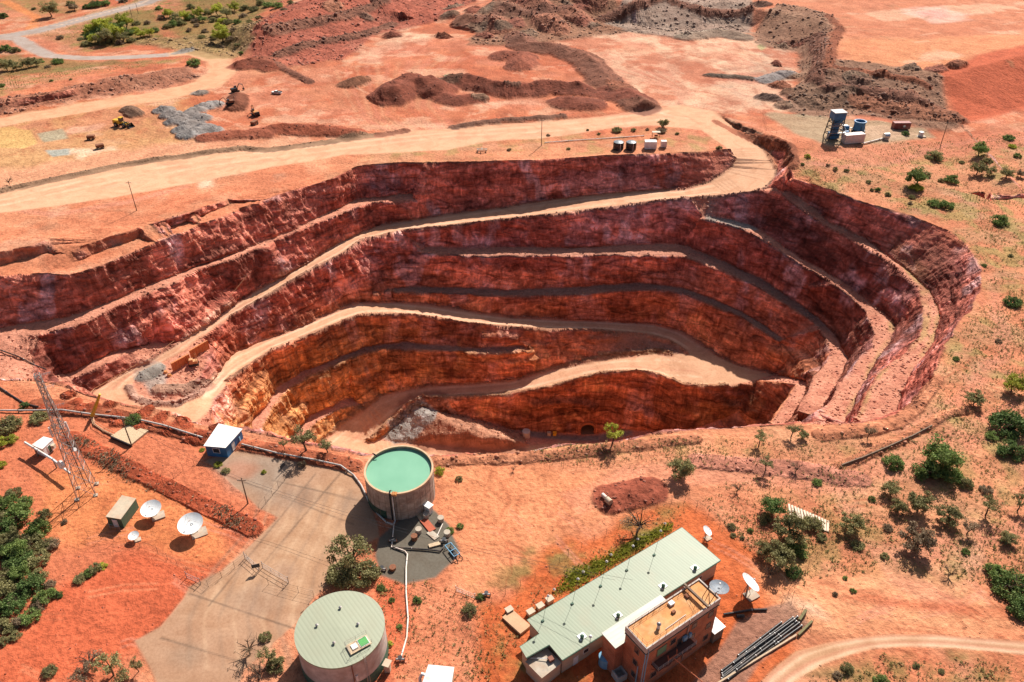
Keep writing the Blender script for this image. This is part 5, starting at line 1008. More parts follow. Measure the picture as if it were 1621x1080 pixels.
def frame_skid():
    g = G(717,876); t = thing('pipe_skid', 'pale blue pipe frame at the right edge of the dark apron', 'pipe frame', g, rz=-.95)
    m = MB()
    for y in (-.7, .7): m.tube([(-1.9,y,.1), (-1.9,y,1.), (1.6,y,1.), (1.6,y,.1)], .1, 8)
    for x in (-1.9, 0, 1.6): m.cyl((x,-.7,1.), (x,.7,1.), .1, n=8)
    part('frame', m, LBLUE, t); part('pump', MB().cyl((-.9,0,.5), (.3,0,.5), .36, n=14).box((.8,0,.4), (.7,.6,.7)), DARK, t, True); part('hoses', MB().tube([(1.6,.5,.9), (2.4,.8,.5), (2.8,.4,.1)], .09, 8).tube([(1.6,-.3,.9), (2.3,-.5,.6), (2.9,-.6,.1)], .09, 8), DARK, t)
frame_skid()
def valve(px, label, k=1.):
    g = G(*px); t = thing('valve_set', label, 'valve', g, group='valves'); part('body', MB().cyl((-.8*k,0,.4), (.8*k,0,.4), .2, n=10).cyl((0,0,-.1), (0,0,1.), .15, n=10), STEEL, t, True); part('hand_wheel', MB().cyl((0,0,1.0), (0,0,1.06), .42, n=16), DARK, t); part('flanges', MB().cyl((-.85*k,0,.4), (-.75*k,0,.4), .33, n=12).cyl((.75*k,0,.4), (.85*k,0,.4), .33, n=12), RUST, t)
valve((593,902), 'valve set at the lower left corner of the dark apron'); valve((605,903), 'valve with a black wheel beside the corner valve set'); valve((622,858), 'valve at the foot of the green tank pipes'); valve((703,858), 'valve right of the tan crate'); valve((634,1046), 'valve where the long white pipe ends'); valve((770,943), 'small valve standing alone on orange earth left of the long building')
# concrete slabs laid side by side
for k in range(14):
    x = 1249+k*4.75; y = 798+k*2.1; dx = [-1,0,2,1,1,2,3,1,-1,0,-2,-1,-3,-4][k]+3
    ordn = ['first','second','third','fourth','fifth','sixth','seventh','eighth','ninth','tenth','eleventh','twelfth','thirteenth','fourteenth'][k]
    slab((x, y), (x+dx, y+[17,18,18,20,20,17,19,20,19,19,18,19,18,17][k]), .42, .22, mat('bleached_concrete', (.72,.58,.44), .85, dirt=(.5,.3,.2)), 'concrete_slab', ordn+' from the left in the row of pale concrete slabs', 'slab', 'pale concrete slabs lying in a row')
for k, (a, b, mt, lb) in enumerate([((953,789),(959,795), WP, 'grey white pipe length beside the rock pile'), ((960,797),(966,803), BEIGE, 'tan culvert pipe beside the rock pile')]):
    A = up(G(*a), .5); B = up(G(*b), .5); o = part('culvert_pipe', MB().cyl(A-A, B-A, .45 if k == 0 else .7, n=20), mt, None, True); o.location = A; tag(o, lb, 'pipe')
# black pipes stacked beside the bottom road
Q6 = lambda x, y: (1110+x/6, 900+y/6)
for k, (a, b, dz, lb) in enumerate([((350,832),(762,512),0,'black pipe lying apart, left of the pipe stack'), ((190,980),(872,468),0,'leftmost pipe of the black stack'), ((195,1008),(915,462),.0,'second pipe from the left in the black stack'), ((200,1030),(800,560),.0,'third pipe from the left in the black stack'),
        ((190,1055),(905,505),.0,'fourth pipe from the left in the black stack'), ((196,1075),(930,520),.0,'fifth pipe from the left in the black stack'), ((250,1060),(955,545),.0,'rightmost pipe of the black stack'), ((300,920),(880,500),.42,'black pipe resting on top of the stack'), ((330,985),(690,715),.42,'short black pipe resting on top of the stack')]):
    A = up(P(*Q6(*a), 0), .22+gz(*P(*Q6(*a), 0)[:2])+dz); B = up(P(*Q6(*b), 0), .22+gz(*P(*Q6(*b), 0)[:2])+dz)
    t = thing('black_pipe', lb, 'pipe', A, group='black pipes by the bottom road'); part('pipe_length', MB().cyl((0,0,0), B-A, .2, n=14), BP, t, True); D = (B-A).normalized(); cl = MB(); n_ = int((B-A).length/5)
    for i in range(n_+1): p = D*((B-A).length-.12)*i/max(n_, 1); cl.cyl(p, p+D*.12, .25, n=14)
    part('collars', cl, STEEL, t)
g = G(1172,977); o = part('drum', MB().cyl((-.8,0,.35), (.7,0,.35), .36, n=16), BLACKP, None, True); o.location = g; tag(o, 'black drum lying on its side behind the brick building', 'drum')
slab(Q6(60,1160), Q6(900,640), .3, .5, mat('pale_kerb', (.50,.36,.24), .9), 'edging_beam', 'long pale beam edging the bottom road beside the black pipes', 'beam'); slab(Q6(930,500), Q6(990,410), .5, .7, mat('mossy_timber', (.2,.17,.08), .9), 'timber_post', 'mossy timber barrier at the top of the black pipe stack', 'barrier'); slab(Q6(920,640), Q6(1050,510), .4, .6, MATS['mossy_timber'], 'timber_post', 'mossy timber barrier right of the black pipe stack', 'barrier')
# bits left of the long building
for k, (x, y) in enumerate([(806,969),(840,973),(855,963),(870,953)]):
    o = part('meter_box', MB().box((0,0,.5), (1.3,1.0,1.1)).box((0,0,1.08), (1.5,1.2,.1)), BEIGE); o.location = G(x, y); o.rotation_euler.z = .6; tag(o, ['leftmost','second','third','rightmost'][k]+' beige box along the end of the long building', 'box', 'beige boxes by the long building')
slab((803,974),(832,1001), 2.6, .6, mat('tan_sheet', (.55,.33,.19), .8, dirt=(.4,.25,.15)), 'pallet', 'tan skip platform at the left end of the long building', 'platform')
for k, (x, y) in enumerate([(877,936),(923,908),(967,881),(1009,857),(1052,832)]):
    g = G(x, y); t = thing('marker_stake', 'white marker', 'marker', g, group='white markers behind the long building'); t['label'] = ['leftmost','second from the left','middle','second from the right','rightmost'][k]+' small white marker on the grass behind the long roof'
    part('stake', MB().cyl((0,0,-.1), (0,0,.7), .04, n=6), STEEL, t); part('flag', MB().cyl((0,0,.55), (0,0,.95), .30, .04, 10), WHITE, t)
# yellow boom with its walkway, gravel pad
def boom():
    a = G(147,662); t = thing('yellow_boom', 'yellow boom raised over the pit rim at the left hairpin', 'boom', a)
    tip = P(158,624,6.5)-a
    part('boom_arm', MB().tube([(0,0,.6), (tip.x*.5,tip.y*.5,3.4), tip], [.5,.42,.28], 8), YEL, t); rl = MB()
    ps = [G(147,663)-a, G(150,673)-a, G(165,683)-a, G(182,691)-a]
    for d in (-.5, .5):
        pr = [up(p, .9)+Vector((0,d,0)) for p in ps]; rl.tube(pr, .06, 6)
        for p in pr: rl.cyl(p, (p.x,p.y,p.z-1), .05, n=6)
    part('walkway_rail', rl, mat('tan_rail', (.6,.36,.2), .6), t); part('walkway_deck', MB().tube([up(p, .25) for p in ps], .3, 4), mat('tan_deck', (.5,.26,.15), .7), t)
boom()
def pad(name, px, h, mt, label, cat):
    pl = [G(*p) for p in px]; c = sum(pl, Vector())/len(pl); o = part(name, MB().prism([Vector((p.x-c.x, p.y-c.y, 0)) for p in pl], -1, h), mt); o.location = c; return tag(o, label, cat)
pad('gravel_pad', [(176,693),(203,676),(236,684),(208,707)], .55, mat('gravel', (.56,.40,.25), .95, var=.3, scale=5, bump=.05), 'raised pale gravel pad with a tree beside the dark pole', 'platform')
slab((176,694),(207,708), .25, .8, DARK, 'retaining_board', 'dark board along the lower edge of the gravel pad', 'board')
# ---- fences
FW = mat('fence_wire', (.13,.085,.06), .7)
def fence(pp, label, h=1.9, sp=3., rails=True, mt=FW, mesh=True):
    pts = [G(a, b) for a, b in pp]; c = pts[0].copy(); t = thing('wire_fence', label, 'fence', c); ps = []
    for a, b in zip(pts[:-1], pts[1:]):
        k = max(1, round((b-a).length/sp)); ps += [a.lerp(b, i/k) for i in range(k)]
    ps.append(pts[-1]); ps = [Vector((p.x, p.y, gz(p.x, p.y))) for p in ps]
    for p in ps[:100]: part('post', MB().cyl(p-c-Vector((0,0,.3)), up(p-c, h), .035, n=6), mt, t)
    w_ = MB()
    for z in ((.1, h*.5, h-.05) if not mesh else (.05, .6, 1.2, h-.05)):
        for a, b in zip(ps[:-1], ps[1:]): w_.cyl(up(a-c, z), up(b-c, z), .010 if z < h-.1 else .018, n=4, caps=False)
    part('wires', w_, mt, t)
fence([(460,750),(411,810)], 'wire fence with a dark sign at its top dividing the concrete yard', 2.2, 2.5)
fence([(140,850),(222,866),(250,875),(330,929),(392,885)], 'wire fence below the three white dishes'); fence([(60,832),(10,870),(-30,900)], 'wire fence left of the tower shadow')
fence([(325,728),(290,745),(260,770)], 'short wire fence below the white roofed shed'); fence([(425,925),(497,945)], 'wire fence joining the gate to the roofed tank')
fence([(735,985),(800,940),(870,905),(900,880),(960,845),(1040,803),(1085,790)], 'wire fence along the scrubby bank behind the long building', 1.9, 3.2); fence([(1085,790),(1140,830),(1200,885),(1240,925),(1285,990)], 'wire fence between the long building and the scrub hill', 1.9, 3.2)
fence([(870,742),(935,738),(1010,730),(1080,726),(1160,727),(1250,732),(1330,738)], 'low post and wire fence along the near pit rim', 1.5, 3.2, mt=RUST, mesh=False); fence([(655,925),(720,955),(790,1080)], 'rusty wire fence below the dark apron', 1.6, 3., mt=RUST, mesh=False)
fence([(1360,792),(1330,835),(1280,895),(1237,955)], 'dark wire fence climbing the scrub hill', 1.2, 3.2, mt=RUST)
def gate(a, b, label, h=1.5):
    A = G(*a); B = G(*b); d = B-A; t = thing('gate', label, 'gate', A, math.atan2(d.y, d.x)); L_ = math.hypot(d.x, d.y)
    m = MB()
    for z in (.15, h/2, h): m.cyl((0,0,z), (L_,0,z), .04, n=6)
    for i in range(4): m.cyl((L_*i/3,0,.15), (L_*i/3,0,h), .035, n=6)
    part('gate_frame', m, STEEL, t); part('post', MB().cyl((0,0,-.2), (0,0,h+.4), .08, n=8), STEEL, t); part('post', MB().cyl((L_,0,-.2), (L_,0,h+.4), .08, n=8), STEEL, t)
gate((416,899),(457,923), 'long steel gate across the middle of the concrete yard'); gate((388,884),(410,903), 'short steel gate leaf near the sign in the yard'); gate((722,936),(752,948), 'tubular gate below the dark apron', 1.2); gate((296,915),(318,925), 'small gate in the fence below the dishes')
def sign(px, label, rz, w_=1.2, h=.8, col=None):
    g = G(*px); t = thing('sign_board', label, 'sign', g, rz); part('board', MB().box((0,0,1.7), (w_,.05,h)), col or mat('sign_back', (.05,.06,.07), .5), t); part('post', MB().cyl((-w_*.35,.06,-.2), (-w_*.35,.06,2.1), .04, n=6), STEEL, t); part('post', MB().cyl((w_*.35,.06,-.2), (w_*.35,.06,2.1), .04, n=6), STEEL, t)
sign((449,746), 'dark sign board at the top end of the yard fence', 1.1, 1.6, 1.1); sign((407,905), 'dark sign board beside the yard gate', .3, 1.6, 1.)
# trench wall on the right rim
def low_wall(pp, label):
    pts = [G(a, b) for a, b in pp]; c = pts[0].copy(); m = MB()
    for a, b in zip(pts[:-1], pts[1:]):
        d = b-a; m.box(((a+b)/2-c)+Vector((0,0,.1)), (d.length+.1, .22, .7), math.atan2(d.y, d.x))
    o = part('low_wall', m, DKCONC); o.location = c; tag(o, label, 'wall')
low_wall([(1331,741),(1360,730),(1400,713),(1440,695),(1474,677)], 'thin dark low wall running up the right rim of the pit')
# ---- retaining walls and drill on the island of the first hairpin
def retaining():
    for k, (a, b, lb) in enumerate([((274,588),(301,572),'left leaf of the orange retaining walls in the hairpin'), ((303,568),(333,560),'right leaf of the orange retaining walls in the hairpin')]):
        A, B = G(*a), G(*b); d = B-A; t = thing('retaining_wall', lb, 'retaining wall', A, math.atan2(d.y, d.x), 'orange retaining walls'); L_ = math.hypot(d.x, d.y); n_ = int(L_/1.2)
        part('panel', MB().box((L_/2,0,1.6), (L_,.35,3.6)), mat('orange_steel', (.58,.20,.07), .6, dirt=(.4,.18,.09)), t); rb = MB()
        for i in range(n_+1): rb.box((L_*i/n_,-.28,1.6), (.16,.22,3.6))
        rb.box((L_/2,-.28,3.3), (L_,.2,.2)); part('ribs', rb, MATS['orange_steel'], t)
    g = G(308,580); t = thing('drill_rig', 'tan drill rig standing below the orange retaining walls', 'drill rig', g, .3)
    part('tracks', MB().box((0,.8,.4), (3.2,.5,.8)).box((0,-.8,.4), (3.2,.5,.8)), DARK, t); part('body', MB().box((0,0,1.3), (2.8,1.6,1.)).box((-.6,0,2.1), (1.2,1.3,.8)), mat('tan_machine', (.55,.28,.13), .6), t); m = MB()
    for x in (-.25, .25): m.cyl((1.2+x,-.2,.6), (1.2+x,-.2,4.6), .08, n=6)
    for i in range(8): m.cyl((.95,-.2,.8+i*.5), (1.45,-.2,.8+i*.5), .04, n=5)
    part('mast', m, MATS['tan_machine'], t)
    for k, (x, y) in enumerate([(268,595),(262,590)]):
        o = part('boulder', MB().cyl((0,0,-.3), (.1,0,.7), .9, .5, 7), ORANGE); o.location = G(x, y); tag(o, ['larger','smaller'][k]+' ochre boulder left of the orange retaining walls', 'boulder')
retaining()
# ---- far plant
def plant():
    g = G(1318,219); h = height((1318,221), (1320,178)); t = thing('crushing_plant', 'tall blue hopper tower on legs in the fenced compound', 'plant', g, .15); s_ = h/14
    lg = MB()
    for x in (-3.2, 3.2):
        for y in (-2.6, 2.6): lg.cyl((x,y,-.3), (x*.75,y*.75,10.5*s_), .22, n=8)
    for z in (2.5, 5.5, 8.5):
        f = 1-.25*z/10.5
        for a, b in (((-3.2,-2.6),(3.2,-2.6)), ((3.2,-2.6),(3.2,2.6)), ((3.2,2.6),(-3.2,2.6)), ((-3.2,2.6),(-3.2,-2.6))): lg.cyl((a[0]*f,a[1]*f,z*s_), (b[0]*f,b[1]*f,z*s_), .13, n=6); lg.cyl((a[0]*f,a[1]*f,z*s_), (b[0]*f*.93,b[1]*f*.93,(z+2.6)*s_), .09, n=6)
    part('legs', lg, DARK, t); part('hopper', MB().prism([Vector(v) for v in ((-2.6,-2.2,0), (2.6,-2.2,0), (2.6,2.2,0), (-2.6,2.2,0))], 10.6*s_, 13.8*s_), BLUE, t)
    m = MB(); r0 = [(-2.6,-2.2),(2.6,-2.2),(2.6,2.2),(-2.6,2.2)]; m.add([(x, y, 10.6*s_) for x, y in r0]+[(x*.5, y*.5, 8*s_) for x, y in r0], [(i, (i+1) % 4, 4+(i+1) % 4, 4+i) for i in range(4)]); m.box((0,0,5.2*s_), (2.6,2.2,5.8*s_)).box((0,0,1.6*s_), (4.,3.2,2.6*s_)); part('chute', m, BLUE, t)
    part('top_cover', MB().box((0,0,13.9*s_), (5.6,4.8,.25)), mat('grey_sheet', (.32,.32,.33), .5), t); part('fan', MB().cyl((4.2,-1.,2.2), (6.,-1.,2.2), 1.3, n=18).box((5.,-1.,.8), (2.4,1.6,1.6)), BLUE, t, True); part('duct', MB().tube([(0,2.4,9), (2.6,3,8.5), (4.6,2,5), (5,-.6,3.2)], .4, 10), mat('grey_duct', (.25,.27,.3), .5), t, True)
    wk = MB()
    for z in (4.2, 8.): wk.box((0,-3.2,z*s_), (7,1.,.12)); wk.cyl((-3.5,-3.7,z*s_+1), (3.5,-3.7,z*s_+1), .05, n=6)
    wk.tube([(-4.5,-2,0), (-3.4,-3,4.2*s_)], .3, 4); part('walkway', wk, STEEL, t)
    g = G(1358,209); t = thing('blue_vessel', 'squat round blue vessel right of the blue hopper tower', 'vessel', g)
    part('shell', MB().lathe([(1.4,0),(2.4,1.2),(2.4,4.6),(2.7,4.6),(2.7,5.),(2.1,5.),(2.1,3.6)], 32), BLUE, t, True); part('base_ring', MB().cyl((0,0,-.2), (0,0,1.), 2.9, n=24), DARK, t); m = MB()
    for a in range(4): m.cyl((3.2*math.cos(a*1.57),3.2*math.sin(a*1.57),-.2), (2.4*math.cos(a*1.57),2.4*math.sin(a*1.57),3.), .12, n=6)
    part('struts', m, DARK, t); part('content', MB().cyl((0,0,3.5), (0,0,3.7), 2.08, n=24), mat('pale_sludge', (.4,.45,.46), .6), t)
    g = G(1338,207); t = thing('blue_pump', 'small blue pump unit between the hopper tower and the vessel', 'pump', g); part('housing', MB().cyl((-.9,0,1.3), (1.2,0,1.3), 1.1, n=18), BLUE, t, True); part('base_frame', MB().box((0,0,.2), (3.4,2.2,.5)), DARK, t); part('pipe', MB().tube([(1.2,0,1.3), (2.6,0,1.3), (3.,0,.3)], .2, 8), STEEL, t)
plant()
def container(px, dims, rz, mt, name, label, cat, wheels=False):
    g = G(*px); t = thing(name, label, cat, g, rz); L_, W_, H_ = dims; part('body', MB().box((0,0,H_/2+.25), (L_,W_,H_)), mt, t); rb = MB(); n_ = int(L_/.6)
    for i in range(1, n_): rb.box((-L_/2+L_*i/n_,-W_/2-.03,H_/2+.25), (.14,.05,H_-.4))
    part('corrugation', rb, mt, t); part('end_door', MB().box((L_/2+.03,-W_/4,H_/2+.25), (.05,W_/2-.1,H_-.3)).box((L_/2+.03,W_/4,H_/2+.25), (.05,W_/2-.1,H_-.3)), mt, t); part('skids', MB().box((0,-W_/3,.1), (L_-.2,.25,.3)).box((0,W_/3,.1), (L_-.2,.25,.3)), DARK, t)
    part('roof_frame', MB().box((0,-W_/2+.06,H_+.27), (L_,.12,.08)).box((0,W_/2-.06,H_+.27), (L_,.12,.08)), mt, t); return t
PW = mat('pinkish_white', (.72,.60,.55), .5, dirt=(.55,.36,.28)); container((1349,226), (9.2,3.2,3.8), .22, PW, 'storage_tank', 'long pinkish white box tank in front of the blue vessel', 'tank')
container((1425,204), (7.6,2.8,2.8), .03, REDC, 'shipping_container', 'dark red shipping container with a round white mark', 'container'); g = G(1425,204); o = part('round_mark', MB().cyl((0,-1.43,0), (0,-1.46,0), .55, n=16), WHITE); o.parent = [q for q in bpy.data.objects if q.get('label', '').startswith('dark red ship')][0]; o.location = (.9,0,1.6)
g = G(1402,221); o = part('silver_drum', MB().cyl((-1.2,0,1.5), (1.1,.2,1.5), 1.25, n=20).box((0,0,.3), (2.,1.8,.6)), mat('silver', (.5,.5,.52), .35, .7), None, True); o.location = g; tag(o, 'silver drum at the end of the white pipe', 'drum')
g = G(1457,216); t = thing('small_tank', 'small white round tank on a concrete pad right of the red container', 'tank', g); part('shell', MB().cyl((0,0,0), (0,0,2.), 1.1, n=18).cyl((0,0,2.), (0,0,2.3), 1.1, .3, 18), WHITE, t, True); part('pad', MB().box((0,0,0), (4,3,.3)), CONC, t)
fence([(1207,181),(1213,207),(1262,226),(1310,241)], 'fence along the lower side of the plant compound', 1.8, 6, mt=RUST, mesh=False)
for k, x in enumerate((978.5, 998.5)):
    g = G(x, 236); t = thing('poly_tank', ['left','right'][k]+' one of two black plastic tanks on the far rim', 'tank', g, group='black plastic tanks'); r_ = 2.25
    part('shell', MB().lathe([(r_,-.2),(r_,.8),(r_+.05,.85),(r_,.9),(r_,1.9),(r_+.05,1.95),(r_,2.),(r_,3.1),(r_*.96,3.25)], 28), BLACKP, t, True); part('lid', MB().lathe([(r_*.96,3.25),(r_*.5,3.6),(.3,3.75),(.01,3.76)], 28), mat('black_sheen', (.22,.24,.26), .4), t, True)
    part('pipe', MB().tube([(.6,-r_-.1,0), (.6,-r_-.1,3.2), (.4,-r_+.8,3.5)], .09, 6), WHITE, t); m = MB()
    for i in range(12): a = i*PI/6; m.cyl((r_*.95*math.cos(a),r_*.95*math.sin(a),3.27), (.4*math.cos(a),.4*math.sin(a),3.74), .05, n=5)
    part('ribs', m, MATS['black_sheen'], t)
container((1029,235), (5.,3.,3.2), 0, WHITE, 'white_box', 'larger white box beside the black tanks', 'container'); container((1050,233), (2.4,2.2,2.6), 0, PW, 'white_box', 'smaller white box right of the larger one', 'container')
g = G(1038,217); t = thing('pump_shelter', 'tan frame and pump behind the white boxes', 'pump', g); part('roof', MB().box((0,0,2.4), (3.6,2,.15)), BEIGE, t); m = MB()
for x in (-1.6, 1.6):
    for y in (-.9, .9): m.cyl((x,y,0), (x,y,2.4), .08, n=6)
part('posts', m, RUST, t); part('pump', MB().cyl((-.6,0,.7), (.8,0,.7), .45, n=12), RUST, t, True)
g = G(763,240); t = thing('pipe_rack', 'low pale rack of pipes on the far rim', 'rack', g)
part('beams', MB().box((0,.8,.9), (4.6,.3,.3)).box((0,-.8,.9), (4.6,.3,.3)).box((0,0,1.2), (.3,3,.25)), CONC, t); part('stands', MB().box((-1.8,0,.4), (.3,2.,1.)).box((1.8,0,.4), (.3,2.,1.)), CONC, t)
# ---- machines in the far workings
TYRE = mat('tyre', (.02,.02,.02), .8)
def wheels(t, xs, y, r_, w_=.5):
    for x in xs:
        for s_ in (-1, 1):
            k = part('wheel', MB().cyl((x,s_*y-w_/2,r_), (x,s_*y+w_/2,r_), r_, n=18), TYRE, t, True); part('hub', MB().cyl((x,s_*y-w_/2-.03,r_), (x,s_*y+w_/2+.03,r_), r_*.45, n=12), STEEL, k, True)
def ute():
    t = thing('pickup_truck', 'small white pickup truck parked on the red flat', 'pickup', G(438.5,149), 2.95)
    b = MB().box((0,0,.85), (5.2,1.85,.55)).box((1.9,0,1.05), (1.3,1.8,.3)); part('body', b, WHITE, t, bevel=.05)
    c = MB(); lo = [(-.5,-.88,1.1),(1.4,-.88,1.1),(1.4,.88,1.1),(-.5,.88,1.1)]; hi = [(-.35,-.75,1.75),(.85,-.75,1.75),(.85,.75,1.75),(-.35,.75,1.75)]; c.add(lo+hi, [(0,1,5,4),(1,2,6,5),(2,3,7,6),(3,0,4,7)]); part('windows', c, GLASS, t); part('cab_roof', MB().box((.25,0,1.77), (1.25,1.5,.06)), WHITE, t)
    part('tray', MB().box((-1.55,.85,1.25), (2.,.08,.4)).box((-1.55,-.85,1.25), (2.,.08,.4)).box((-2.55,0,1.25), (.08,1.7,.4)), DARK, t); part('bumper', MB().box((2.6,0,.55), (.15,1.8,.3)), DARK, t); part('headlight', MB().box((2.61,.65,.9), (.06,.35,.2)), GLASS, t); part('headlight', MB().box((2.61,-.65,.9), (.06,.35,.2)), GLASS, t); wheels(t, (-1.6, 1.7), .85, .38, .25)
ute()
def loader():
    t = thing('wheel_loader', 'large yellow and black wheel loader by the grey rock heaps', 'loader', G(194,200), -.35)
    part('rear_body', MB().box((-2.2,0,2.2), (3.8,2.2,1.6)).box((-3.6,0,1.8), (1.,2.4,1.2)), YEL, t); part('cab', MB().box((.1,0,3.4), (1.6,1.6,1.7)), GLASS, t); part('cab_roof', MB().box((.1,0,4.3), (1.9,1.8,.15)), YEL, t)
    part('front_frame', MB().box((1.8,0,1.7), (2.,1.2,1.2)), DARK, t); part('lift_arm', MB().cyl((1.2,.6,2.4), (4.2,.7,1.2), .22, n=8).cyl((1.2,-.6,2.4), (4.2,-.7,1.2), .22, n=8), YEL, t)
    part('bucket', MB().add([(4.2,-1.7,.2),(4.2,-1.7,1.9),(5.8,-1.7,.1),(4.2,1.7,.2),(4.2,1.7,1.9),(5.8,1.7,.1)], [(0,1,4,3),(0,3,5,2),(0,2,1),(3,4,5)]), DARK, t); wheels(t, (-2.4, 2.), 1.25, 1.0, .75)
loader()
def excavator(px, rz, label, s_=1., col=None):
    col = col or mat('machine_orange', (.50,.20,.06), .6, dirt=(.25,.12,.06)); t = thing('excavator', label, 'excavator', G(*px), rz, 'excavators'); t.scale = (s_,)*3
    part('tracks', MB().box((0,1.3,.5), (4.4,.6,1.)).box((0,-1.3,.5), (4.4,.6,1.)), TYRE, t); part('body', MB().box((-.6,0,1.9), (3.6,2.8,1.3)), col, t); part('cab', MB().box((.7,.9,2.8), (1.4,1.,1.5)), GLASS, t)
    part('boom', MB().tube([(1.2,-.2,2.), (3.2,-.2,4.6), (5.4,-.2,3.6)], .25, 6), col, t); part('stick', MB().tube([(5.4,-.2,3.6), (5.9,-.2,1.3)], .18, 6), col, t); part('bucket', MB().box((5.7,-.2,.8), (.9,1.2,1.)), DARK, t); part('counterweight', MB().box((-2.5,0,1.9), (.5,2.7,1.1)), DARK, t)
excavator((405,183), 2.2, 'orange excavator left of two on the red flat', .9); excavator((373,146), .8, 'dark excavator at the upper red mound', .8, DARK); excavator((365,170), 3.6, 'brown excavator beside the lower red mound', .8, RUST)
def cart(px, rz, label):
    t = thing('dump_cart', label, 'cart', G(*px), rz, 'small dark carts'); part('tub', MB().prism([Vector(v) for v in ((-1.6,-1,0),(1.6,-1,0),(1.6,1,0),(-1.6,1,0))], .7, 1.9), RUST, t); wheels(t, (-1., 1.), 1., .5, .3); part('drawbar', MB().cyl((1.6,0,.7), (3.,0,.5), .08, n=6), DARK, t)
cart((145,221), .2, 'dark cart on the ochre flat, left of the other'); cart((159,235), .6, 'dark cart on the ochre flat, right of the other'); cart((403,197), 1.2, 'dark cart below the orange excavator')

# ---------------------------------------------------------------- plants
def leaf_mat(name, cols, rough=.75):
    m, t, b = nodes(name); L = t.links.new; g = nd(t, 'ShaderNodeNewGeometry'); oi = nd(t, 'ShaderNodeObjectInfo')
    n = nd(t, 'ShaderNodeTexNoise', i_Scale=.9, i_Detail=3); L(g.outputs['Position'], n.inputs[0]); a = nd(t, 'ShaderNodeMath', operation='MULTIPLY_ADD'); L(g.outputs['Random Per Island'], a.inputs[0]); a.inputs[1].default_value = .5; L(n.outputs[0], a.inputs[2])
    c = ramp(t, a.outputs[0], [(.35, cols[0]), (.7, cols[1]), (1., cols[2])]); h = nd(t, 'ShaderNodeHueSaturation'); L(c, h.inputs['Color']); r = nd(t, 'ShaderNodeMapRange'); L(oi.outputs['Random'], r.inputs[0]); r.inputs[3].default_value = .8; r.inputs[4].default_value = 1.2; L(r.outputs[0], h.inputs['Value'])
    L(h.outputs[0], b.inputs['Base Color']); b.inputs['Roughness'].default_value = rough; b.inputs['Specular IOR Level'].default_value = .2; b.inputs['Transmission Weight'].default_value = 0
    tr = nd(t, 'ShaderNodeBsdfTranslucent'); L(h.outputs[0], tr.inputs[0]); ms = nd(t, 'ShaderNodeMixShader', ); ms.inputs[0].default_value = .3; L(b.outputs[0], ms.inputs[1]); L(tr.outputs[0], ms.inputs[2]); L(ms.outputs[0], t.nodes['Material Output'].inputs[0]); return m
LM = {'green': leaf_mat('green_leaves', [(.085,.135,.035), (.18,.25,.065), (.28,.34,.11)]), 'lime': leaf_mat('yellow_green_leaves', [(0.208,0.234,0.026), (0.390,0.403,0.052), (0.572,0.559,0.104)]), 'olive': leaf_mat('olive_leaves', [(0.143,0.137,0.052), (0.260,0.234,0.098), (0.377,0.338,0.156)]),
      'grey': leaf_mat('grey_leaves', [(0.182,0.124,0.078), (0.286,0.202,0.124), (0.390,0.286,0.182)]), 'dark': leaf_mat('dark_leaves', [(0.058,0.098,0.029), (0.117,0.182,0.052), (0.195,0.260,0.085)])}
LM['dry'] = leaf_mat('dry_leaves', [(.30,.25,.10), (.42,.34,.16), (.52,.42,.22)]); LM['tuft'] = leaf_mat('tuft_leaves', [(.20,.20,.07), (.30,.27,.10), (.40,.34,.15)])
BARK = mat('bark', (.10,.06,.04), .95, var=.3)
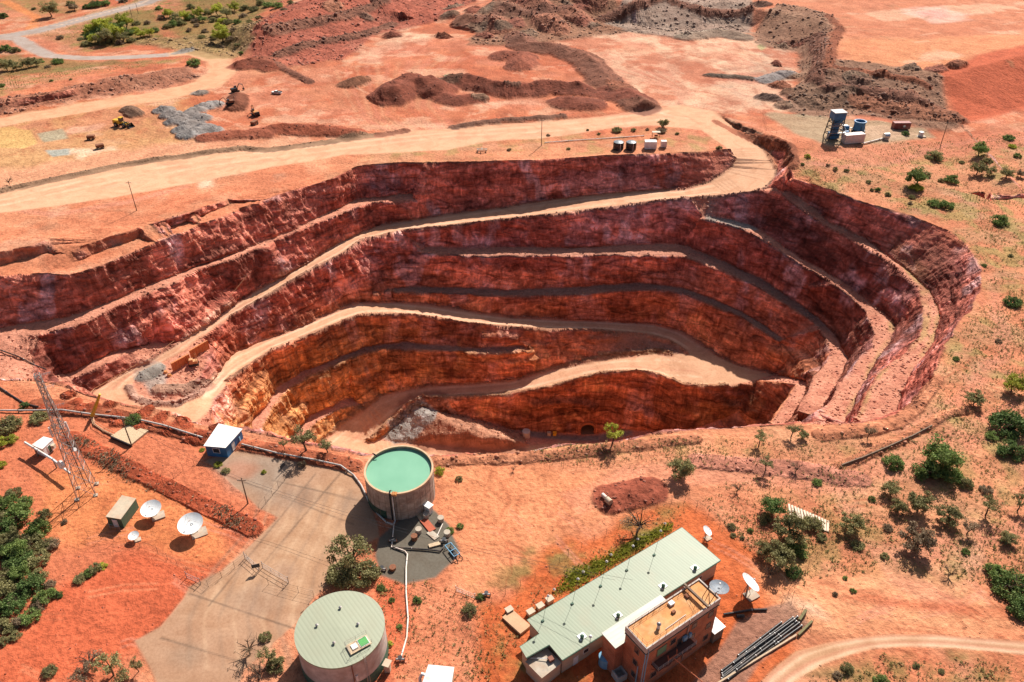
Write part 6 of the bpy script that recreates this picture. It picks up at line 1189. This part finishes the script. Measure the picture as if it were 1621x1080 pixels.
def plant_mesh(seed, form):
    """unit plant (crown radius 1): trunk mesh and crown mesh"""
    r_ = np.random.default_rng(seed); tb = MB(); tips = []
    if form == 'tree': H0, nb, sp, fl = .7, 7, .75, .95
    elif form == 'sparse': H0, nb, sp, fl = 1.3, 6, .7, .55
    elif form == 'bare': H0, nb, sp, fl = .8, 13, .95, .8
    else: H0, nb, sp, fl = .35, 8, .7, .65
    base = [(r_.normal()*.05, 0, -.15)]
    st = 1 if form != 'bush' else 3
    for q in range(st):
        a0 = r_.random()*6.3; top = Vector((.18*math.cos(a0), .18*math.sin(a0), H0*.55)); tb.tube([(0,0,-.2), top*.5+Vector((.03,0,0)), top], [.075,.06,.05], 6)
        for i in range(nb//st+1):
            a = 2*PI*i/(nb//st+1)+r_.random()*.8; rr = sp*(.45+.6*r_.random()); e = Vector((rr*math.cos(a), rr*math.sin(a), H0+fl*(r_.random()*.9-.25))); mid = top.lerp(e, .5)+Vector((0,0,.06+.1*r_.random()))
            tb.tube([top, mid, e], [.04,.028,.012], 5); tips += [e, mid.lerp(e, .4)]
            for _ in range(3 if form == 'bare' else 1):
                s_ = mid.lerp(e, r_.random()*.8); e2 = s_+Vector((r_.normal()*.25, r_.normal()*.25, .15+r_.random()*.25)); tb.tube([s_, e2], [.018,.006], 4); tips.append(e2)
    cv = []; cf = []
    nc = {'tree': 38, 'bush': 34, 'sparse': 20, 'bare': 14}[form]; nl = {'tree': 80, 'bush': 80, 'sparse': 66, 'bare': 18}[form]; ls = {'tree': .062, 'bush': .062, 'sparse': .058, 'bare': .045}[form]
    cen = []
    for i in range(nc):
        if form != 'bush' and i < len(tips): c = tips[i]
        else:
            a = r_.random()*6.3; ph = r_.random(); rr = (.82*math.sqrt(r_.random()))*(1 if form != 'sparse' else .85); c = Vector((rr*math.cos(a), rr*math.sin(a), H0+fl*(1-rr*rr)*(ph*1.1-.25) if form != 'bush' else .12+.75*(1-rr*rr)*ph))
        cen.append((c, .17+.15*r_.random()))
    P_ = []
    for c, R_ in cen:
        d = r_.normal(size=(nl, 3)); d /= np.linalg.norm(d, axis=1, keepdims=True); q = np.array(c)+d*(R_*r_.random((nl, 1))**.45)*np.array([1.1, 1.1, .75]); P_.append(q)
    P_ = np.concatenate(P_); n = len(P_); a = r_.normal(size=(n, 3)); a /= np.linalg.norm(a, axis=1, keepdims=True); b = np.cross(a, r_.normal(size=(n, 3))); b /= np.linalg.norm(b, axis=1, keepdims=True); s_ = ls*(.6+.8*r_.random((n, 1)))
    vs = np.stack([P_-a*s_, P_+b*s_*.55, P_+a*s_, P_-b*s_*.55], 1).reshape(-1, 3)
    cb = MB(); cb.v = [tuple(v) for v in vs]; cb.f = [(4*i, 4*i+1, 4*i+2, 4*i+3) for i in range(n)]
    return tb, cb
PROTO = {}
def proto(form, k, leaf):
    key = (form, k, leaf)
    if key not in PROTO:
        if (form, k) not in PROTO:
            tb, cb = plant_mesh(k*7+{'tree': 1, 'bush': 100, 'sparse': 200, 'bare': 300}[form], form); me = []
            for m_, nm in ((tb, 'trunk'), (cb, 'crown')):
                x = bpy.data.meshes.new(nm); x.from_pydata(m_.v, [], m_.f); me.append(x)
            me[0].materials.append(BARK); PROTO[(form, k)] = me
        me = PROTO[(form, k)]; cr = me[1].copy(); cr.name = 'crown'; cr.materials.clear(); cr.materials.append(LM[leaf]); PROTO[key] = (me[0], cr)
    return PROTO[key]
random.seed(11); NT = [0]
def plantit(x, y, r, form, leaf, label, group, grounded=True):
    if x < 105 and y > 770: r *= 1.3
    if 540 < x < 590 and 870 < y < 910: r *= 1.2
    if y < 110: r *= 1.15
    """plant with its crown centre at (x, y), crown radius r pixels"""
    k = NT[0] % 4; NT[0] += 1; tr, cr = proto(form, k, leaf); hf = {'tree': .95, 'sparse': 1.3, 'bare': .85, 'bush': .4}[form]
    p = hit(x, y); dep = p.y*CT+(CH-p.z)*ST; R_ = r*dep/FPX*.95
    p = hit(x, min(y+hf*.62*r, 1400)) if grounded else p; g = Vector((p.x, p.y, gz(p.x, p.y)))
    nm = {'tree': 'tree', 'sparse': 'tree', 'bare': 'bare_shrub', 'bush': 'shrub'}[form]
    t = thing(nm, label, 'tree' if nm == 'tree' else 'shrub', g, random.random()*6.28, group); t.scale = (R_, R_, R_*random.uniform(.85, 1.1))
    for nme, me in (('trunk', tr), ('crown', cr)):
        o = bpy.data.objects.new(nme, me); COL.objects.link(o); o.parent = t
LEAFW = {'green': 'green', 'lime': 'yellow green', 'olive': 'olive', 'grey': 'grey brown', 'dark': 'dark green'}; FORMW = {'tree': 'tree', 'sparse': 'thin crowned tree', 'bare': 'half bare shrub', 'bush': 'bush'}
def patch(place, rows):
    """rows (x, y, r, form, leaf[, own words]); neighbours of one look are told apart by their order from the left"""
    rows = sorted(rows, key=lambda q: q[0]); byk = {}
    for q in rows: byk.setdefault((q[3], q[4]), []).append(q)
    num = ['leftmost']+[q+' from left' for q in 'second third fourth fifth sixth seventh eighth ninth tenth eleventh twelfth thirteenth fourteenth fifteenth sixteenth'.split()]
    for (f, l), qs in byk.items():
        for i, q in enumerate(qs):
            w_ = LEAFW[l]+' '+FORMW[f]; lb = (w_+' '+place) if len(qs) == 1 else ((num[i] if i < len(qs)-1 else 'rightmost')+' '+w_+' '+place)
            if len(q) > 5: lb = q[5]
            plantit(q[0], q[1], q[2], f, l, lb, 'plants '+place)
T_, B_, S_, D_ = 'tree', 'bush', 'sparse', 'bare'
patch('on the hill right of the slabs', [(1482,722,34,T_,'green','largest bright green tree on the right hillside'), (1468,745,26,B_,'green'), (1500,748,24,B_,'green'), (1412,732,19,B_,'green'), (1408,772,17,T_,'olive'), (1452,795,24,T_,'olive'), (1420,800,15,T_,'olive'), (1446,855,28,T_,'grey'), (1500,815,22,T_,'olive'), (1527,765,14,B_,'olive'), (1560,800,20,S_,'olive'), (1530,832,16,S_,'grey'), (1595,850,15,T_,'olive'), (1610,795,17,S_,'olive'), (1346,830,21,T_,'olive'), (1357,862,12,B_,'olive'), (1400,880,8,B_,'olive'), (1293,763,9,B_,'green'), (1405,835,9,B_,'grey'), (1500,905,15,D_,'grey'), (1528,872,8,B_,'green'), (1590,855,8,B_,'olive'), (1560,775,12,B_,'grey'), (1380,790,7,B_,'green')])
patch('near the right edge of the frame', [(1598,672,36,B_,'dark'), (1598,712,24,B_,'dark'), (1570,690,12,B_,'green'), (1602,608,21,T_,'lime'), (1540,630,18,T_,'olive'), (1602,478,15,B_,'dark'), (1513,568,6,B_,'green'), (1600,925,36,B_,'green'), (1575,905,20,B_,'green'), (1615,960,26,B_,'dark'), (1350,935,6,B_,'green'), (1338,915,5,B_,'green'), (1322,940,5,B_,'grey'), (1558,420,5,B_,'green'), (1600,405,5,B_,'olive'), (1580,540,6,B_,'grey')])
patch('along the near pit rim on the right', [(1201,693,16,S_,'olive'), (1252,680,14,S_,'olive'), (1270,688,11,T_,'olive'), (1373,684,12,S_,'grey'), (1212,735,15,S_,'olive'), (1258,742,12,D_,'grey'), (1166,772,12,D_,'grey'), (1075,742,23,T_,'olive'), (968,697,12,S_,'lime'), (955,712,8,D_,'grey')])
patch('behind the long building', [(1008,828,30,D_,'grey','big leafless branching shrub behind the pale green roof'), (1222,800,22,T_,'dark'), (1212,820,14,B_,'olive'), (1250,838,30,T_,'olive'), (1286,828,18,B_,'olive'), (1208,868,17,T_,'olive'), (1232,880,26,T_,'olive'), (1262,868,20,B_,'green'), (1215,905,16,D_,'grey'), (1158,834,8,B_,'olive'), (1160,848,6,B_,'olive'), (1188,840,6,B_,'green'), (1175,852,5,B_,'olive'), (1300,850,10,B_,'olive'), (1255,905,15,B_,'dark')])
patch('below the bottom right road', [(1395,1078,16,B_,'green'), (1340,1058,12,B_,'olive'), (1325,1068,9,B_,'grey'), (1450,1052,7,B_,'olive'), (1490,1062,6,B_,'olive')])
patch('right of the blue plant', [(1478,247,16,B_,'olive'), (1447,283,19,T_,'green'), (1450,298,12,B_,'lime'), (1489,286,6,B_,'olive'), (1466,277,9,B_,'olive'), (1480,322,13,B_,'green'), (1497,325,13,B_,'green'), (1506,285,13,B_,'green'), (1550,238,14,T_,'green'), (1545,268,14,T_,'olive'), (1563,255,9,B_,'olive'), (1592,275,12,T_,'olive'), (1565,272,10,T_,'olive'), (1596,218,10,B_,'green'), (1602,232,7,B_,'lime'), (1581,350,16,B_,'green'), (1443,312,6,B_,'olive'), (1441,322,5,B_,'grey'), (1522,257,5,B_,'olive'), (1610,247,7,B_,'green'), (1615,275,9,T_,'grey'), (1278,248,6,B_,'lime'), (1322,268,5,B_,'olive'), (1340,270,5,B_,'olive'), (1375,288,5,B_,'olive'), (1390,300,6,B_,'green'), (1405,308,6,B_,'olive'), (1433,212,7,B_,'dark'), (1380,300,4,B_,'olive'), (1310,262,4,B_,'grey'), (1270,260,4,B_,'green')])
patch('on the strip between haul road and far rim', [(1049,196,10,T_,'olive'), (1047,208,8,B_,'grey'), (976,206,9,B_,'olive'), (1003,206,5,B_,'olive'), (948,212,4,B_,'olive'), (1025,205,4,B_,'grey'), (1072,212,4,B_,'olive'), (1138,234,6,B_,'olive'), (900,236,4,B_,'olive'), (868,214,4,B_,'grey'), (806,237,4,B_,'grey'), (930,206,3,B_,'olive')])
patch('in the top left grove', [(155,52,12,B_,'green'), (173,48,13,T_,'green'), (190,46,12,T_,'green'), (143,58,9,B_,'green'), (176,64,9,B_,'olive'), (160,68,8,B_,'olive'), (205,52,8,B_,'green'), (208,64,7,B_,'olive'), (246,48,7,B_,'green'), (190,68,7,B_,'grey'), (128,62,5,B_,'olive'), (216,36,7,B_,'olive'), (148,48,15,B_,'lime'), (165,42,15,T_,'lime'), (182,52,15,T_,'lime'), (166,60,14,T_,'olive'), (150,62,10,T_,'lime'), (196,60,10,T_,'olive'), (200,38,13,T_,'lime'), (214,48,8,B_,'lime'), (225,54,9,T_,'lime'), (238,52,8,T_,'lime'), (137,70,8,B_,'olive'), (96,60,6,B_,'grey'), (234,36,6,B_,'grey')])
patch('on the bank below the highway', [(275,38,8,B_,'green'), (288,36,8,B_,'olive'), (300,28,8,B_,'green'), (310,32,7,B_,'grey'), (322,30,7,T_,'green'), (330,20,8,B_,'olive'), (338,32,7,B_,'olive'), (362,35,8,B_,'olive'), (375,35,7,B_,'green'), (388,12,8,B_,'olive'), (340,60,7,B_,'olive'), (365,62,7,B_,'grey'), (376,72,6,B_,'olive'), (350,75,6,B_,'grey'), (410,28,6,B_,'olive'), (320,60,6,B_,'olive'), (300,48,5,B_,'grey'), (412,5,8,B_,'olive'), (450,16,6,B_,'grey'), (255,28,6,B_,'grey'), (268,22,9,T_,'lime'), (280,30,8,T_,'olive'), (293,25,9,T_,'lime'), (302,12,7,B_,'olive'), (315,22,9,T_,'lime'), (265,42,7,B_,'olive'), (350,45,9,T_,'lime'), (353,58,15,T_,'lime','tall yellow green tree above the tan road bend'), (345,18,10,T_,'lime'), (360,22,9,T_,'olive'), (372,12,9,T_,'lime'), (352,33,8,B_,'lime'), (385,25,7,B_,'grey'), (402,15,8,B_,'olive'), (425,8,9,B_,'green'), (440,10,9,B_,'green'), (460,5,6,B_,'olive'), (370,48,6,B_,'grey'), (395,35,6,B_,'olive'), (325,50,6,B_,'grey'), (312,40,5,B_,'grey'), (335,70,5,B_,'grey'), (382,85,4,B_,'green'), (308,100,11,B_,'green','round dark green bush alone on the corner of the tan road')])
patch('at the far top left beside the highway', [(6,26,7,B_,'dark'), (82,18,13,T_,'olive'), (112,6,7,B_,'olive'), (138,12,7,B_,'dark'), (150,8,11,B_,'dark'), (166,6,10,B_,'green'), (252,13,6,B_,'green'), (118,12,8,T_,'grey'), (54,14,4,B_,'olive'), (195,2,7,B_,'grey')])
patch('above the far left embankment', [(10,78,9,B_,'green'), (25,80,8,B_,'olive'), (12,104,12,T_,'olive'), (28,105,9,T_,'olive'), (45,102,9,T_,'olive'), (60,100,8,T_,'olive'), (76,106,5,B_,'grey'), (92,98,9,B_,'green'), (3,136,6,B_,'green'), (82,128,4,B_,'green'), (112,126,3,B_,'olive'), (65,98,6,B_,'green'), (16,288,8,D_,'grey')])
patch('at the left edge beside the white hut', [(15,672,22,B_,'olive'), (5,700,12,B_,'lime'), (18,695,12,B_,'lime'), (62,660,17,B_,'olive'), (40,642,9,B_,'dark'), (2,735,9,B_,'lime'), (85,675,8,D_,'grey'), (212,666,14,B_,'green','green tree growing out of the gravel pad')])
patch('in the thicket at the lower left edge', [(22,780,11,B_,'olive'), (70,815,10,B_,'olive'), (20,850,15,T_,'olive'), (50,845,12,B_,'lime'), (75,860,11,B_,'olive'), (28,870,16,T_,'green'), (8,930,16,T_,'olive'), (35,905,14,T_,'green'), (62,910,13,B_,'olive'), (30,940,14,B_,'olive'), (62,960,10,B_,'grey'), (30,985,11,B_,'grey'), (5,965,13,B_,'green'), (0,820,13,B_,'olive'), (80,925,8,B_,'grey'), (25,1005,9,B_,'olive'), (8,795,16,B_,'green'), (30,815,22,B_,'green'), (60,838,17,B_,'green'), (45,862,20,B_,'olive'), (12,835,18,B_,'dark'), (8,870,20,B_,'dark'), (32,888,20,B_,'dark'), (60,885,17,B_,'olive'), (15,915,18,B_,'olive'), (48,925,19,B_,'dark'), (72,945,15,B_,'green'), (22,955,18,B_,'dark'), (48,975,15,B_,'green'), (8,990,15,B_,'olive'), (86,862,10,B_,'grey'), (5,1015,8,B_,'olive'), (92,942,7,B_,'dark'), (38,795,12,B_,'green')])
patch('beside the red track left of the yard', [(150,900,13,B_,'olive'), (162,895,9,B_,'lime'), (128,915,12,B_,'olive'), (140,908,10,B_,'green'), (103,826,5,B_,'grey')])
patch('left of the roofed tank', [(150,1040,26,D_,'grey'), (180,1050,26,S_,'olive'), (195,1070,20,S_,'olive'), (135,1065,20,S_,'grey'), (80,1062,10,B_,'olive'), (220,1052,14,S_,'olive'), (396,1025,22,D_,'grey'), (425,1035,18,S_,'olive'), (438,1052,18,B_,'olive'), (410,1065,22,D_,'grey'), (420,1008,12,B_,'olive')])
patch('between the two big tanks', [(562,880,33,S_,'olive','large feathery olive tree between the two big tanks'), (545,905,26,B_,'olive'), (580,905,24,B_,'olive'), (530,915,16,B_,'olive'), (603,930,8,B_,'green'), (620,950,6,B_,'green'), (660,950,9,B_,'green'), (632,992,6,B_,'green'), (742,965,14,B_,'olive'), (760,945,8,B_,'green'), (617,1020,7,B_,'lime'), (712,840,8,B_,'green'), (728,832,7,B_,'green')])
patch('on the pit rim behind the concrete yard', [(452,708,9,S_,'olive'), (486,702,16,S_,'olive'), (519,708,10,S_,'olive'), (478,735,8,B_,'grey'), (697,746,10,B_,'lime'), (727,758,7,B_,'olive'), (553,725,4,D_,'grey'), (812,742,6,D_,'grey'), (345,735,8,B_,'lime'), (358,745,8,B_,'olive'), (418,747,5,B_,'lime'), (320,712,5,B_,'lime')])

# ---------------------------------------------------------------- stuff: loose rocks, ground tufts
def scatter(name, idx, size, shape, material, label, cat, seed, flat=.7, tint=True):
    r_ = np.random.default_rng(seed); n = len(idx); c = V[idx]; sh = np.array(shape[0]); nf = shape[1]; s_ = size[0]*(size[1]/size[0])**(r_.random(n)**2.2)
    a = r_.random(n)*6.28; ca, sa = np.cos(a), np.sin(a); p = sh[None]*(1+.5*(r_.random((n, len(sh), 3))-.5)); p = p*s_[:, None, None]*np.array([1, 1, flat]); sq = .6+.8*r_.random((n, 1)); p[:, :, 0] *= sq
    x = p[:, :, 0]*ca[:, None]-p[:, :, 1]*sa[:, None]; y = p[:, :, 0]*sa[:, None]+p[:, :, 1]*ca[:, None]; q = np.stack([x, y, p[:, :, 2]], 2)+c[:, None]+np.array([0, 0, .12])*s_[:, None, None]
    q[:, :, :2] += (r_.random((n, 1, 2))-.5)*.5
    f = (np.array(nf)[None]+np.arange(n)[:, None, None]*len(sh)).reshape(-1, 3); me = bpy.data.meshes.new(name); q = q.reshape(-1, 3)
    me.vertices.add(len(q)); me.vertices.foreach_set('co', q.astype(np.float32).ravel()); me.loops.add(len(f)*3); me.loops.foreach_set('vertex_index', f.astype(np.int32).ravel()); me.polygons.add(len(f)); me.polygons.foreach_set('loop_start', np.arange(0, len(f)*3, 3, dtype=np.int32)); me.update(calc_edges=True)
    if tint:
        al = ALB[idx]*(1+.5*(r_.random((n, 1))-.35)); al = al*(1-.25)+np.array((.5,.33,.25))*.25*r_.random((n, 1)); al = np.repeat(np.clip(al, .02, .8), len(sh), axis=0); ca_ = me.attributes.new('albedo', 'FLOAT_COLOR', 'POINT'); ca_.data.foreach_set('color', np.concatenate([al, np.ones((len(al), 1))], 1).astype(np.float32).ravel())
    me.materials.append(material); o = bpy.data.objects.new(name, me); COL.objects.link(o); tag(o, label, cat, None, 'stuff'); return o
OCT = ([(1,0,0),(-1,0,0),(0,1,0),(0,-1,0),(0,0,1),(0,0,-1)], [(0,2,4),(2,1,4),(1,3,4),(3,0,4),(2,0,5),(1,2,5),(3,1,5),(0,3,5)])
m, t, b = nodes('loose_stone'); at = nd(t, 'ShaderNodeAttribute', attribute_name='albedo'); t.links.new(at.outputs['Color'], b.inputs['Base Color']); b.inputs['Roughness'].default_value = .95; STONE = m
rr_ = np.random.default_rng(3); dep = V[:, 1]*CT+(CH-V[:, 2])*ST; vis = (dep < 700) & (np.abs(V[:, 0])/dep < .7)
crest = np.zeros(len(V))
berm = PIT & (STEEP < .5) & (RM < .3) & (V[:, 2] < -2)
near_w = sst(.06, .4, hor[:, 0])
def pick(wt, n): wt = np.where(vis, wt, 0)*AREA/dep; wt = wt/wt.sum(); return rr_.choice(len(V), n, p=wt)
clr = np.clip(1-RM-apr, 0, 1)
scatter('loose_rocks', pick((berm*.5+berm*near_w*2+berm*(V[:, 0] > 60)*1.5+ROUGH*1.2)*clr, 16000), (.14,.6), OCT, STONE, 'loose broken rocks littering the benches and spoil heaps', 'rocks', 1)
scatter('loose_stones', pick((~PIT)*clr*(1+3*sst(.1, .4, NZ[9.])+3*ROUGH)*(V[:, 1] < 330), 9000), (.07,.3), OCT, STONE, 'scattered small stones over the red ground', 'stones', 2)
TUFT = ([(0,0,0),(.5,.2,.9),(.2,.5,.8),(-.5,.3,.9),(-.3,.6,.7),(.1,-.6,.9),(.5,-.4,.7),(-.6,-.4,.8),(-.7,0,.6),(0,.1,1.1)], [(0,1,2),(0,3,4),(0,5,6),(0,7,8),(0,9,1),(0,9,7)])
gmask = sst(.03, .12, ALB[:, 1]-ALB[:, 0]*.45)
scrub = np.zeros(len(V))
for pp in [[(1253,285),(1262,250),(1300,245),(1420,225),(1560,215),(1640,200),(1640,440),(1570,470),(1550,420),(1500,355),(1380,318)], [(1500,540),(1560,480),(1640,430),(1640,700),(1560,700),(1470,660)], [(1150,760),(1300,740),(1400,700),(1640,640),(1640,940),(1400,900),(1240,930),(1100,800)],
           [(60,60),(140,30),(240,5),(420,-10),(480,10),(420,30),(390,80),(330,95),(240,70),(140,80)], [(-40,95),(60,105),(230,103),(298,98),(240,112),(120,128),(0,160)], [(590,910),(690,925),(800,960),(780,1080),(600,1080)], [(770,975),(870,915),(1040,805),(1085,795),(1090,830),(960,900),(850,985),(790,1060)], [(1280,1080),(1400,1040),(1640,1050),(1640,1100)], [(820,700),(1100,695),(1400,690),(1500,640),(1400,720),(1100,745),(860,735)], [(900,905),(1060,828),(1062,838),(910,930)]*1]:
    mm, dd = sdf(px2(pp), 2); scrub[mm] = np.maximum(scrub[mm], sst(-1, 2, dd))
cl = sst(-.1, .35, fbm(V, 7., 3)+.3*NZ[30.])
scatter('ground_tufts', pick(scrub*clr*(.08+cl), 26000), (.15,.55), TUFT, LM['tuft'], 'low olive tufts and dry grass scattered over the scrub ground', 'grass', 4, .6, False)
scatter('dry_tufts', pick(scrub*clr*(.2+1-cl), 22000), (.12,.5), TUFT, LM['dry'], 'low dry brown tufts scattered over the scrub ground', 'dry grass', 5, .5, False)
bt = np.zeros(len(V)); mm, dd = sdf(px2([(115,680),(200,722),(320,775),(420,835),(400,855),(300,805),(190,760),(105,705)]), 2); bt[mm] = sst(-1, 2, dd)
scatter('dead_scrub', pick(bt*clr*(.05+cl**2), 1700), (.15,.5), TUFT, LM['grey'], 'dead grey scrub along the dark red strip above the dishes', 'scrub', 8, .7, False)
bt = (FACE > .4)*(.3+ROUGH); scatter('far_boulders', pick(bt*clr*(sst(.1, .4, NZ[9.])+.25), 5000), (.25,1.5), OCT, STONE, 'boulders littering the far quarry faces', 'boulders', 9)
gp = np.zeros(len(V)); mm, dd = sdf(px2([(900,908),(960,880),(1020,850),(1060,830),(1062,838),(980,888),(905,935),(880,940)]), 2); gp[mm] = sst(-1, 1, dd)
scatter('green_grass', pick(gp, 3500), (.12,.4), TUFT, LM['lime'], 'bright green grass strip behind the long pale green roof', 'grass', 6, 1., False)
